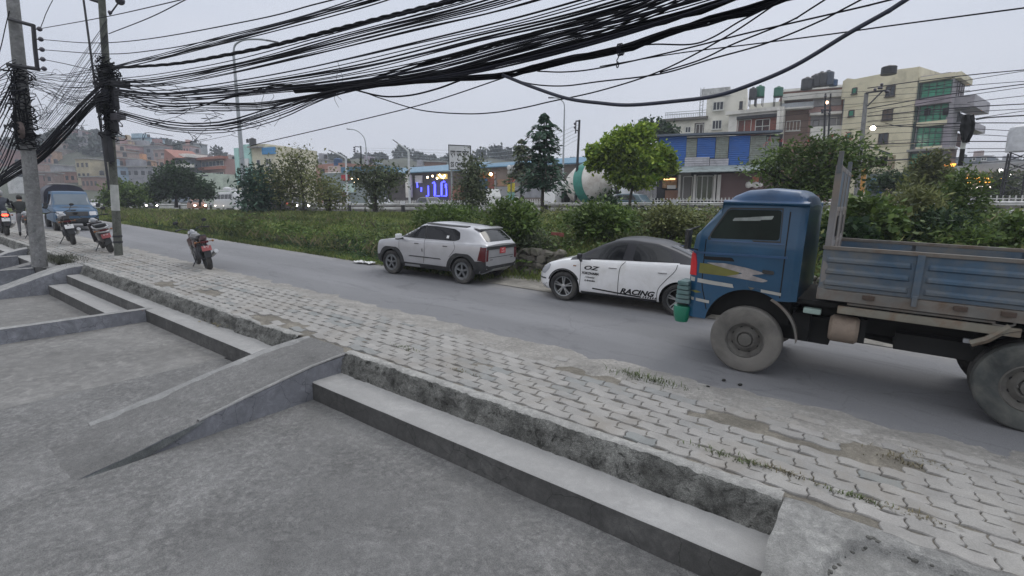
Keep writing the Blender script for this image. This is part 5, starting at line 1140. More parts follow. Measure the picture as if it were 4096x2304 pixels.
# ------------------------------------------------------------------ blue pickup coming towards us
def pickup():
    r0=thing('pickup_truck','blue pickup with a dark tarpaulin canopy facing the camera behind the parked motorcycles','truck',st(-33.2,7.35,0),(0,math.atan(G),-.10))
    bl=mat('pickup_blue',(.02,.07,.14),.5,coat=.1,var=.08); 
    zt=[(-.9,1.82),(.25,1.86),(.45,1.80),(.95,1.22),(1.0,1.15),(1.75,1.02),(1.88,.85),(1.92,.7)]
    def fn(x):
        t=sinterp(zt,x); w_=interp([(-.9,.84),(1.6,.84),(1.92,.78)],x); zs=min(1.08,t-.03); k=min(1,(t-zs)/.4)
        return [(0,.42),(w_*.9,.42),(w_,.5),(w_,.8),(w_*.98,zs-.05),(w_*.95,zs),(w_*(.93-.10*k),zs+(t-zs)*.6),(w_*(.90-.12*k),t-.05),(w_*.7,t),(0,t+.015)]
    b=loft('cab',-.9,1.92,fn,bl,r0); d=Drape(b)
    d.put('windscreen',rpoly([(-.72,1.22),(.72,1.22),(.62,1.72),(-.62,1.72)],.06),'+x',glassm('pickup_screen',(.10,.13,.16),.1),r0,.006,.07)
    d.put('grille',[(-.42,.72),(.42,.72),(.42,.92),(-.42,.92)],'+x',M_black,r0,.012,.1)
    d.put('hood_graphic',rpoly([(1.2,-.6),(1.5,-.2),(1.3,.3),(1.6,.6),(1.35,.55),(1.15,.1)],.04),'z',M_black,r0,.006,.08)
    for s in (1,-1):
        d.put('headlamp',rpoly([(s*.46,.74),(s*.76,.76),(s*.76,.93),(s*.46,.92)][::s],.04),'+x',mat('pale_lamp',(.5,.5,.52),.2),r0,.012,.06)
        d.put('side_window',[(-.7,1.18),(-.7,1.7),(.2,1.7),(.7,1.2)],'+y' if s>0 else '-y',M_glass,r0,.006,.1)
        mb=MB(); mb.bbox((.85,s*.98,1.20),(.06,.16,.2),.02); mb.cyl((.85,s*.8,1.15),(.85,s*.95,1.18),.015,6); mb.build('side_mirror',M_black,r0,smooth=40)
        for x in (1.25,-1.6): wheel(r0,x,s*.74,.34,.2,'steel',side=s)
    mb=MB(); mb.bbox((1.96,0,.52),(.12,1.6,.2),.03); mb.build('bumper',M_black,r0,smooth=40)
    mb=MB(); mb.box((1.0,0,.45),(1.7,1.4,.2)); mb.box((-1.6,0,.5),(2,1.2,.2)); mb.build('chassis',M_under,r0)
    mb=MB(); mb.box((-1.95,0,.72),(2.1,1.66,.05)); 
    for s in (1,-1): mb.box((-1.95,s*.82,.95),(2.1,.05,.45))
    mb.build('load_bed',bl,r0)
    tarp=mat('dark_tarpaulin',(.03,.03,.045),.6,var=.3,bump=.6,bscale=5); mb=MB()
    def tf(u,v):
        x=-.95-2.05*u; a=PI*v; y=.86*math.cos(a)*(1 if abs(math.cos(a))<.98 else 1); z=1.2+ (.98)*max(0,math.sin(a))**.45
        return (x,y*(1+.02*nz(u*4,v*5)),z+.03*nz(u*5,v*6,2))
    mb.grid(tf,10,20); mb.add([tf(0,j/20) for j in range(21)],[tuple(range(21))]); mb.build('canopy',tarp,r0,smooth=60)
    mb=MB(); mb.bbox((-1.9,0,2.20),(1.9,.9,.03),.01); mb.build('canopy_top',mat('pale_tarp',(.35,.33,.32),.7,var=.2),r0)
pickup()
# ------------------------------------------------------------------ vegetation
def leafmat(name,lo,hi,var=.45,trans=.25,dark=None):
    m,nt,b=newmat(name); L=nt.links; g=_n(nt,'ShaderNodeNewGeometry')
    r=ramp(nt,g.outputs['Random Per Island'],[(0,lo),(.6,[(a+c)/2 for a,c in zip(lo,hi)]),(1,hi)])
    n=noisen(nt,.45,5,coord='Object'); rr=ramp(nt,n.outputs[0],[(.35,(1-var,)*3),(.65,(1+var*.6,)*3)])
    a=mixc(nt,1.,r.outputs[0],rr.outputs[0],'MULTIPLY'); L.new(a,b.inputs['Base Color']); b.inputs['Roughness'].default_value=.6; b.inputs['Specular IOR Level'].default_value=.3
    t=_n(nt,'ShaderNodeBsdfTranslucent'); L.new(a,t.inputs[0]); mx=_n(nt,'ShaderNodeMixShader'); mx.inputs[0].default_value=trans
    o=nt.nodes['Material Output']; L.new(b.outputs[0],mx.inputs[1]); L.new(t.outputs[0],mx.inputs[2]); L.new(mx.outputs[0],o.inputs[0]); return m
L_bright=leafmat('bright_leaf',(.10,.19,.02),(.38,.48,.06),.4,.3)
L_mid=leafmat('mid_leaf',(.045,.085,.02),(.16,.23,.055))
L_dark=leafmat('dark_leaf',(.013,.034,.014),(.055,.10,.035))
L_blue=leafmat('bluish_dark_leaf',(.03,.065,.045),(.085,.16,.10))
L_olive=leafmat('olive_leaf',(.085,.11,.035),(.25,.26,.10))
L_dull=leafmat('dull_leaf',(.06,.085,.045),(.19,.22,.12))
L_grass=leafmat('bank_grass_leaf',(.06,.105,.025),(.25,.27,.085),.6,.2)
L_wood=leafmat('far_wood',(.012,.026,.018),(.03,.05,.034),.4,0)
M_bark=mat('bark',(.05,.042,.035),.9,var=.3,scale=6,bump=.5,bscale=14)
NR=np.random.RandomState(4)
class LM:
    def __init__(s): s.q=[]
    def leaves(s,C,size,upbias=.5,long=1.6,seed=None,dirs=None):
        """C: (n,3) centres; folded pointed leaves"""
        n=len(C); 
        if n==0: return s
        d=NR.normal(size=(n,3)); d[:,2]*=.6; d/=np.linalg.norm(d,axis=1)[:,None]
        if dirs is not None: d=d*.55+dirs; d/=np.linalg.norm(d,axis=1)[:,None]
        nn=NR.normal(size=(n,3)); nn[:,2]+=upbias*2.2; nn-=d*(nn*d).sum(1)[:,None]; nn/=np.linalg.norm(nn,axis=1)[:,None]
        b=np.cross(nn,d); sz=(size*NR.uniform(.6,1.35,n))[:,None]
        a0=C-d*sz*long*.5; a2=C+d*sz*long*.5; e=nn*sz*.12
        a1=C+b*sz*.5-e; a3=C-b*sz*.5-e
        s.q.append(np.stack([a0,a1,a2,a3],1)); return s
    def blades(s,B,h,w_,lean=.5):
        n=len(B); a=NR.uniform(0,2*PI,n); d=np.stack([np.cos(a),np.sin(a),np.zeros(n)],1); p=np.stack([-d[:,1],d[:,0],np.zeros(n)],1)
        h=h*NR.uniform(.5,1.3,n); ln=(NR.uniform(.1,1,n)*lean*h)[:,None]; w_=(w_*NR.uniform(.6,1.3,n))[:,None]
        up=np.zeros((n,3)); up[:,2]=h
        s.q.append(np.stack([B-p*w_/2,B+p*w_/2,B+up*.6+d*ln*.35+p*w_*.3,B+up+d*ln],1)); return s
    def build(s,name,mt,parent=None,loc=None):
        A=np.concatenate(s.q).astype(np.float32); n=len(A); 
        if loc is not None: A=A-np.array(loc,dtype=np.float32)
        me=bpy.data.meshes.new(name); me.vertices.add(n*4); me.vertices.foreach_set('co',A.reshape(-1)); me.loops.add(n*4); me.loops.foreach_set('vertex_index',np.arange(n*4,dtype=np.int32))
        me.polygons.add(n); me.polygons.foreach_set('loop_start',np.arange(0,n*4,4,dtype=np.int32)); me.polygons.foreach_set('loop_total',np.full(n,4,dtype=np.int32)); me.update(); me.validate()
        me.materials.append(mt); o=bpy.data.objects.new(name,me); COL.objects.link(o)
        if parent: o.parent=parent
        elif loc is not None: o.location=loc
        return o
def clumpy(c,rad,ncl,per,cr,shell=.75,seed=0,flat=.8):
    """points in many small clumps filling an uneven crown"""
    u=NR.normal(size=(ncl,3)); u/=np.linalg.norm(u,axis=1)[:,None]; rr=NR.uniform(shell**3,1.05,ncl)**(1/3.)
    for i in range(ncl): rr[i]*=1+.22*noise.noise(Vector(u[i]*2.1)+Vector((seed,0,0)))
    cc=u*rr[:,None]*np.array(rad)+np.array(c)
    p=np.repeat(cc,per,0)+NR.normal(size=(ncl*per,3))*cr*np.array([1,1,flat]); return p,np.repeat(u,per,0)
def tree(name,label,base,trunk,blobs,leaf,lm,r=.09,group=None,cat='tree',per=26,cr=.16,shell=.55,up=.5,long=1.6,dens=1.,bark=M_bark,droop=0):
    """trunk: world points; blobs: (centre, radii, number of clumps)"""
    b=Vector(base); root=thing(name,label,cat,b,group=group); mb=MB(); tp=[Vector(p) for p in trunk]
    mb.tube(spline([p-b for p in tp],5),[r*(1-.6*i/(5*(len(tp)-1))) for i in range(5*(len(tp)-1)+1)],8)
    q=random.Random(hash(label)%999)
    for c,rad,n in blobs:
        c=Vector(c); s=min(tp[1:],key=lambda p:(p-c).length+(3 if p.z>c.z else 0)); m=(s+c)/2+Vector((q.gauss(0,.1),q.gauss(0,.1),-.1))
        mb.tube(spline([s-b,m-b,c-b],4),[r*.45-(r*.3)*i/8 for i in range(9)],6)
        for k in range(5):
            e=c+Vector((q.gauss(0,1)*rad[0]*.55,q.gauss(0,1)*rad[1]*.55,q.gauss(0,1)*rad[2]*.5)); mb.tube([m-b,(m+e)/2-b+Vector((0,0,.05)),e-b],[r*.22,r*.14,r*.05],5)
    mb.build('trunk',bark,root,smooth=60)
    L=LM()
    for c,rad,n in blobs:
        P_,U=clumpy(c,rad,int(n*dens*1.5),int(per*.5),cr*.95,shell,seed=q.random()*50)
        if droop: P_[:,2]-=droop*NR.uniform(0,1,len(P_))**2
        L.leaves(P_,leaf,up,long,dirs=U*.5)
    cr_=L.build('crown',lm,root); cr_.data.transform(Matrix.Translation(-b)); return root
def vb(px,py,D,rx,rz,n): c=V(px,py,D); s=D/F*1.0; return (tuple(c),(rx*s,rx*s*.9,rz*s),n)
# bright round tree
D=28.; bs=Lp(2522,870,HZ); bs=V(2522,858,D)
tree('round_tree','bright green round-crowned tree with a thin dark trunk in front of the shed',bs,[bs,V(2520,800,D),V(2530,740,D),V(2515,690,D),V(2520,620,D)],
 [vb(2520,630,D,85,70,130),vb(2420,625,D,58,50,80),vb(2625,650,D,62,58,90),vb(2560,550,D,50,40,55),vb(2465,572,D,50,40,50),vb(2640,625,D,42,42,48),vb(2545,715,D,80,34,80),vb(2385,610,D,30,30,22),vb(2505,528,D,24,20,14),vb(2682,668,D,22,28,18),vb(2470,700,D,40,28,30),vb(2590,505,D,18,14,8),vb(2372,655,D,24,22,14)],.14,L_bright,.10,per=28,cr=.17,shell=.5,long=1.9)
D=29.; bs=V(2330,860,D)
# feathery conifer-like tree
def tiers(name,label,px,ytop,ybot,halfw,D,lm,n=15,leaf=.11,trunk_to=870,seedv=0,lean=0,per=160):
    bs=V(px+lean,trunk_to,D); root=thing(name,label,'tree',bs); tp=V(px,ytop,D); mb=MB(); mb.tube([bs-bs,(V(px+lean*.6,(ytop+trunk_to)/2+60,D)-bs),tp-bs],[.11,.07,.02],8)
    L=LM(); q=random.Random(px)
    for i in range(n):
        t=i/(n-1); y=ytop+(ybot-ytop)*t+q.uniform(-6,6); c=V(px+lean*t*.5,y,D); w_=halfw*(.22+.80*t**.75)*q.uniform(.62,1.2)*D/F
        for k in range(7):
            a=2*PI*k/7+q.uniform(-.4,.4); l=w_*q.uniform(.4,1.2); d=Vector((math.cos(a),math.sin(a),0))
            pts=[c,c+d*l*.5+Vector((0,0,.22*l)),c+d*l+Vector((0,0,-.10*l-.05))]; sp=spline(pts,6); mb.tube([p-bs for p in sp],[.02,]*len(sp),4,cap=False)
            m=per//7*3; tt=NR.uniform(.15,1.05,m); P_=np.array([list(sp[min(len(sp)-1,int(x*(len(sp)-1)))]) for x in tt]); P_+=NR.normal(size=P_.shape)*np.array([.5,.5,.22])*l*.23
            L.leaves(P_,leaf,.8,2.6,dirs=np.tile(np.array([d.x,d.y,-.4])*.9,(m,1)))
    mb.build('trunk',M_bark,root,smooth=60); o=L.build('crown',lm,root); o.data.transform(Matrix.Translation(-bs))
tiers('feathery_tree','tall feathery dark green tree standing left of the cement mixer truck',2178,462,762,118,27.,L_blue,n=13,leaf=.12,lean=-10,per=90)
tiers('feathery_tree','small pale feathery tree just left of the tall one',2085,572,720,72,33.,L_dull,n=8,leaf=.12,per=60)
D=29.
def T(name,label,pxb,yb,tr,blobs,leaf,lm,D,**k):
    b_=V(pxb,yb,D); return tree(name,label,b_,[b_]+[V(x,y,D) for x,y in tr],[vb(x,y,D,rx,rz,n) for x,y,rx,rz,n in blobs],leaf,lm,**k)
T('roadside_tree','dark scrubby tree partly hiding the SS CHOWK sign and its post',1882,870,[(1884,800),(1872,740),(1880,680)],[(1898,695,38,45,48),(1880,750,45,40,46),(1912,770,40,50,42),(1870,805,45,30,30),(1893,655,25,25,20)],.10,L_dull,27.,per=22,cr=.34,shell=.2)
T('roadside_tree','bushy dark tree with a thick trunk between two black and white posts',1505,875,[(1500,800),(1500,750),(1512,700)],[(1500,735,52,40,44),(1455,710,48,30,20),(1555,722,46,38,26),(1500,682,58,22,20),(1590,705,40,22,12),(1505,800,30,35,22),(1430,690,30,16,8)],.12,L_dull,31.,per=22,cr=.36,shell=.3,r=.16)
T('roadside_tree','tall airy olive tree, largest of the left group, behind the guard rail',1215,850,[(1212,780),(1200,700),(1180,640)],[(1180,665,42,45,34),(1210,720,75,42,55),(1140,710,50,36,34),(1265,735,55,36,40),(1160,622,20,28,12),(1240,665,30,30,18),(1100,745,40,25,18),(1210,800,60,35,26),(1160,780,50,40,24),(1215,610,14,22,6)],.13,L_olive,36.,per=14,cr=.5,shell=.2)
T('roadside_tree','low olive tree right of the largest one, above the row of headlights',1320,850,[(1318,800),(1310,770)],[(1310,775,60,32,46),(1355,792,40,24,24),(1280,792,40,28,28),(1330,745,35,20,18),(1320,825,50,20,20)],.12,L_olive,35.,per=14,cr=.45,shell=.3)
T('roadside_tree','airy tree left of the largest olive tree',1120,850,[(1118,780),(1110,720)],[(1105,725,42,42,32),(1130,775,40,32,26),(1085,685,24,28,14),(1120,810,46,30,18)],.13,L_dull,37.,per=18,cr=.5,shell=.2)
T('roadside_tree','dark bluish tree with drooping leaves beside the minibus',1015,860,[(1018,800),(1010,740)],[(1020,735,50,36,46),(1045,785,45,36,46),(1010,780,35,32,26),(1025,695,38,22,22),(1020,825,60,30,34)],.14,L_blue,36.,per=16,cr=.42,shell=.3,long=2.6)
T('round_tree','large dark round tree standing over the far traffic, left of centre',705,830,[(705,790),(700,745)],[(700,705,72,48,130),(655,745,50,40,80),(745,735,50,40,80),(700,760,70,30,80)],.2,L_dark,54.,per=22,cr=.4,shell=.4,r=.2)
T('round_tree','small dark round tree right of the large one, by the minibus',800,825,[(800,800),(798,770)],[(800,752,46,30,70),(828,775,30,22,30),(775,770,30,25,30)],.2,L_dark,54.,per=22,cr=.35,shell=.4,r=.14)
T('round_tree','small green tree left of the large dark round tree',618,825,[(618,800)],[(618,770,42,30,70),(600,785,30,20,30)],.2,L_mid,55.,per=22,cr=.35,shell=.4,r=.12)
T('bush','broad olive bush just behind the slimmer concrete pole',490,845,[(490,810)],[(490,770,60,38,100),(525,790,45,35,60),(450,795,35,25,40)],.2,L_mid,50.,per=24,cr=.4,shell=.4,cat='bush')
T('spreading_tree','dark spreading tree with red blossoms and arching sprays behind the truck cab',3240,900,[(3235,820),(3225,740),(3260,690)],[(3170,625,95,30,36),(3290,605,95,32,40),(3410,628,95,24,26),(3090,668,85,18,22),(3240,680,100,34,44),(3370,690,85,34,34),(3230,765,110,42,70),(3350,572,60,14,12),(3490,655,60,13,12),(3040,672,60,8,9),(3130,725,75,14,18),(3420,590,50,8,6),(3290,730,100,30,44)],.085,L_mid,21.,per=26,cr=.30,shell=.1,r=.12,long=2.4)
sp=COL.objects[-1].parent if False else [o for o in COL.objects if o.name.startswith('spreading_tree')][0]
mb=MB(); q=random.Random(3)
for px,py in ((3082,560),(3128,560),(3232,560),(3385,540),(3402,556),(3060,580),(3330,545)):
    c=V(px,py,21)-sp.location
    for k in range(14): d=Vector((q.gauss(0,.05),q.gauss(0,.05),q.gauss(0,.05))); e=Vector((q.gauss(0,.04),q.gauss(0,.04),q.gauss(0,.04))); f_=Vector((q.gauss(0,.04),q.gauss(0,.04),q.gauss(0,.04))); mb.add([c+d,c+d+e,c+d+f_],[(0,1,2)])
mb.build('blossom',mat('red_blossom',(.45,.05,.05),.7,island=.3),sp)
T('far_tree','dark tree top behind the bright round tree by the white building',2640,700,[(2640,600)],[(2625,525,60,32,80),(2580,520,40,25,50),(2670,530,30,25,30)],.3,L_dark,62.,per=20,cr=.5,shell=.4,r=.3)
T('roadside_tree','leafy dark tree beneath the green glass building',3560,860,[(3560,780),(3565,710)],[(3570,715,50,30,45),(3520,740,40,25,28),(3620,725,45,25,30)],.13,L_dark,30.,per=18,cr=.25,shell=.3)
T('roadside_tree','olive feathery tree in front of the glowing orange sign',3700,900,[(3700,800),(3705,700)],[(3705,680,45,60,70),(3740,720,55,50,80),(3690,760,60,50,80),(3780,770,55,45,60),(3725,640,30,30,30)],.09,L_olive,24.,per=22,cr=.22,shell=.2,long=2.8)
T('roadside_tree','dull green tree in front of the low buildings at the right edge',4010,860,[(4010,780)],[(4010,730,45,45,60),(4045,760,45,40,50),(3985,770,40,35,40)],.14,L_dull,34.,per=18,cr=.3,shell=.3)
# large-leaved bushes right behind the lorry bed
def bush(label,px,py,D,rx,rz,n,leaf,lm,**k):
    c=V(px,py,D); g=Vector((c.x,c.y,ground_z(c.x,c.y))); z=rz*D/F
    root=thing('bush',label,'bush',g); mb=MB(); q=random.Random(px)
    for i in range(9): e=c+Vector((q.gauss(0,.4)*rx*D/F,q.gauss(0,.4)*rx*D/F,z*q.uniform(-.2,.8))); mb.tube([Vector((q.gauss(0,.08),q.gauss(0,.08),0)),(e-g)*.5+Vector((q.gauss(0,.05),0,.05)),e-g],[.022,.014,.005],5)
    mb.build('stems',M_bark,root,smooth=60); L=LM(); P_,U=clumpy(c-g,(rx*D/F,rx*D/F*.8,z),n,k.get('per',16),k.get('cr',.14),k.get('shell',.35),seed=px); P_[:,2]=np.maximum(P_[:,2],.02); L.leaves(P_,leaf,k.get('up',.6),k.get('long',1.3),dirs=U*.5); L.build('foliage',lm,root)
bush('large-leaved bush directly behind the lorry headboard',3450,905,12.6,130,110,150,.13,L_mid)
bush('large-leaved bush low behind the front of the lorry bed',3400,960,12.1,90,70,90,.12,L_dark)
bush('tall olive weed clump right of the large-leaved bush',3640,860,13.6,100,110,160,.055,L_olive,long=3.2,up=.2)
bush('dark thicket behind the middle of the lorry bed',3760,930,12.8,110,90,150,.07,L_dark,long=2.2)
bush('bright grassy weed clump behind the middle of the lorry bed',3850,965,12.2,110,50,140,.05,L_mid,long=3.5,up=.1)
bush('large-leaved bush at the right edge above the lorry rail',4060,950,12.0,85,75,110,.11,L_mid)
bush('tall feathery weeds rising in front of the black and white pole',3860,800,14.5,70,120,130,.05,L_mid,long=3.4,up=.2)
bush('pale green bush between the two parked cars',2140,985,14.9,70,50,110,.045,L_dull,long=2.2)
bush('low dark weeds in the gap between the two parked cars',2110,1080,14.5,50,26,70,.04,L_mid,long=2.6,up=.3)
bush('dense green bush above the silver car tailgate',2050,880,15.2,110,75,200,.07,L_mid,long=2.)
bush('arching fern-like bush above the silver car roof',1790,868,17.5,140,45,190,.05,L_mid,long=3.4,up=.2)
bush('dark green bush above the black roof of the white car',2400,880,15.2,140,60,220,.07,L_mid,long=2.2)
bush('yellowish hedge-like bush ahead of the truck cab',2680,885,15.8,110,60,200,.06,L_olive,long=2.4)
bush('leafy dark clump on the bank between the two cars and the white post',2425,830,17.,50,60,60,.08,L_dark)
# undergrowth over the bank: one mass
def bankpts(n,x0,x1,y0,y1,pw=1.6):
    X=NR.uniform(x0,x1,n); Y=y0+(y1-y0)*NR.uniform(0,1,n)**pw; Z=np.array([ground_z(a,b) for a,b in zip(X,Y)]); return np.stack([X,Y,Z],1)
L=LM(); 
B=bankpts(75000,-26,9,11.4,28.6,1.3); hsc=np.array([(.5+.9*max(0,noise.noise(Vector((a*.35,b*.35,2)))+.35))*(1-.55*smooth((b-20)/6)) for a,b,_ in B]); keep=NR.uniform(0,1,len(B))<1
kp=(B[:,1]>12.1+.5*np.sin(B[:,0]*1.3))|(B[:,0]>-9)|(NR.uniform(0,1,len(B))<.55); L.blades(B[kp],.36*hsc[kp],.020,.8)
B=bankpts(70000,-75,-20,10.7,28.6,1.1); kp=(B[:,1]>12.2+.6*np.sin(B[:,0]*.9))|(NR.uniform(0,1,len(B))<.6); B=B[kp]; L.blades(B,.36*(1-.55*np.clip((B[:,1]-18)/8,0,1)),.035,.8)
B=bankpts(26000,-30,-8.5,10.15,12.5,1.0); L.blades(B,.12,.02,.8)
B=bankpts(9000,-12.5,9,11.0,12.3,1.); L.blades(B,.16,.016,.8)
B=bankpts(9000,-60,-20,10.1,11.2,1.0); L.blades(B,.14,.03,.8)
tag(L.build('bank_grass',L_grass),'long grass covering the bank between the road and the highway','grass',kind='stuff')
def clumps(B,n,hr,leafs,long,lm,name,label,per=24,up=.5):
    C=B; L=LM(); m=len(C); hh=NR.uniform(hr[0],hr[1],m); P_=np.repeat(C,per,0); H_=np.repeat(hh,per); o=NR.normal(size=(len(P_),3)); P_=P_+o*np.stack([H_*.45,H_*.45,H_*.25],1); P_[:,2]+=H_*.4; g=np.repeat(C[:,2],per); P_[:,2]=np.maximum(P_[:,2],g+.02)
    L.leaves(P_,leafs,up,long); return tag(L.build(name,lm),label,'undergrowth',kind='stuff')
B=bankpts(650,-36,-9,10.5,12.6,1.0); clumps(B,0,(.08,.26),.042,1.5,L_dark,'creeper_growth','dark creeping plants over the foot of the bank left of the silver car',28)
B=bankpts(700,-34,-9,10.25,11.2,1.0); clumps(B,0,(.06,.15),.042,1.3,leafmat('fresh_leaf',(.02,.07,.012),(.07,.16,.03)),'low_creeper_growth','fresh green ground creepers along the far road edge',26)
B=bankpts(260,-26,-9,11.4,16,1.3); clumps(B,0,(.25,.6),.06,2.4,L_mid,'weedy_growth','tall weeds on the bank left of the silver car',24)
B=bankpts(900,-11,9,12.1,22,1.3); clumps(B,0,(.3,.85),.075,2.,L_mid,'weedy_growth','mixed green weeds on the bank above the stone wall',26)
B=bankpts(420,-14,9,12.2,27,1.0); clumps(B,0,(.5,1.0),.07,2.6,L_olive,'weedy_growth','yellowish weeds scattered along the bank top',24,.2)
B=bankpts(60,-75,-20,12,20,1.0); clumps(B,0,(.3,.6),.09,2.2,L_mid,'weedy_growth','rank weeds on the far left bank',22,.3)
B=bankpts(150,-12,8,26,28.5,1.0); clumps(B,0,(.4,.9),.09,2.4,L_dark,'weedy_growth','dark weeds growing up against the guard rail',22,.3)
B=bankpts(420,-60,-9,10.7,12.9,1.0); clumps(B,0,(.12,.5),.045,2.0,L_dark,'weedy_growth','dark ragged weeds on the bank foot left of the silver car',30,.3)
B=bankpts(60,-27,-10,11.2,13.,1.0); clumps(B,0,(.5,1.0),.05,4.5,L_mid,'weedy_growth','tall reedy weeds on the bank left of the silver car',40,.1)
B=bankpts(60,-21,-9,10.9,12.2,1.0); clumps(B,0,(.3,.75),.045,2.2,L_dark,'weedy_growth','dark overhanging growth at the bank edge left of the silver car',40,.3)
L_dry=leafmat('dry_weed_leaf',(.09,.085,.045),(.24,.21,.12),.4,.1)
for n_,x0_,x1_,y0_,y1_,h_ in ((5200,-60,-9,10.8,17,.42),(2600,-9,9,12.3,20,.5)):
    L=LM(); B=bankpts(n_,x0_,x1_,y0_,y1_,1.2); k_=np.array([noise.noise(Vector((p[0]*.3,p[1]*.5,8)))>-.02 for p in B]); L.blades(B[k_],h_,.016,.9); tag(L.build('dry_grass',L_dry),'straw-coloured dry stalks among the bank grass '+('left of' if x0_<-10 else 'behind')+' the parked cars','grass',kind='stuff')
B=bankpts(130,-60,-9,11.,20,1.3); clumps(B,0,(.3,.75),.04,5.,L_olive,'weedy_growth','loose olive reed clumps standing out of the left bank',26,.1)
# rubble retaining wall behind the parked cars
mb=MB(); q=random.Random(8)
def stone(c,s,mb):
    bm=bmesh.new(); bmesh.ops.create_icosphere(bm,subdivisions=2,radius=.5)
    o_=q.uniform(0,99); bm.verts.index_update()
    vs=[]
    for v in bm.verts:
        p=v.co.copy(); 
        for ax in range(3): p[ax]=math.copysign(abs(p[ax]*2)**.6/2,p[ax])
        p*=1+.5*noise.noise(v.co*2.4+Vector((o_,0,0))); vs.append(Vector((p.x*s[0],p.y*s[1],p.z*s[2]))+Vector(c))
    mb.add(vs,[[v.index for v in f.verts] for f in bm.faces]); bm.free()
x=-14.
z_rows=[0.0,.2,.39,.57]
for k,zr in enumerate(z_rows):
    x=-13.4+q.random()*.2
    while x<9:
        w_=q.uniform(.16,.36); h_=q.uniform(.15,.23)
        if not (k==3 and q.random()<.35): stone((x+w_/2,11.78+q.uniform(-.05,.05)+.03*k,road_z(x)+.06+zr+h_/2),(w_*1.05,.34,h_*1.1),mb)
        x+=w_
tag(mb.build('stone_wall',mat('rubble_stone',(.15,.135,.115),.9,var=.35,scale=3,island=.45,dirt=(.05,.055,.03),dscale=3,damt=.5,bump=1.,bscale=16),smooth=22),'rough rubble retaining wall behind the two parked cars','wall')
mb=MB(); c=Yp(2222,935,11.7); mb.bbox((0,0,0),(.26,.04,.08),.01,(0,.05,.1)); mb.bbox((.2,0,-.02),(.12,.05,.10),.01,(0,.1,0)); tag(mb.build('painted_board',mat('old_red_paint',(.16,.045,.035),.8,var=.3),loc=c),'faded red board lying on top of the stone wall','board')
# ------------------------------------------------------------------ far ridge and woods
ridge=[(-700,700),(-300,655),(0,618),(60,612),(150,600),(210,592),(290,572),(345,570),(430,578),(520,598),(640,606),(700,606),(770,612),(850,628),(960,660),(1100,655),(1250,650),(1500,642),(1620,636),(1700,648),(1850,650),(1950,632),(2030,632),(2100,650),(2300,668),(2700,680),(4300,664),(5200,690)]
def ridgez(px,D,D1=250.): 
    top=V(px,interp(ridge,px),D1).z
    t=smooth((D-95)/(D1-95)); return HZ-.1+(top-HZ)*t**1.15*(1+.06*nz(px*.01,D*.03,3))
mb=MB(); NPX,ND=130,26
vs=[]
for i in range(NPX+1):
    px=-900+6200*i/NPX
    for j in range(ND+1):
        D=95+ (260-95)*j/ND; v=V(px,820,D); vs.append((v.x,v.y,ridgez(px,D)))
mb.add(vs,[(i*(ND+1)+j,(i+1)*(ND+1)+j,(i+1)*(ND+1)+j+1,i*(ND+1)+j+1) for i in range(NPX) for j in range(ND)])
struct(mb.build('hills',mat('hill_ground',(.05,.055,.035),.95,var=.4,scale=.05),smooth='all'))
L=LM(); q=random.Random(21)
for i in range(430):
    px=q.uniform(-300,4500) if i>150 else q.uniform(120,620); D=q.uniform(215,256) if i>40 else q.uniform(190,250); 
    v=V(px,820,D); z=ridgez(px,D); r_=q.uniform(2.0,4.2)*(1.0 if px<900 or 1560<px<1660 or 1900<px<2120 else .62); c=(v.x,v.y,z+r_*.35)
    P_,U=clumpy(c,(r_,r_,r_*.85),24,9,.7,.7,seed=i); L.leaves(P_,1.25,.4,1.2,dirs=U)
tag(L.build('far_woods',L_wood),'hazy wooded skyline on the far hills','woods',kind='stuff')
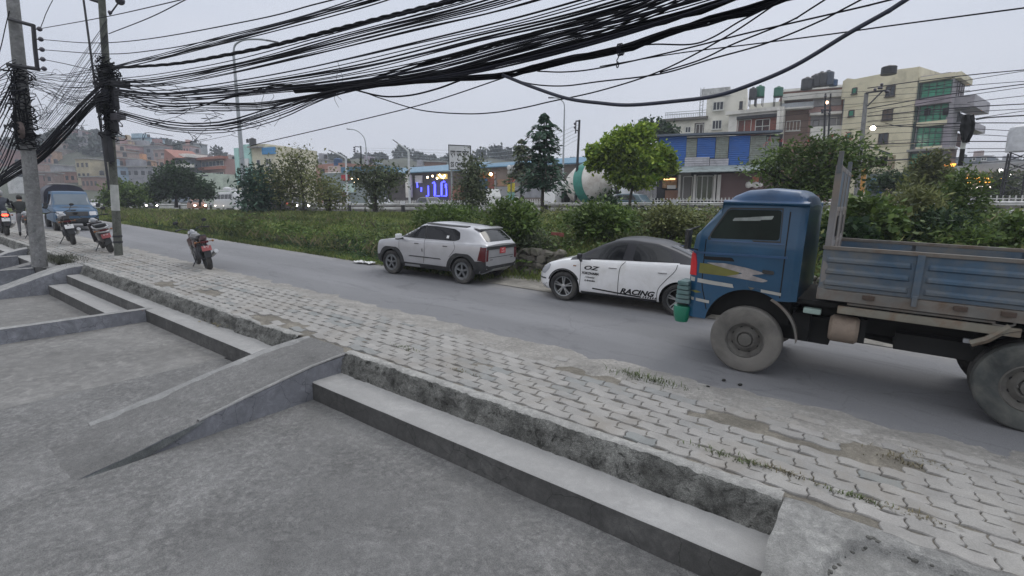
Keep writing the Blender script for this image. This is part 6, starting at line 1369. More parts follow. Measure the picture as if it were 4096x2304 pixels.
# ------------------------------------------------------------------ buildings
W_pane=glassm('window_pane',(.03,.035,.045),.15); W_frame=mat('window_frame',(.55,.55,.52),.6,var=.1); W_dframe=mat('dark_frame',(.06,.05,.045),.6)
W_green=glassm('green_glass',(.02,.22,.13),.18,.35); W_lit=glow('warm_shop_light',(1.,.62,.25),2.2)
def wm(n,c,v=.10,**k): return mat('wall_'+n,c,.85,var=v,scale=.6,dirt=tuple(x*.55 for x in c),dscale=.5,damt=.35,bump=.1,bscale=8,**k)
class Bld:
    def __init__(s,name,label,cat,pa,Da,pb,Db,depth,ytop,wall,base=None,group=None):
        yr=((ytop or 620)+820)/2; q_=1+(820-yr)/12056; A=V(2048+(pa-2048)/q_,820,Da);B=V(2048+(pb-2048)/q_,820,Db); s.A=Vector((A.x,A.y,0)); s.B=Vector((B.x,B.y,0)); s.u=(s.B-s.A).normalized(); s.L=(s.B-s.A).length; s.n=Vector((s.u.y,-s.u.x,0))
        cam_=Vector((0,0,0)); 
        if s.n.dot(cam_-s.A)<0: s.n=-s.n
        s.z0=HZ-.3 if base is None else base; s.root=thing(name,label,cat,s.A+Vector((0,0,s.z0)),(0,0,math.atan2(s.u.y,s.u.x)),group); s.sg=1 if s.n.dot(Vector((-s.u.y,s.u.x,0)))>0 else -1
        s.depth=depth; s.H=0
        if ytop is not None:
            z=s.uz((pa+pb)/2,ytop)[1]; s.H=z-s.z0; mb=MB(); s._b(mb,0,s.L,0,s.H,-depth,0); mb.build('wall',wall,s.root)
    def uz(s,px,py):
        r,_=ray(px,py); t=(s.A-Vector((0,0,H))).dot(s.n)/r.dot(s.n); p=Vector((0,0,H))+r*t; return (p-s.A).dot(s.u),p.z
    def _b(s,mb,u0,u1,z0,z1,d0,d1):   # local: x along u, y outward*sg, z up
        mb.box(((u0+u1)/2,s.sg*(d0+d1)/2,(z0+z1)/2),(u1-u0,abs(d1-d0),z1-z0))
    def rect(s,x0,y0,x1,y1): 
        ym=(y0+y1)/2; xm=(x0+x1)/2; u0,u1=s.uz(x0,ym)[0],s.uz(x1,ym)[0]; za,zb=s.uz(xm,y1)[1]-s.z0,s.uz(xm,y0)[1]-s.z0; return min(u0,u1),max(u0,u1),za,zb
    def box(s,name,x0,y0,x1,y1,mt,d0=-.1,d1=.1,parent=None,label=None):
        u0,u1,z0,z1=s.rect(x0,y0,x1,y1); mb=MB(); s._b(mb,u0,u1,z0,z1,d0,d1); o=mb.build(name,mt,parent or s.root)
        if label: o['label']=label
        return o
    def win(s,x0,y0,x1,y1,nx=2,ny=1,pane=None,frame=None,fw=.07,shade=False,sill=True):
        u0,u1,z0,z1=s.rect(x0,y0,x1,y1); mb=MB()
        for i in range(nx+1): c=u0+(u1-u0)*i/nx; s._b(mb,c-fw/2,c+fw/2,z0,z1,.0,.09)
        for j in range(ny+1): c=z0+(z1-z0)*j/ny; s._b(mb,u0+fw/2,u1-fw/2,c-fw/2,c+fw/2,.0,.085)
        if sill: s._b(mb,u0-.1,u1+.1,z0-.13,z0-.045,0,.2)
        if shade: s._b(mb,u0-.15,u1+.15,z1+.06,z1+.16,0,.5)
        w_=mb.build('window',frame or W_frame,s.root); mb=MB(); s._b(mb,u0,u1,z0,z1,.0,.03); mb.build('pane',pane or W_pane,w_); return w_
def tank(px,py,D,r,h,mt,label,stand=0):
    r*=.72; h*=.8
    c=V(px,py,D); root=thing('water_tank',label,'water tank',c-Vector((0,0,h/2+stand)),group='roof water tanks'); mb=MB()
    mb.lathe([(.001,h),(r*.3,h),(r*.34,h*.94),(r*.85,h*.88),(r,h*.8),(r*.97,h*.62),(r,h*.6),(r*.97,h*.4),(r,h*.38),(r*.97,h*.2),(r,h*.18),(r,0),(.001,0)],(0,0,stand),'z',18); mb.build('tank',mt,root,smooth=40)
    if stand:
        mb=MB()
        for a in range(4): x,y=r*.7*(1 if a%2 else -1),r*.7*(1 if a<2 else -1); mb.box((x,y,stand/2),(.07,.07,stand))
        mb.box((0,0,stand-.04),(r*1.7,r*1.7,.06)); mb.build('stand',M_iron,root)
M_tank=mat('black_tank',(.015,.015,.018),.5,var=.2); M_gtank=mat('green_tank',(.01,.10,.06),.5); M_btank=mat('blue_tank',(.03,.07,.15),.5)
cream=wm('cream',(.62,.57,.42)); white=wm('white',(.66,.64,.57)); white2=wm('white_b',(.70,.68,.64)); brown=wm('brown',(.17,.11,.085)); pink=wm('pink',(.30,.17,.14)); conc=wm('concrete',(.28,.27,.26),.2)
# far-left white house with roof rooms
b=Bld('apartment_building','off-white flat-roofed house with a roof room, leftmost of the buildings at right','building',2655,72,2905,68.5,12,474,white)
b.box('cornice',2650,472,2832,482,mat('dark_cornice',(.12,.11,.10),.8),-.2,.5); b.box('cornice',2640,622,2905,628,white2,-.1,.4)
b2_=b
for r_ in ((2678,517,2708,540,2),(2742,508,2762,530,2),(2850,482,2886,516,3)): b.win(*r_[:4],r_[4])
b.box('balcony_door',2778,492,2816,538,W_dframe,0,.06); b.win(2784,497,2812,536,2,1,W_pane,W_frame)
mb=MB(); u0,u1,z0,z1=b.rect(2826,356,2985,455); b._b(mb,u0,u1,b.H,z1,-9,-.4); mb.build('roof_room',white,b.root)
b.win(2853,408,2893,440,3,1); b.win(2958,406,2970,436,1,1,frame=W_dframe); b.box('parapet',2805,350,2920,386,mat('weathered_parapet',(.50,.50,.49),.85,var=.2,dirt=(.2,.2,.2),damt=.5),-.6,-.3)
mb=MB()
for i in range(24):
    x=2662+i*7; u,z=b.uz(x,474); u_,z_=b.uz(x,452); mb.tube([(u,b.sg*.1,z-b.z0),(u,b.sg*.1,z_-b.z0)],.03,4)
for yy in (452,461): (ua,za),(ub,zb)=b.uz(2660,yy),b.uz(2826,yy-12); mb.tube([(ua,b.sg*.1,za-b.z0),(ub,b.sg*.1,zb-b.z0)],.04,4)
mb.build('railing',M_galv,b.root)
mb=MB()
for dx in (-6,6):
    mb.tube([tuple(Vector(((b.uz(2798+dx,470)[0]),-1.5*b.sg,b.H))),tuple(Vector((b.uz(2798+dx,470)[0],-1.5*b.sg,b.H+4.2)))],.05,4)
for k in range(9): u=b.uz(2798,470)[0]; mb.tube([(u-.25,-1.5*b.sg,b.H+.45*k),(u+.25,-1.5*b.sg,b.H+.45*k+.2)],.03,4)
mb.build('roof_stair',M_galv,b.root)
# white modern house with brick-red recess
b=Bld('apartment_building','white modern house with a wide recessed balcony and red wall panels','building',2905,67,3120,63.5,12,437,white2)
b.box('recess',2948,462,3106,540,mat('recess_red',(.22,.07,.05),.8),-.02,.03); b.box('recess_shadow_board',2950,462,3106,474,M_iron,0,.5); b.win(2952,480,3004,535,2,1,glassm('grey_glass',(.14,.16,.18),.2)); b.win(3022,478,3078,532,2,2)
b.box('parapet',2905,437,3118,452,white2,-.3,.35); b.box('end_fin',3108,440,3120,545,white2,0,.6)
mb=MB(); u0,u1,z0,z1=b.rect(2990,405,3130,440); b._b(mb,u0,u1,b.H,z1,-8,-1.2); mb.build('roof_room',white,b.root)
tank(3012,372,64,.62,1.7,M_tank,'black roof tank on a stand, leftmost above the white modern house',.9); tank(3040,365,64.5,.75,1.75,M_gtank,'green roof tank beside the leftmost black tank',1.1); tank(3114,366,64,.75,1.5,M_gtank,'green roof tank at the right end of the white house roof',1.2)
# brown and pink house
b=Bld('apartment_building','brown and pink four-storey house with white bands, between white house and cream block','building',3112,65.5,3382,62.5,12,352,pink)
b.box('white_band',3135,350,3385,359,white2,-.1,.5); b.box('white_band',3130,372,3380,398,white2,-.1,.9); b.box('brown_wall',3125,400,3250,440,brown,0,.06); b.box('grey_wall',3252,385,3365,425,wm('lilac',(.42,.41,.43)),0,.1)
b.box('white_band',3118,433,3250,441,white2,0,1.0); b.box('balcony_rail',3125,415,3250,434,M_galv,.85,.9); b.box('brown_wall',3112,445,3232,560,brown,0,.08); b.box('pink_wall',3235,428,3365,452,wm('rose',(.34,.22,.2)),0,.25)
b.win(3145,484,3200,522,4,1); b.box('recess',3240,460,3360,560,mat('recess_grey',(.25,.245,.25),.8),0,.05); b.box('white_band',3238,452,3362,462,white2,0,.9); b.win(3252,482,3275,505,1,1,frame=W_dframe); b.win(3310,470,3345,520,1,1,glassm('grey_glass',(.14,.16,.18),.2)); b.box('balcony_wall',3238,508,3362,560,white2,0,.9)
b.box('drainpipe',3368,360,3374,560,M_galv,0,.2)
for px,py,r_,h_,mt_,lb in ((3228,333,.85,1.7,M_tank,'brown-black roof tank, left one above the brown house'),(3262,322,.7,1.8,M_tank,'black roof tank just right of the lone left one'),(3285,316,.85,2.0,M_tank,'tallest black roof tank above the brown house'),(3312,312,.85,2.1,mat('dark_blue_tank',(.02,.03,.05),.5),'dark blue-black roof tank beside the tallest one'),(3334,330,.6,1.0,M_btank,'small blue roof tank at the right of the group')): tank(px,py,61,r_,h_,mt_,lb)
# cream block
b=Bld('apartment_building','tall cream block with a curved parapet and small windows, beside the green glass wing','building',3363,61,3641,55,9,300,cream,)
mb=MB(); pts=[(3372,325),(3390,313),(3415,316),(3445,322),(3475,320),(3500,308),(3530,290),(3570,281),(3620,274),(3668,268)]
P2=[b.uz(*p) for p in pts]; poly=[(P2[0][0],b.H-.02)]+[(u,z-b.z0) for u,z in P2]+[(P2[-1][0],b.H-.02)]; poly[0]=(P2[0][0],b.H-2.); poly[-1]=(P2[-1][0],b.H-2.)
mb.prism(poly,.012,-.35,lambda u,v,h:(u,b.sg*h,v)); mb.build('curved_parapet',cream,b.root,fix=True)
for x0,y0,x1,y1,pn in ((3410,352,3428,374,W_green),(3545,344,3580,384,W_pane),(3396,442,3416,464,W_green),(3532,438,3570,478,mat('bricked_up',(.10,.075,.06),.9)),(3516,534,3552,570,W_pane),(3390,530,3404,550,W_green)): b.win(x0,y0,x1,y1,2 if x1-x0>25 else 1,1,pn,W_dframe,.09)
for y in (410,500,585): 
    for k in range(1): b.box('plaster_joint',3376,y,3660,y+2,mat('joint_line',(.35,.31,.2),.9),0,.015)
tank(3556,280,54,.95,1.1,M_tank,'big black roof tank on top of the tall cream block'); 
# green glass wing
g_=Bld('apartment_building','green glass corner wing with grey balconies and a glowing orange sign','building',3641,55.5,3768,53.4,6,303,wm('greywall',(.30,.28,.30)))
g_.box('cream_top',3684,302,3822,322,cream,-.2,.5); g_.box('corner_column',3646,330,3664,680,mat('dark_green_frame',(.05,.08,.07),.6),0,.35)
def curtain(x0,y0,x1,y1,nx,ny,par=g_,pn=None): par.win(x0,y0,x1,y1,nx,ny,pn or W_green,mat('green_frame',(.04,.10,.08),.5),.10,sill=False)
curtain(3688,328,3806,384,4,2); curtain(3680,418,3790,486,4,2); curtain(3668,508,3765,585,4,3); 
g_.box('lilac_band',3672,392,3810,420,wm('lilac2',(.30,.26,.29)),-.1,.9); g_.box('cream_band',3670,486,3790,504,cream,-.1,.4); g_.box('cream_band',3665,586,3770,600,cream,-.1,.3); g_.box('grey_corner',3772,470,3800,680,wm('greylil',(.26,.24,.27)),0,.25)
for r_ in ((3700,435,3722,462),(3774,432,3796,460)): g_.box('open_window',*r_,M_under,.02,.30)
g_.box('ground_fascia',3640,602,3822,690,wm('taupe',(.20,.165,.16)),.0,.12); g_.box('green_shopfront',3636,614,3730,690,W_green,.13,.2); g_.box('concrete_slab',3640,596,3826,604,conc,-.5,1.2)
# side of the wing that faces right
s_=Bld('stair_annex','grey concrete annex with projecting balconies on the right flank of the glass wing','building',3768,53.6,3822,57,2.5,318,wm('annex',(.40,.38,.34)))
s_.box('cream_top',3818,303,3868,330,cream,-.2,.5); s_.win(3824,330,3852,400,3,2,glassm('grey_green',(.12,.18,.18),.15),W_dframe,sill=False); s_.box('balcony',3815,402,3885,450,wm('lilgrey',(.40,.38,.41)),0,1.6); s_.box('balcony',3818,500,3878,530,wm('lilgrey',(.40,.38,.41)),0,1.4); s_.box('dark_opening',3826,452,3850,498,M_under,0,.05); s_.box('dark_opening',3826,535,3850,590,mat('maroon_wall',(.10,.05,.05),.8),0,.05)
# glowing script sign
vs,fs=textmesh('Aerora',1.,.03,.35,1.,.01); root=g_
u,z=g_.uz(3752,668); u2,_=g_.uz(3826,660); w_=max(v[0] for v in vs); sc_=abs(u2-u)/w_
mb=MB(); mb.add([(u+v[0]*sc_,g_.sg*(.22+v[2]),z-g_.z0+v[1]*sc_*1.05) for v in vs],fs); mb.build('glowing_lettering',glow('amber_sign',(1.,.42,.05),5.),g_.root)
# corrugated blue and grey shed with shops below
blue=mat('blue_sheet',(.015,.09,.33),.55,var=.12,scale=1.2,dirt=(.03,.08,.2),damt=.3); gsh=mat('grey_green_sheet',(.24,.27,.24),.8,var=.25,scale=2,dirt=(.13,.13,.11),dscale=2,damt=.7)
b=Bld('shop_shed','long two-storey shed with blue and grey sheet cladding above roadside shops','building',2630,42,3120,39.5,9,545,mat('shed_dark',(.03,.03,.035),.8))
def ribbed(b,x0,y0,x1,y1,mt,name='cladding',d=.08,h=True):
    u0,u1,z0,z1=b.rect(x0,y0,x1,y1); mb=MB(); 
    n=max(2,int((z1-z0)/.16)) if h else max(2,int((u1-u0)/.16))
    vs=[]
    for i in range(2*n+1):
        t=i/(2*n); dd=b.sg*(d+(.025 if i%2 else 0))
        vs+=([(u0,dd,z0+(z1-z0)*t),(u1,dd,z0+(z1-z0)*t)] if h else [(u0+(u1-u0)*t,dd,z0),(u0+(u1-u0)*t,dd,z1)])
    mb.add(vs,[(2*i,2*i+1,2*i+3,2*i+2) for i in range(2*n)]); s=b.sg
    mb.box(((u0+u1)/2,s*d/2,(z0+z1)/2),(u1-u0-.01,d-.01,z1-z0-.01)); return mb.build(name,mt,b.root)
for x0,y0,x1,y1,m_ in ((2635,538,2744,666,blue),(2745,556,2786,630,gsh),(2788,552,2860,634,blue),(2862,548,2912,634,gsh),(2914,544,2996,662,blue),(2998,544,3060,650,gsh),(3062,548,3112,650,gsh)): ribbed(b,x0,y0,x1,y1,m_,d=.10+.02*(m_ is gsh))
pat=mat('patch_sheet',(.40,.39,.42),.7,var=.12,dirt=(.25,.25,.26),damt=.5)
ribbed(b,2738,630,2836,676,pat,'patch_sheet',.17); ribbed(b,2838,636,2912,676,pat,'patch_sheet',.19)
b.box('roof_edge',2625,532,3125,540,mat('roof_sheet',(.10,.12,.15),.7),-.5,.5); 
aw=mat('awning_sheet',(.26,.30,.30),.7,var=.2,dirt=(.12,.13,.12),damt=.5)
(u0,z0),(u1,z1)=b.uz(2640,676),b.uz(3105,664); mb=MB(); mb.add([(u0,b.sg*.1,z0-b.z0+.15),(u1,b.sg*.1,z1-b.z0+.15),(u1,b.sg*2.4,z1-b.z0-.42),(u0,b.sg*2.4,z0-b.z0-.42),(u0,b.sg*.1,z0-b.z0+.09),(u1,b.sg*.1,z1-b.z0+.09),(u1,b.sg*2.4,z1-b.z0-.48),(u0,b.sg*2.4,z0-b.z0-.48)],[(0,1,2,3),(4,5,6,7),(3,2,6,7),(0,3,7,4),(1,2,6,5)]); mb.build('awning',aw,b.root)
bw=wm('mauve_brown',(.17,.11,.105)); b.box('shop_wall',2875,692,3112,860,bw,0,.1); b.box('shop_wall',2705,692,2760,860,wm('shopgrey',(.20,.19,.18)),0,.06)
for x in (2712,2772,2852,2866): b.box('pillar',x,700,x+(9 if x<2860 else 14),800,white2,.1,.35)
b.win(2732,706,2768,800,1,1,glassm('shop_glass',(.16,.14,.12),.2),W_frame,.08,sill=False); b.win(2786,704,2850,800,3,1,glassm('shop_glass_g',(.12,.13,.09),.2),W_frame,.08,sill=False)
b.box('goods_shelf',2650,712,2708,752,mat('goods',(.30,.17,.08),.7,var=.6,scale=7),0,.3); b.box('lit_counter',2655,714,2700,720,W_lit,.3,.34); b.box('white_counter',2668,742,2702,756,white2,.3,.6); b.box('brick_counter',2660,762,2710,800,wm('brickc',(.22,.12,.08)),0,.6); b.box('orange_poster',3008,706,3034,728,mat('orange_poster',(.5,.17,.10),.7),.1,.12)
mb=MB(); q=random.Random(2)
for x in (2984,3012,3030,2996): 
    u,z=b.uz(x,742); mb.ball((u,b.sg*1.2,z-b.z0),.16+.1*q.random(),8)
mb.build('hanging_goods',white2,b.root,smooth='all')
# row of flags / banners of a yard between the mixer and the shed
mb=MB(); q=random.Random(6)
for i in range(34):
    c=V(2480+i*5.2,q.uniform(728,760),44); mb.tube([c-Vector((0,0,1.3)),c+Vector((0,0,.3))],.03,4); mb.add([c,c+Vector((.35,-.2,0)),c+Vector((.3,-.2,-.7)),c+Vector((0,0,-.8))],[(0,1,2,3)])
tag(mb.build('hanging_laundry',mat('white_cloth',(.62,.60,.62),.8,var=.2,island=.3)),'row of white cloths and flags hung behind the bright round tree trunk','laundry')
# low sheds and shops in the middle
b=Bld('shed','low grey-brown shed with a blue roof edge, lit lamp and blue door','building',1880,57,2340,52,8,664,wm('shedwall',(.19,.165,.15),.2))
rf=mat('blue_roof_sheet',(.07,.17,.26),.6,var=.2)
(u0,z0),(u1,z1)=b.uz(1900,648),b.uz(2345,636); mb=MB(); mb.add([(u0-2,b.sg*.7,b.H-.05),(b.L+1,b.sg*.7,b.H+.15),(b.L+1,-b.sg*5,b.H+1.3),(u0-2,-b.sg*5,b.H+.8),(u0-2,b.sg*.7,b.H-.15),(b.L+1,b.sg*.7,b.H+.05)],[(0,1,2,3),(0,1,5,4)]); mb.build('roof',rf,b.root)
b.box('blue_door',1910,716,1950,772,mat('blue_door',(.02,.12,.30),.6),0,.08); b.box('red_door',1952,715,1980,772,mat('red_door',(.20,.06,.04),.7),0,.08); b.box('orange_wall',1915,688,1985,714,wm('orangew',(.38,.14,.05)),0,.05); b.box('grey_wall',1982,745,2340,790,wm('cement_sheet',(.26,.27,.29)),0,.06); b.box('orange_wall',1990,718,2030,744,wm('tanw',(.28,.18,.12)),0,.07); b.box('pipe',1980,686,1984,785,M_galv,0,.15)
def bulb(px,py,D,r,col,s,label,name='lamp'):
    mb=MB(); mb.ball((0,0,0),r,10); mb.m=1; mb.cyl((0,0,r*.8),(0,0,r*1.6),r*.4,8); o=mb.build(name,[glow('glow_%s'%(int(col[1]*100)+int(s)),col,s),M_iron],smooth='all',loc=V(px,py,D)); tag(o,label,'lamp'); return o
bulb(1963,697,53.2,.16,(1.,.62,.28),22,'bright orange bulb under the eave of the low shed')
bulb(3492,512,51,.22,(1.,.85,.7),40,'brilliant white lamp glaring on the front of the cream block')
bulb(3307,410,46,.12,(1.,.65,.4),14,'warm lamp glowing on the twin dark utility poles')
b=Bld('shop_row','dark row of shops with a pale roof and blue neon letters','building',1540,64,1885,58,7,686,wm('shopdark',(.10,.09,.09),.3))
mb=MB(); mb.add([(-1,b.sg*.9,b.H-.1),(b.L+.5,b.sg*.9,b.H+.0),(b.L+.5,-b.sg*4,b.H+1.2),(-1,-b.sg*4,b.H+.9),(-1,b.sg*.9,b.H-.22),(b.L+.5,b.sg*.9,b.H-.12)],[(0,1,2,3),(0,1,5,4)]); mb.build('roof',mat('pale_blue_roof',(.12,.21,.29),.6,var=.2),b.root)
b.box('pale_board',1662,702,1690,732,white2,0,.1); b.box('brick_wall',1798,742,1880,800,wm('brk',(.22,.10,.07)),0,.08)
mb=MB()
for st_ in ([(262,828),(272,920)],[(345,915),(345,1000)],[(478,885),(482,1078),(440,1085)],[(600,830),(600,1080),(700,1082)],[(612,850),(614,1060)],[(560,835),(600,815)],[(730,830),(730,1082),(830,1082)],[(742,840),(742,1060)],[(735,830),(780,800),(800,815)],[(825,845),(832,1080)],[(812,845),(812,930)]):
    pts=[]
    for x,y in st_: u,z=b.uz(1620+x/4.83,560+y/4.83); pts.append((u,b.sg*.3,z-b.z0))
    mb.tube(pts,.085,6)
mb.build('neon_lettering',glow('blue_neon',(.07,.08,1.),3.),b.root)
for k,(x,y) in enumerate(((1710,709),(1730,704),(1748,713),(1765,706),(1778,703),(1772,711),(1758,700))): bulb(x,y,57.5,.10,(1.,.8,.45),18,'small yellow bulb in the cluster over the blue neon letters').__setitem__('group','yellow bulbs over the neon shops')
b.box('lit_fascia',1752,696,1790,716,mat('lit_yellow',(.45,.33,.12),.6,emit=(1,.7,.2),es=.5),0,.25)
b=Bld('shop_row','teal and white shopfronts half hidden by roadside trees left of the neon','building',1290,66,1535,63,7,690,wm('shopteal',(.22,.26,.26),.3))
b.box('red_awning',1375,700,1400,722,mat('red_cloth',(.40,.04,.05),.7),0,.5); b.box('pale_board',1378,735,1420,770,mat('mint_board',(.45,.58,.55),.6),0,.2); b.box('purple_board',1372,768,1392,790,mat('purple_board',(.16,.05,.12),.7),0,.3); b.box('pale_board',1440,700,1530,720,wm('shp',(.40,.42,.44)),0,.3); b.box('roof_sheet',1380,668,1560,690,rf,-3,.8); b.box('white_pillar',1632,700,1650,790,white2,0,.6)
for k,(x,y) in enumerate(((1408,713),(1420,728),(1432,716))): bulb(x,y,62,.10,(1.,.75,.45),10,'small warm bulb at the shopfronts behind the dark bushy tree').__setitem__('group','warm bulbs of the teal shops')
# mid-distance buildings at left
b=Bld('house','salmon and brick-red three-storey house with a blue tank, behind the olive trees','building',1268,80,1368,76,9,655,wm('salmon',(.34,.19,.155)))
b.box('pink_wall',1318,664,1366,690,wm('pinkgrey',(.42,.33,.31)),0,.3); b.box('white_band',1318,690,1366,698,white2,0,.8); b.box('dark_bay',1320,700,1362,732,M_iron,0,.1); b.win(1328,704,1354,730,3,1); b.box('white_band',1318,730,1366,740,white2,0,.8); b.win(1284,676,1298,690,1,1,frame=W_dframe); b.win(1286,704,1306,724,1,1)
tank(1352,648,77,.9,1.5,M_btank,'blue water tank on the salmon house'); tank(1396,652,79,.45,1.2,M_tank,'small black tank on a stand right of the salmon house',.8)
b=Bld('house','mint and cream tall house with a blue upper band, right of the first street lamp','building',945,88,1108,84,9,588,wm('paleyel',(.55,.52,.40)))
b.box('mint_wall',945,592,962,740,wm('mint',(.36,.58,.54)),0,.2); b.box('mint_wall',984,578,1010,740,wm('mint',(.36,.58,.54)),0,.3); b.box('blue_band',1052,590,1104,617,mat('blue_band',(.05,.22,.45),.6),0,.25); b.box('slab',1008,587,1054,592,conc,0,1.0); b.win(1028,640,1042,665,1,1); b.win(1065,635,1085,660,2,1); b.box('sign_board',972,635,1004,672,mat('white_board',(.6,.6,.6),.6),.2,.5)
mb=MB(); u0,u1,z0,z1=b.rect(984,576,1050,590); b._b(mb,u0,u1,b.H-.2,z1,-6,-.5); mb.build('roof_room',wm('paleyel',(.55,.52,.40)),b.root)
tank(1011,566,85,.75,1.5,M_tank,'black water tank on the mint and cream house'); tank(990,563,85.5,.3,.8,M_tank,'small dark vent on the mint and cream house roof')
b=Bld('house','red-roofed pink house with a veranda and long window rows on the left hillside','building',795,125,905,118,9,638,wm('rosehouse',(.29,.18,.165)))
rr_=mat('red_tiles',(.27,.11,.08),.7,var=.2); b.box('roof',790,630,905,640,rr_,-.5,1.5); b.box('red_band',796,668,905,680,rr_,0,1.); b.win(808,645,895,665,6,1,glassm('blue_pane',(.08,.11,.14),.2)); b.win(845,690,895,706,3,1); b.box('peach_wall',838,710,900,735,wm('peach',(.45,.25,.18)),0,.3); b.win(850,738,895,756,2,1)
mb=MB(); u0,u1,z0,z1=b.rect(760,600,800,640); mb.add([(u0,0,b.H-1),(u0+(u1-u0)*.25,0,b.H+2.4),(u1+1.5,0,b.H+.2),(u0,-6,b.H-1),(u0+(u1-u0)*.25,-6,b.H+2.4),(u1+1.5,-6,b.H+.2)],[(0,1,2),(3,5,4),(0,3,4,1),(1,4,5,2)]); mb.build('gable_roof',rr_,b.root)
b=Bld('house','grey-blue house with white roof slabs beside the red-roofed house','building',680,124,760,121,8,640,wm('bluegrey',(.22,.26,.31)))
b.box('roof',674,618,765,632,white2,-4,1.); mb=MB(); u0,u1,z0,z1=b.rect(684,630,755,642); b._b(mb,u0,u1,b.H-.1,z1+.3,-7,-.5); mb.build('upper_room',wm('bluegrey',(.22,.26,.31)),b.root); b.box('slab',680,660,778,672,white2,0,1.5); b.win(690,642,745,656,4,1); b.box('dark_storey',735,672,790,690,M_iron,0,.2)
b=Bld('house','pale mint low building with a sign line below the red-roofed house','building',755,112,842,110,8,693,wm('palemint',(.42,.48,.40))); b.box('sign_line',800,700,832,705,M_iron,0,.05)
# hillside town
q=random.Random(31)
def hill_house(px0,px1,yt,yb,D,c,label,roof=None,nw=3,nf=2,group=None,sd=0):
    c=tuple(c); m_=wm('h%d'%int(sum(c)*1000),c,.2)
    b=Bld('hillside_house',label,'house',px0,D,px1,D+q.uniform(-2,2),7,yt,m_,base=V(px0,yb,D).z-2.5,group=group)
    H_=b.H; mb=MB(); b._b(mb,-.3,b.L+.3,H_,H_+.25,-7.3,.4); mb.build('roof',roof or conc,b.root)
    hz0=3.2; nf=max(1,min(nf,int((H_-2.5)/2.9)))
    me=None
    for f in range(nf):
        for i in range(nw):
            u=b.L*(i+.5)/nw; z=H_-1.7-2.9*f
            if z<1: continue
            if me is None:
                mb=MB(); b._b(mb,-.5*min(1.3,b.L/nw*.5),.5*min(1.3,b.L/nw*.5),-.6,.6,-.02,.06); w_=mb.build('window',W_pane,b.root,loc=(u,0,z)); me=w_
            else: w2=me.copy(); COL.objects.link(w2); w2.location=(u,0,z)
    if q.random()<.6: mb=MB(); mb.lathe([(.001,1.4),(.5,1.2),(.55,0),(.001,0)],(b.L*.7,-b.sg*3,H_+.6),'z',10); mb.build('roof_tank',M_tank,b.root,smooth=40)
    if q.random()<.6: mb=MB(); b._b(mb,b.L*.1,b.L*.5,H_+.25,H_+2.3,-5,-2); mb.build('roof_room',m_,b.root)
    return b
br=(.23,.145,.12); pk=(.32,.23,.21); gy=(.24,.24,.26); cr_=(.42,.34,.24); wt=(.50,.50,.50); or_=(.44,.24,.13)
for a in ((515,615,553,585,210,(.30,.40,.45),'pale blue house crowning the hill, highest of the hillside town',rf,4,1),
    (512,645,584,650,190,gy,'wide grey unfinished block below the hilltop house',None,5,2),
    (470,520,580,620,185,(.32,.19,.19),'dull rose house left of the wide grey hill block',None,2,1),
    (545,600,641,668,170,or_,'small orange house in the middle of the hillside town',mat('orange_slab',(.45,.30,.20),.8),2,1),
    (480,620,668,730,150,gy,'long grey wall-like building above the olive bush',None,5,2),
    (478,520,668,740,148,(.25,.33,.42),'narrow blue-grey house right behind the slimmer pole',None,1,2),
    (385,430,675,720,150,wt,'small white-roofed house left of the slimmer pole',white2,2,2),
    (330,395,708,745,140,br,'long brick house with stripes of windows, lower left hillside',None,4,1),
    (210,300,640,680,190,br,'reddish brick house group under the wooded hill',None,4,2),
    (240,330,688,740,150,(.34,.19,.15),'brick terrace in the lower left of the hillside town',None,4,2),
    (305,385,660,705,175,pk,'pinkish terrace under the wooded hill',None,4,2),
    (60,115,668,730,120,wt,'white house wall seen just left of the thick pole',None,1,2),
    (140,215,690,745,140,(.24,.17,.15),'brown house right of the thick pole',None,3,2),
    (640,700,650,700,160,(.33,.29,.28),'grey-pink house left of the grey-blue house',None,3,2),
    (905,945,650,705,140,(.36,.27,.27),'lilac-grey house between red-roofed and mint houses',None,2,2),
    (1440,1480,660,700,120,(.30,.27,.32),'lilac-grey house behind the distant second street lamp',None,1,1),
    (1700,1785,648,680,120,br,'brick house with a small tank behind the street name sign',None,3,1)):
    hill_house(*a)
for i in range(34):
    px=q.uniform(-60,760); D=q.uniform(135,215); base_y=820-(ridgez(px,D)-H)/D*F*.985
    w_=q.uniform(34,64)*150/D; hpx=q.uniform(5,8.5)/D*F
    c=q.choice((br,pk,gy,cr_,br,(.30,.18,.14),(.33,.30,.30),(.38,.28,.22))); c=tuple(x*q.uniform(.85,1.1) for x in c)
    hill_house(px,px+w_,base_y-hpx,base_y,D,c,'small hazy house packed among others in the hillside town','' or None,q.choice((2,3)),2,'houses of the hillside town')
for i in range(26):
    px=q.uniform(1080,4300); D=q.uniform(120,200); w_=q.uniform(30,60)*140/D; base_y=820-(ridgez(px,D)-H)/D*F*.985; hpx=q.uniform(5,8)/D*F
    c=q.choice((br,pk,gy,cr_,(.3,.3,.33))); hill_house(px,px+w_,base_y-hpx,base_y,D,c,'faint distant house in the row along the foot of the hills',None,2,2,'distant houses along the hill foot')
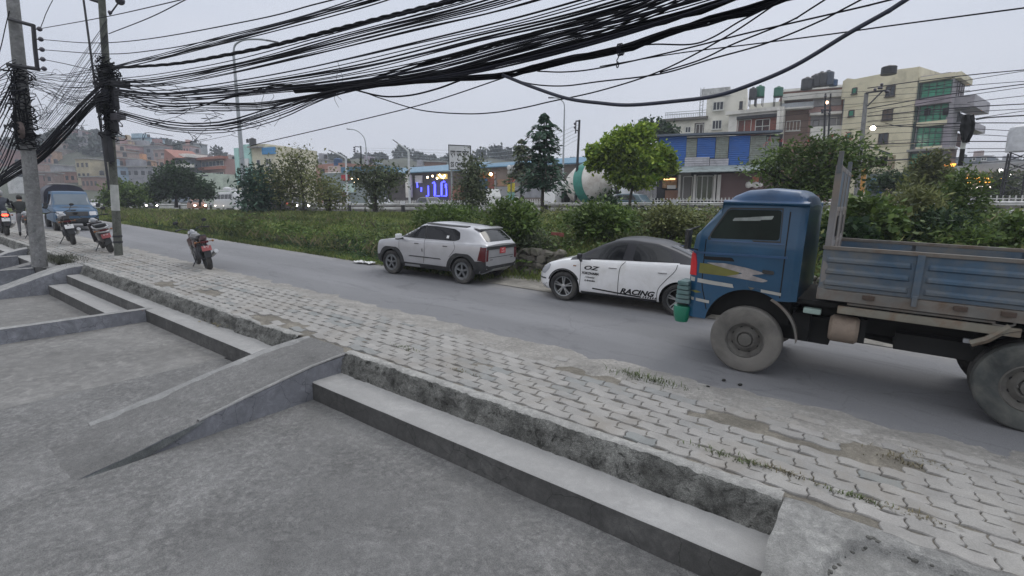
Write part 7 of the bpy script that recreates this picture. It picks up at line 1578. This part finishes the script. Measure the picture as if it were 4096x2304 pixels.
# low buildings at the right edge
b=Bld('shop_row','low grey building with two strings of yellow lights at the right edge','building',3850,75,4180,70,10,672,wm('lowgrey',(.25,.25,.26),.2)); b.box('glass_front',3875,690,4030,720,glassm('dark_front',(.05,.08,.08),.2),0,.1); b.box('fascia',3850,655,4100,688,wm('fasc',(.34,.33,.34)),0,.8)
for y,n,x0,x1 in ((714,11,3832,3998),(730,12,3830,4030)):
    mb=MB()
    for i in range(n): u,z=b.uz(x0+(x1-x0)*i/(n-1),y); mb.box((u,b.sg*1.,z-b.z0),(1.0,.1,.16))
    mb.build('light_string',glow('yellow_string',(1.,.6,.12),4.),b.root)
mb=MB()
for x in (3885,3905,3935,3950,3965): u,z=b.uz(x,750); mb.box((u,b.sg*1.,z-b.z0),(.6,.1,.35))
mb.build('window_light',glow('white_light',(1.,.9,.85),3.5),b.root)
bulb(4002,684,60,.22,(1.,.97,.92),14,'white street light glinting left at the right edge'); bulb(4043,704,60,.24,(1.,.97,.92),14,'white street light glinting nearest the right edge')
b=Bld('house','dark grey rooftop house in the distance behind the banded pole','building',3862,110,3970,108,8,628,wm('dgrey',(.16,.18,.21))); b.win(3890,632,3902,642,1,1); b.win(3925,632,3945,642,2,1)
b=Bld('house','pale concrete house at the far right edge','building',3975,105,4120,104,8,640,wm('paleconc',(.33,.33,.34)))
# dark shelter with a tarpaulin roof
b=Bld('shelter','dark tarpaulin shelter with an orange pillar in front of the cream block','shelter',3300,46,3570,43,5,None,None,base=HZ)
tp_=mat('green_black_tarp',(.03,.045,.04),.8,var=.3,bump=.4,bscale=4); (ua,za),(ub,zb),(uc,zc)=b.uz(3300,580),b.uz(3455,575),b.uz(3570,618); z=b.z0
mb=MB(); mb.add([(ua,.8*b.sg,za-z-1),(ub,0,zb-z),(uc,.8*b.sg,zc-z),(ua,-4*b.sg,za-z-1),(ub,-4*b.sg,zb-z+.3),(uc,-4*b.sg,zc-z),(ua,.8*b.sg,za-z-1.1),(ub,.8*b.sg,zb-z-.2),(uc,.8*b.sg,zc-z-.12)],[(0,1,4,3),(1,2,5,4),(0,6,7,1),(1,7,8,2)]); mb.build('tarpaulin_roof',tp_,b.root)
b.box('back_wall',3470,622,3548,662,M_under,-1.2,-1.); b.box('tan_wall',3545,620,3572,800,wm('tan',(.33,.27,.18)),-1,-.4); b.box('orange_pillar',3438,672,3462,770,mat('orange_paint',(.55,.27,.06),.7),-.3,0); b.box('orange_sheet',3392,672,3416,712,mat('orange_sheet',(.5,.24,.08),.7),-.3,-.2); b.box('grey_wall',3455,690,3640,850,wm('shelterwall',(.17,.20,.20),.3),-1.6,-1.2)
b.box('blue_sheet',3505,728,3545,775,blue,-1.15,-1.); b.box('blue_sheet',3470,712,3500,760,mat('pale_blue',(.10,.25,.35),.6),-1.15,-1.)
# ------------------------------------------------------------------ street lamps and utility poles
def lamp(label,base,top,arm,D,r0=.11,r1=.06,mt=M_galv,head=.45,name='street_lamp'):
    bs=V(*base,D); root=thing(name,label,'street lamp',bs); mb=MB(); tp=V(*top,D); n=10
    mb.tube([(tp-bs)*(i/n) for i in range(n+1)],[r0+(r1-r0)*i/n for i in range(n+1)],10); mb.build('post',mt,root,smooth=60)
    mb=MB(); pts=[tp-bs]+[V(x,y,D)-bs for x,y in arm]; sp=spline(pts,6); mb.tube(sp,r1*.8,8); mb.build('arm',mt,root,smooth=60)
    d=(sp[-1]-sp[-3]).normalized(); mb=MB(); c=sp[-1]; mb.bbox((0,0,0),(head,.2,.09),.03); o=mb.build('lamp_head',mat('lamp_head',(.10,.10,.11),.5),root,smooth=40,loc=c+d*head*.4); o.rotation_mode='QUATERNION'; o.rotation_quaternion=d.to_track_quat('X','Z'); return root
lamp('tall curved street lamp rising through the cables at left',(985,850),(934,215),[(938,185),(955,168),(985,158),(1040,157),(1072,162)],39.,.20,.09,head=.9)
lamp('curved-arm street lamp, second from the left, above the salmon house',(1478,850),(1464,590),[(1458,555),(1442,533),(1420,520),(1400,517)],62.,.13,.07)
lamp('curved-arm street lamp behind the tall feathery tree',(2248,850),(2258,440),[(2256,415),(2245,400),(2228,392),(2212,391)],44.,.11,.06)
lamp('pale straight-armed lamp post beside the salmon house',(1392,850),(1383,634),[(1360,620),(1333,608)],58.,.12,.10,mat('pale_post',(.5,.52,.53),.5),.6)
lamp('pale straight-armed lamp post left of the street name sign',(1640,850),(1634,606),[(1615,590),(1590,572)],50.,.12,.10,mat('pale_post',(.5,.52,.53),.5),.6)
def upole(label,base,top,D,r,mt,bits=(),ins=()):
    bs=V(*base,D); root=thing('utility_pole',label,'pole',bs); tp=V(*top,D); mb=MB(); mb.tube([Vector(),(tp-bs)*.5,tp-bs],[r*1.15,r,r*.8],12); mb.build('shaft',mt,root,smooth=60)
    for a,c,rr_ in bits: mb=MB(); mb.tube([V(*a,D-.2)-bs,V(*c,D-.2)-bs],rr_,6); mb.build('cross_arm',M_iron,root)
    for a in ins: mb=MB(); mb.ball(tuple(V(*a,D-.2)-bs),.11,8); mb.build('insulator',mat('dark_insulator',(.04,.035,.05),.3),root,smooth='all')
    return root
upole('distant pole with a square bracket of insulators left of the second lamp',(1452,850),(1443,584),70,.11,M_iron,[((1443,588),(1420,586),.05),((1443,613),(1420,611),.05),((1420,586),(1420,616),.05)],[(1416,590),(1416,598),(1416,606)])
upole('black pole with side brackets just left of the bright round tree',(2300,850),(2318,480),40,.10,M_iron,[((2318,484),(2303,484),.05),((2316,522),(2300,522),.05),((2304,484),(2302,534),.045)],[(2300,495),(2300,510)])
upole('grey concrete pole with a slanting cross arm in front of the cream block',(3418,850),(3466,372),38,.16,M_pole,[((3464,372),(3548,361),.06),((3470,424),(3532,362),.05)],[(3527,338),(3517,352),(3500,358),(3545,365),(3552,368),(3525,352)])
upole('left one of the twin dark poles in front of the brown house',(3292,700),(3302,374),46,.09,M_iron,[((3285,440),(3325,440),.07),((3285,452),(3320,452),.05)],[(3302,385),(3290,446)])
upole('right one of the twin dark poles in front of the brown house',(3305,700),(3323,374),46,.08,M_iron,[],[(3318,455)])
# banded pole with a black cloth
bs=V(3806,900,20.); root=thing('banded_pole','pole banded black and white with black cloth on top, behind the lorry bed','pole',bs); tp=V(3856,560,20.)
for k,(ya,yb,m_) in enumerate(((560,596,M_polelt),(596,664,M_under),(664,733,M_polelt),(733,795,mat('dark_green_band',(.02,.035,.03),.7)),(795,900,M_under))):
    f=lambda y:V(3806+(3856-3806)*(900-y)/340,y,20.)-bs
    mb=MB(); mb.tube([f(yb),f(ya)],.078,14); mb.build('band',m_,root,smooth=60)
mb=MB(); q=random.Random(4)
def cl(u,v):
    y=458+112*v; w_=8+18*math.sin(PI*min(1,v*.9+.1))*(1-.3*v); x=3868-12*v+ (u-.5)*2*w_*(1+.2*nz(v*6,u*3)); p=V(x,y,20.-.25*math.sin(PI*u)+.12*nz(u*6,v*5)) -bs; return tuple(p)
mb.grid(cl,8,14); mb.grid(lambda u,v:tuple(Vector(cl(u,v))+Vector((.1,.3*math.sin(PI*u),0))),8,14); mb.build('black_cloth',mat('black_cloth',(.008,.008,.01),.95),root,smooth='all')
# tank tower and pole at the right border
c=V(4085,560,30); root=thing('water_tank','white water tank on a dark lattice tower at the right border','water tank',c-Vector((0,0,4.2))); mb=MB(); mb.lathe([(.001,.85),(.3,.85),(.55,.7),(.62,.4),(.62,-.65),(.001,-.65)],(0,0,4.2),'z',20); mb.build('tank',mat('offwhite_tank',(.45,.46,.48),.5),root,smooth=40)
mb=MB()
for sx in (-.5,.5):
    for sy in (-.5,.5): mb.cyl((sx,sy,0),(sx*.8,sy*.8,3.5),.05,6)
for k in range(6): mb.cyl((-.5,-.5,.6*k),(.5,-.5,.6*k+.5),.03,5); mb.cyl((.5,-.5,.6*k),(-.5,-.5,.6*k+.5),.03,5)
mb.build('tower',M_iron,root)
# faint lines at the right
fr_=random.Random(12)
for i in range(17):
    y=300+i*22+fr_.uniform(-8,8); x0=fr_.choice((3870,3700,3470)); sl=fr_.uniform(-.16,-.03) if i<9 else fr_.uniform(-.06,.06)
    pts=[(x,y+sl*(x-3870)+.00006*(x-4000)**2) for x in (x0,(x0+4110)/2,4110,4300)]
    P3=[V(a,c,40-(a-3400)*.004) for a,c in pts]; cable(None,.022 if i%3 else .035,'faint wire crossing the sky beyond the right-hand buildings','faint wires at the right edge',P3=P3,k=5,n=4,mt=M_cable2)
for i in range(12):
    y0=360+i*26; P3=[V(3130-i*10,y0+30,47),V(3300,y0+10+fr_.uniform(-4,4),45.8),V(3465,y0+fr_.uniform(-6,6),38.2),V(3700,y0-14,37),V(3880,y0-22+fr_.uniform(-8,8),36)]
    cable(None,.014,'thin service wire running past the cream block between the poles','wires in front of the cream block',P3=P3,k=5,n=4,mt=M_cable2)
for i in range(5):
    P3=[V(2312,500+i*14,40),V(2150,560+i*18,46),V(1900,600+i*14,60),V(1450,592+i*8,70)]; cable(None,.014,'very faint distant wire above the middle sheds','distant wires above the sheds',P3=P3,k=6,n=4,mt=M_galv)
P3=[V(3850,505,30),V(3760,508,34),V(3600,505,40),V(3540,492,44)]; cable(None,.03,'black service cable drooping across the cream block to the banded pole',None,P3=P3,k=6,n=4)
P3=[V(3905,478,24),V(3960,470,25),V(4096,462,26),V(4200,458,27)]; cable(None,.03,'black cable leaving the banded pole to the right border',None,P3=P3,k=6,n=4)
# ------------------------------------------------------------------ name board, banner posts
c0,c1,c2,c3=V(1788,580,36),V(1876,590,36.6),V(1884,680,36.6),V(1796,678,36)
bs=V(1808,855,36.2); root=thing('street_name_sign','white street name board reading SS CHOWK on a thin post','sign',bs); U_=(c1-c0); Wd=U_.length; U_.normalize(); Zv=Vector((0,0,1)); Nn=U_.cross(Zv); Nn=Nn if Nn.dot(-c0)>0 else -Nn; Hh=(c0-c3).length
mb=MB(); M4=Matrix((( U_.x,Nn.x,0,(c3-bs).x),(U_.y,Nn.y,0,(c3-bs).y),(0,0,1,(c3-bs).z),(0,0,0,1)))
mb.box((Wd/2,0,Hh/2),(Wd,.05,Hh),M=M4); mb.build('board',mat('sign_white',(.62,.62,.63),.5,var=.06,dirt=(.45,.45,.45),damt=.3),root)
mb=MB()
for a,d in (((Wd/2,.03,Hh),(Wd+.06,.04,.05)),((Wd/2,.03,0),(Wd+.06,.04,.05)),((0,.03,Hh/2),(.05,.04,Hh)),((Wd,.03,Hh/2),(.05,.04,Hh))): mb.box(a,d,M=M4)
mb.build('frame',M_iron,root); mb=MB(); mb.tube([Vector(),V(1806,678,36.2)-bs],.06,8); mb.tube([V(1862,860,36.4)-bs,V(1868,680,36.4)-bs],.06,8); mb.build('post',M_galv,root)
for t_,z_,s_ in (('एस एस चोक',Hh*.56,.50),('SS CHOWK',Hh*.12,.42)):
    vs,fs=textmesh(t_,s_,0,0,1,.012,'CENTER'); ww=max(v[0] for v in vs)-min(v[0] for v in vs); k_=Wd*.86/ww; sg_=1 if U_.cross(Zv).dot(-c0)>0 else -1
    mb=MB(); mb.add([M4@Vector((Wd/2+v[0]*k_,.03,z_+v[1]*1.1)) for v in vs],fs); mb.build('lettering',M_gap,root)
bs=V(2044,850,38); root=thing('banner_post','post with stacked red, yellow and white advertising boards left of the feathery tree','sign',bs); mb=MB(); mb.tube([Vector(),V(2044,660,38)-bs],.06,8); mb.build('post',M_galv,root)
for y0,y1,cc_ in ((682,694,(.35,.35,.33)),(696,708,(.22,.19,.18)),(711,728,(.45,.12,.10)),(732,767,(.50,.42,.05)),(768,800,(.20,.36,.32))):
    for x0,x1 in ((2029,2043),(2046,2060)):
        a,c_=V(x0,y0,37.9)-bs,V(x1,y1,37.9)-bs; mb=MB(); mid_=(a+c_)/2; mb.bbox(tuple(mid_),(abs(a.x-c_.x)+.02,.06+abs(a.y-c_.y)*.2,abs(a.z-c_.z)),.01); mb.build('board',mat('ad_%d'%int(sum(cc_)*100),cc_,.6,var=.45,scale=14),root)
for x in (2036,2053): mb=MB(); mb.ball(tuple(V(x,670,37.9)-bs),.19,12,(1,.3,1)); mb.build('round_board',mat('sign_white',(.62,.62,.63),.5),root,smooth='all')
# ------------------------------------------------------------------ guard rail, barrier and pickets
root=thing('guard_rail','white-topped steel guard rail with black and white posts along the highway','guard rail',(-20,30,HZ)); o_=Vector((-20,30,HZ))
M_rail=mat('painted_rail',(.48,.48,.47),.6,var=.12,dirt=(.2,.19,.17),dscale=.8,damt=.5)
for z_,nm in ((.78,'upper_rail'),(.42,'lower_rail')):
    mb=MB(); prof=[(-.03,-.10),(.0,-.08),(.03,-.05),(0,-.02),(0,.02),(.03,.05),(0,.08),(-.03,.10)]
    vs=[]; xs_=[-150,-100,-60,-30,-10,10,30]; 
    for x in xs_: vs+=[(x+20,a*1.0,z_+.0+c_) for a,c_ in [(-a,c_) for a,c_ in prof]]
    K=len(prof); mb.add(vs,[(i*K+k,(i+1)*K+k,(i+1)*K+k+1,i*K+k+1) for i in range(len(xs_)-1) for k in range(K-1)]); mb.build(nm,M_rail,root)
xs_=[Yp(px,815,30).x for px in (720,760,800,845,912,965,1018,1085,1150,1222,1312,1400,1500,1615,1735,1868,2015,2185,2437,2700,3010,3400,3870,4400)]
for x in xs_:
    mb=MB(); mb.bbox((x+20,-.10,.40),(.30,.16,.62),.02); pst=mb.build('post',mat('black_post',(.012,.012,.012),.7),root); mb=MB(); mb.bbox((x+20,-.10,.88),(.36,.22,.32),.02); mb.build('white_cap',mat('post_white',(.55,.55,.57),.6),pst)
mb=MB(); mb.grid(lambda u,v:(-60+90*u,30.45+.02*nz(u*40,v*3),HZ-.1+.85*v),60,3); mb.box((-15,30.6,HZ+.78),(90,.3,.06)); tag(mb.build('barrier_wall',concrete_mat('stained_barrier',(.20,.19,.18),.4,.2,dark=(.07,.07,.06))),'low stained concrete barrier behind the guard rail','wall')
mb=MB(); 
for i in range(210): x=-44+.24*i; mb.box((x,37,HZ+.75),(.06,.04,.95)); 
mb.box((-19,37,HZ+1.05),(50.5,.03,.05)); mb.box((-19,37,HZ+.5),(50.5,.03,.05)); tag(mb.build('picket_fence',mat('white_pickets',(.50,.50,.48),.6,var=.2)),'white iron picket fence on the highway median','fence')
# ------------------------------------------------------------------ highway traffic
def simple_car(label,px,py,D,head,kind,c,lights=None,s=1.,cat='car'):
    g=V(px,py,D); r0=thing({'car':'car','van':'minibus','jeep':'jeep','pickup':'pickup_truck'}[kind],label,{'van':'minibus','jeep':'jeep','pickup':'pickup'}.get(kind,cat),Vector((g.x,g.y,HZ+.03)),(0,0,head)); r0.scale=(s,)*3
    paint=mat('paint_%d'%int(sum(c)*1000+c[2]*77),c,.4,coat=.4,var=.05)
    zt={'car':[(-2,.9),(-1.8,1.0),(-1.5,1.4),(-.9,1.5),(.2,1.48),(.9,1.02),(1.7,.92),(1.95,.6)],'van':[(-2.6,2.1),(-2.5,2.25),(1.9,2.25),(2.3,1.9),(2.6,1.2),(2.65,.8)],'jeep':[(-2,1.12),(-.35,1.12),(-.3,1.78),(-.2,1.84),(.7,1.84),(.9,1.7),(1.1,1.12),(1.9,1.02),(2.0,.7)],'pickup':[(-2.2,1.05),(-.45,1.05),(-.4,1.7),(.4,1.75),(1.0,1.1),(1.9,1.0),(2.1,.7)]}[kind]
    x0,x1=zt[0][0],zt[-1][0]; bw_=.95 if kind=='van' else .83
    def fn(x):
        t=interp(zt,x); zs=min(1.3 if kind=='van' else 1.0,t-.03); k=min(1,(t-zs)/.4); return [(0,.3),(bw_*.9,.3),(bw_,.4),(bw_,.7),(bw_*.98,zs-.05),(bw_*.96,zs),(bw_*(.95-.08*k),zs+(t-zs)*.6),(bw_*(.92-.12*k),t-.04),(bw_*.6,t),(0,t+.01)]
    b=loft('body',x0,x1,fn,paint,r0,n=30); d=Drape(b)
    W={'car':[[(-1.4,1.05),(-1.1,1.38),(-.3,1.42),(-.3,1.05)],[(-.25,1.05),(-.25,1.42),(.2,1.38),(.75,1.05)]],'van':[[(-2.4+1.02*i,1.4),(-2.4+1.02*i,1.95),(-1.48+1.02*i,1.95),(-1.48+1.02*i,1.4)] for i in range(4)]+[[(1.75,1.35),(1.75,1.95),(2.05,1.9),(2.35,1.35)]],'jeep':[[(-.2,1.15),(-.2,1.7),(.6,1.7),(.85,1.15)]],'pickup':[[(-.3,1.1),(-.3,1.6),(.35,1.62),(.8,1.1)]]}[kind]
    for s_,ax in ((1,'+y'),(-1,'-y')):
        for p_ in W: d.put('side_window',p_,ax,M_glass,r0,.01,.15)
    d.put('windscreen',{'car':[(-.6,1.08),(.6,1.08),(.5,1.4),(-.5,1.4)],'van':[(-.8,1.35),(.8,1.35),(.72,1.95),(-.72,1.95)],'jeep':[(-.65,1.2),(.65,1.2),(.6,1.7),(-.6,1.7)],'pickup':[(-.6,1.15),(.6,1.15),(.5,1.6),(-.5,1.6)]}[kind],'+x',M_glass,r0,.01,.15)
    wx=(1.7,-1.6) if kind=='van' else (1.25,-1.25)
    for x in wx:
        for sd in (1,-1): wheel(r0,x,sd*(bw_-.1),.33,.2,'steel',side=sd)
    if kind=='van':
        mb=MB(); 
        for i in range(8): mb.cyl((-2.2+.5*i,-.8,2.42),(-2.2+.5*i,.8,2.42),.025,5)
        for sd in (1,-1): mb.cyl((-2.3,sd*.8,2.45),(1.5,sd*.8,2.45),.03,5); 
        mb.build('roof_rack',M_wht,r0); mb=MB(); mb.ball((.4,.1,2.62),.5,12,(1.5,.9,.5)); mb.ball((-1.3,0,2.58),.35,10,(1.2,1,.6)); mb.build('luggage',mat('white_sack',(.55,.55,.56),.8,bump=.4),r0,smooth='all')
    if kind=='pickup' or kind=='jeep':
        mb=MB(); mb.box((-1.3,0,1.2),(1.5,1.6,.12)); mb.build('bed_cover',M_iron if kind=='pickup' else paint,r0)
    lx=x1-.03
    for sd in (1,-1):
        mb=MB(); mb.ball((lx,sd*.58,.68),.12,10,(.6,1,.8)); mb.build('headlight',glow('headlight_glow',(1.,.93,.82),25) if lights in('head','both') else M_lamp,r0,smooth='all')
        mb=MB(); mb.bbox((x0-.01,sd*.68,.85),(.06,.2,.14),.02); mb.build('tail_light',glow('tail_glow',(1.,.10,.02),12) if lights in('tail','both') else M_taill,r0)
    return r0
simple_car('white minibus with luggage on its roof, crossing behind the dark round tree',925,828,62,PI*.99,'van',(.62,.62,.63))
simple_car('white open-backed jeep with a dark window, right of the SS CHOWK sign',1965,832,40,PI*.97,'jeep',(.62,.62,.60),s=1.05)
simple_car('pickup with glowing orange-red tail lights under the tallest olive tree',1105,826,56,PI*.72,'pickup',(.05,.05,.06),'tail',1.15)
simple_car('dark teal car half hidden by the white post and bright tree trunk',2492,842,37,PI*.98,'car',(.02,.06,.08),s=1.)
for px,D,h_,c_,lb in ((365,70,-.15,(.4,.4,.42),'pale car with headlights on, leftmost of the far traffic'),(600,66,-.2,(.06,.06,.07),'dark car with glaring headlights left of the large round tree'),(790,64,-.2,(.25,.1,.05),'brownish car with an amber headlight by the small round tree'),(1190,52,-.25,(.05,.05,.06),'dark car with headlights on, right of the glowing tail lights'),(1525,50,-.3,(.3,.31,.33),'silver car with twin headlights behind the thick-trunked tree'),(1725,47,-.3,(.07,.07,.08),'dark car with a glaring headlight under the blue neon letters'),(1345,54,-.25,(.09,.05,.05),'maroon car with headlights on behind the low olive tree'),(470,74,-.15,(.5,.5,.5),'small white car with headlights on behind the bush by the slimmer pole'),(2640,44,PI,(.4,.4,.42),'grey car passing in front of the lit goods shelf')):
    simple_car(lb,px,838,D,h_,'car',c_,'head',.95)
# cement mixer
def mixer():
    g=V(2345,850,41); r0=thing('cement_mixer_truck','cement mixer truck with a white drum banded green, partly behind the round tree','truck',Vector((g.x,g.y,HZ+.03)),(0,0,R(180)-R(53.6)+R(38)))
    wh=mat('drum_white',(.62,.60,.56),.5,var=.06,dirt=(.42,.38,.34),dscale=1.2,damt=.5); gr=mat('drum_green',(.03,.20,.16),.5)
    prof=[(.35,-3.1),(.55,-3.0),(.9,-2.4),(1.30,-1.3),(1.62,-.2),(1.68,.5),(1.60,1.2),(1.25,2.1),(.9,2.45),(.3,2.5)]
    T_=Matrix.Translation((-.9,0,2.45))@Matrix.Rotation(R(9),4,'Y')
    mb=MB(); mb.lathe(prof,(0,0,0),'x',40,M=T_); mb.build('drum',wh,r0,smooth=60)
    mb=MB(); mb.lathe([(r_+.012,h_) for r_,h_ in [(1.64,-.12),(1.69,.3),(1.695,.55),(1.68,.78)]],(0,0,0),'x',40,M=T_); mb.build('drum_band',gr,r0,smooth=60)
    mb=MB(); mb.box((0,0,.85),(8.2,.9,.25)); mb.box((2.0,0,1.3),(.3,1.5,1.0)); mb.box((-3.2,0,1.5),(.3,1.2,1.2)); mb.box((0,0,.6),(3,1.8,.4)); mb.build('chassis',M_under,r0)
    mb=MB(); mb.bbox((3.3,0,1.75),(1.6,2.3,1.9),.15); mb.build('cab',M_wht,r0,smooth=40); mb=MB(); mb.bbox((3.4,1.16,2.1),(.9,.02,.6),.008); mb.bbox((3.4,-1.16,2.1),(.9,.02,.6),.008); mb.bbox((4.11,0,2.15),(.02,1.9,.7),.008); mb.build('cab_window',M_glass,r0)
    mb=MB(); mb.bbox((-3.75,.0,1.75),(.9,1.5,1.1),.1); mb.build('rear_frame',M_wht,r0,smooth=40)
    for sd in (1,-1): mb=MB(); mb.bbox((-3.75,.76*sd,1.8),(.45,.03,.6),.01); mb.build('rear_opening',M_under,r0)
    mb=MB(); mb.lathe([(.7,.5),(.35,-.4)],(-3.9,0,3.1),'z',16); mb.tube([(-3.9,0,2.6),(-4.6,0,1.9)],.18,8); mb.build('chute',wh,r0,smooth=60)
    for x in (3.2,-1.4,-2.7):
        for s in (1,-1): wheel(r0,x,s*1.0,.5,.3,'steel',side=s)
mixer()
# haze
hz_=newmat('haze_air')[0]; nt=hz_.node_tree; nt.nodes.remove(nt.nodes['Principled BSDF']); pv=_n(nt,'ShaderNodeVolumePrincipled'); pv.inputs['Density'].default_value=.0009; pv.inputs['Color'].default_value=(.80,.84,.93,1); pv.inputs['Anisotropy'].default_value=0.
nt.links.new(pv.outputs[0],nt.nodes['Material Output'].inputs['Volume'])
mb=MB(); mb.box((-60,110,35),(640,560,84)); hzo=mb.build('haze',hz_,fix=True); hzo['kind']='stuff'; hzo['label']='thin grey evening haze over the whole valley'
hzo.location=(0,0,0)
scn.cycles.volume_bounces=2
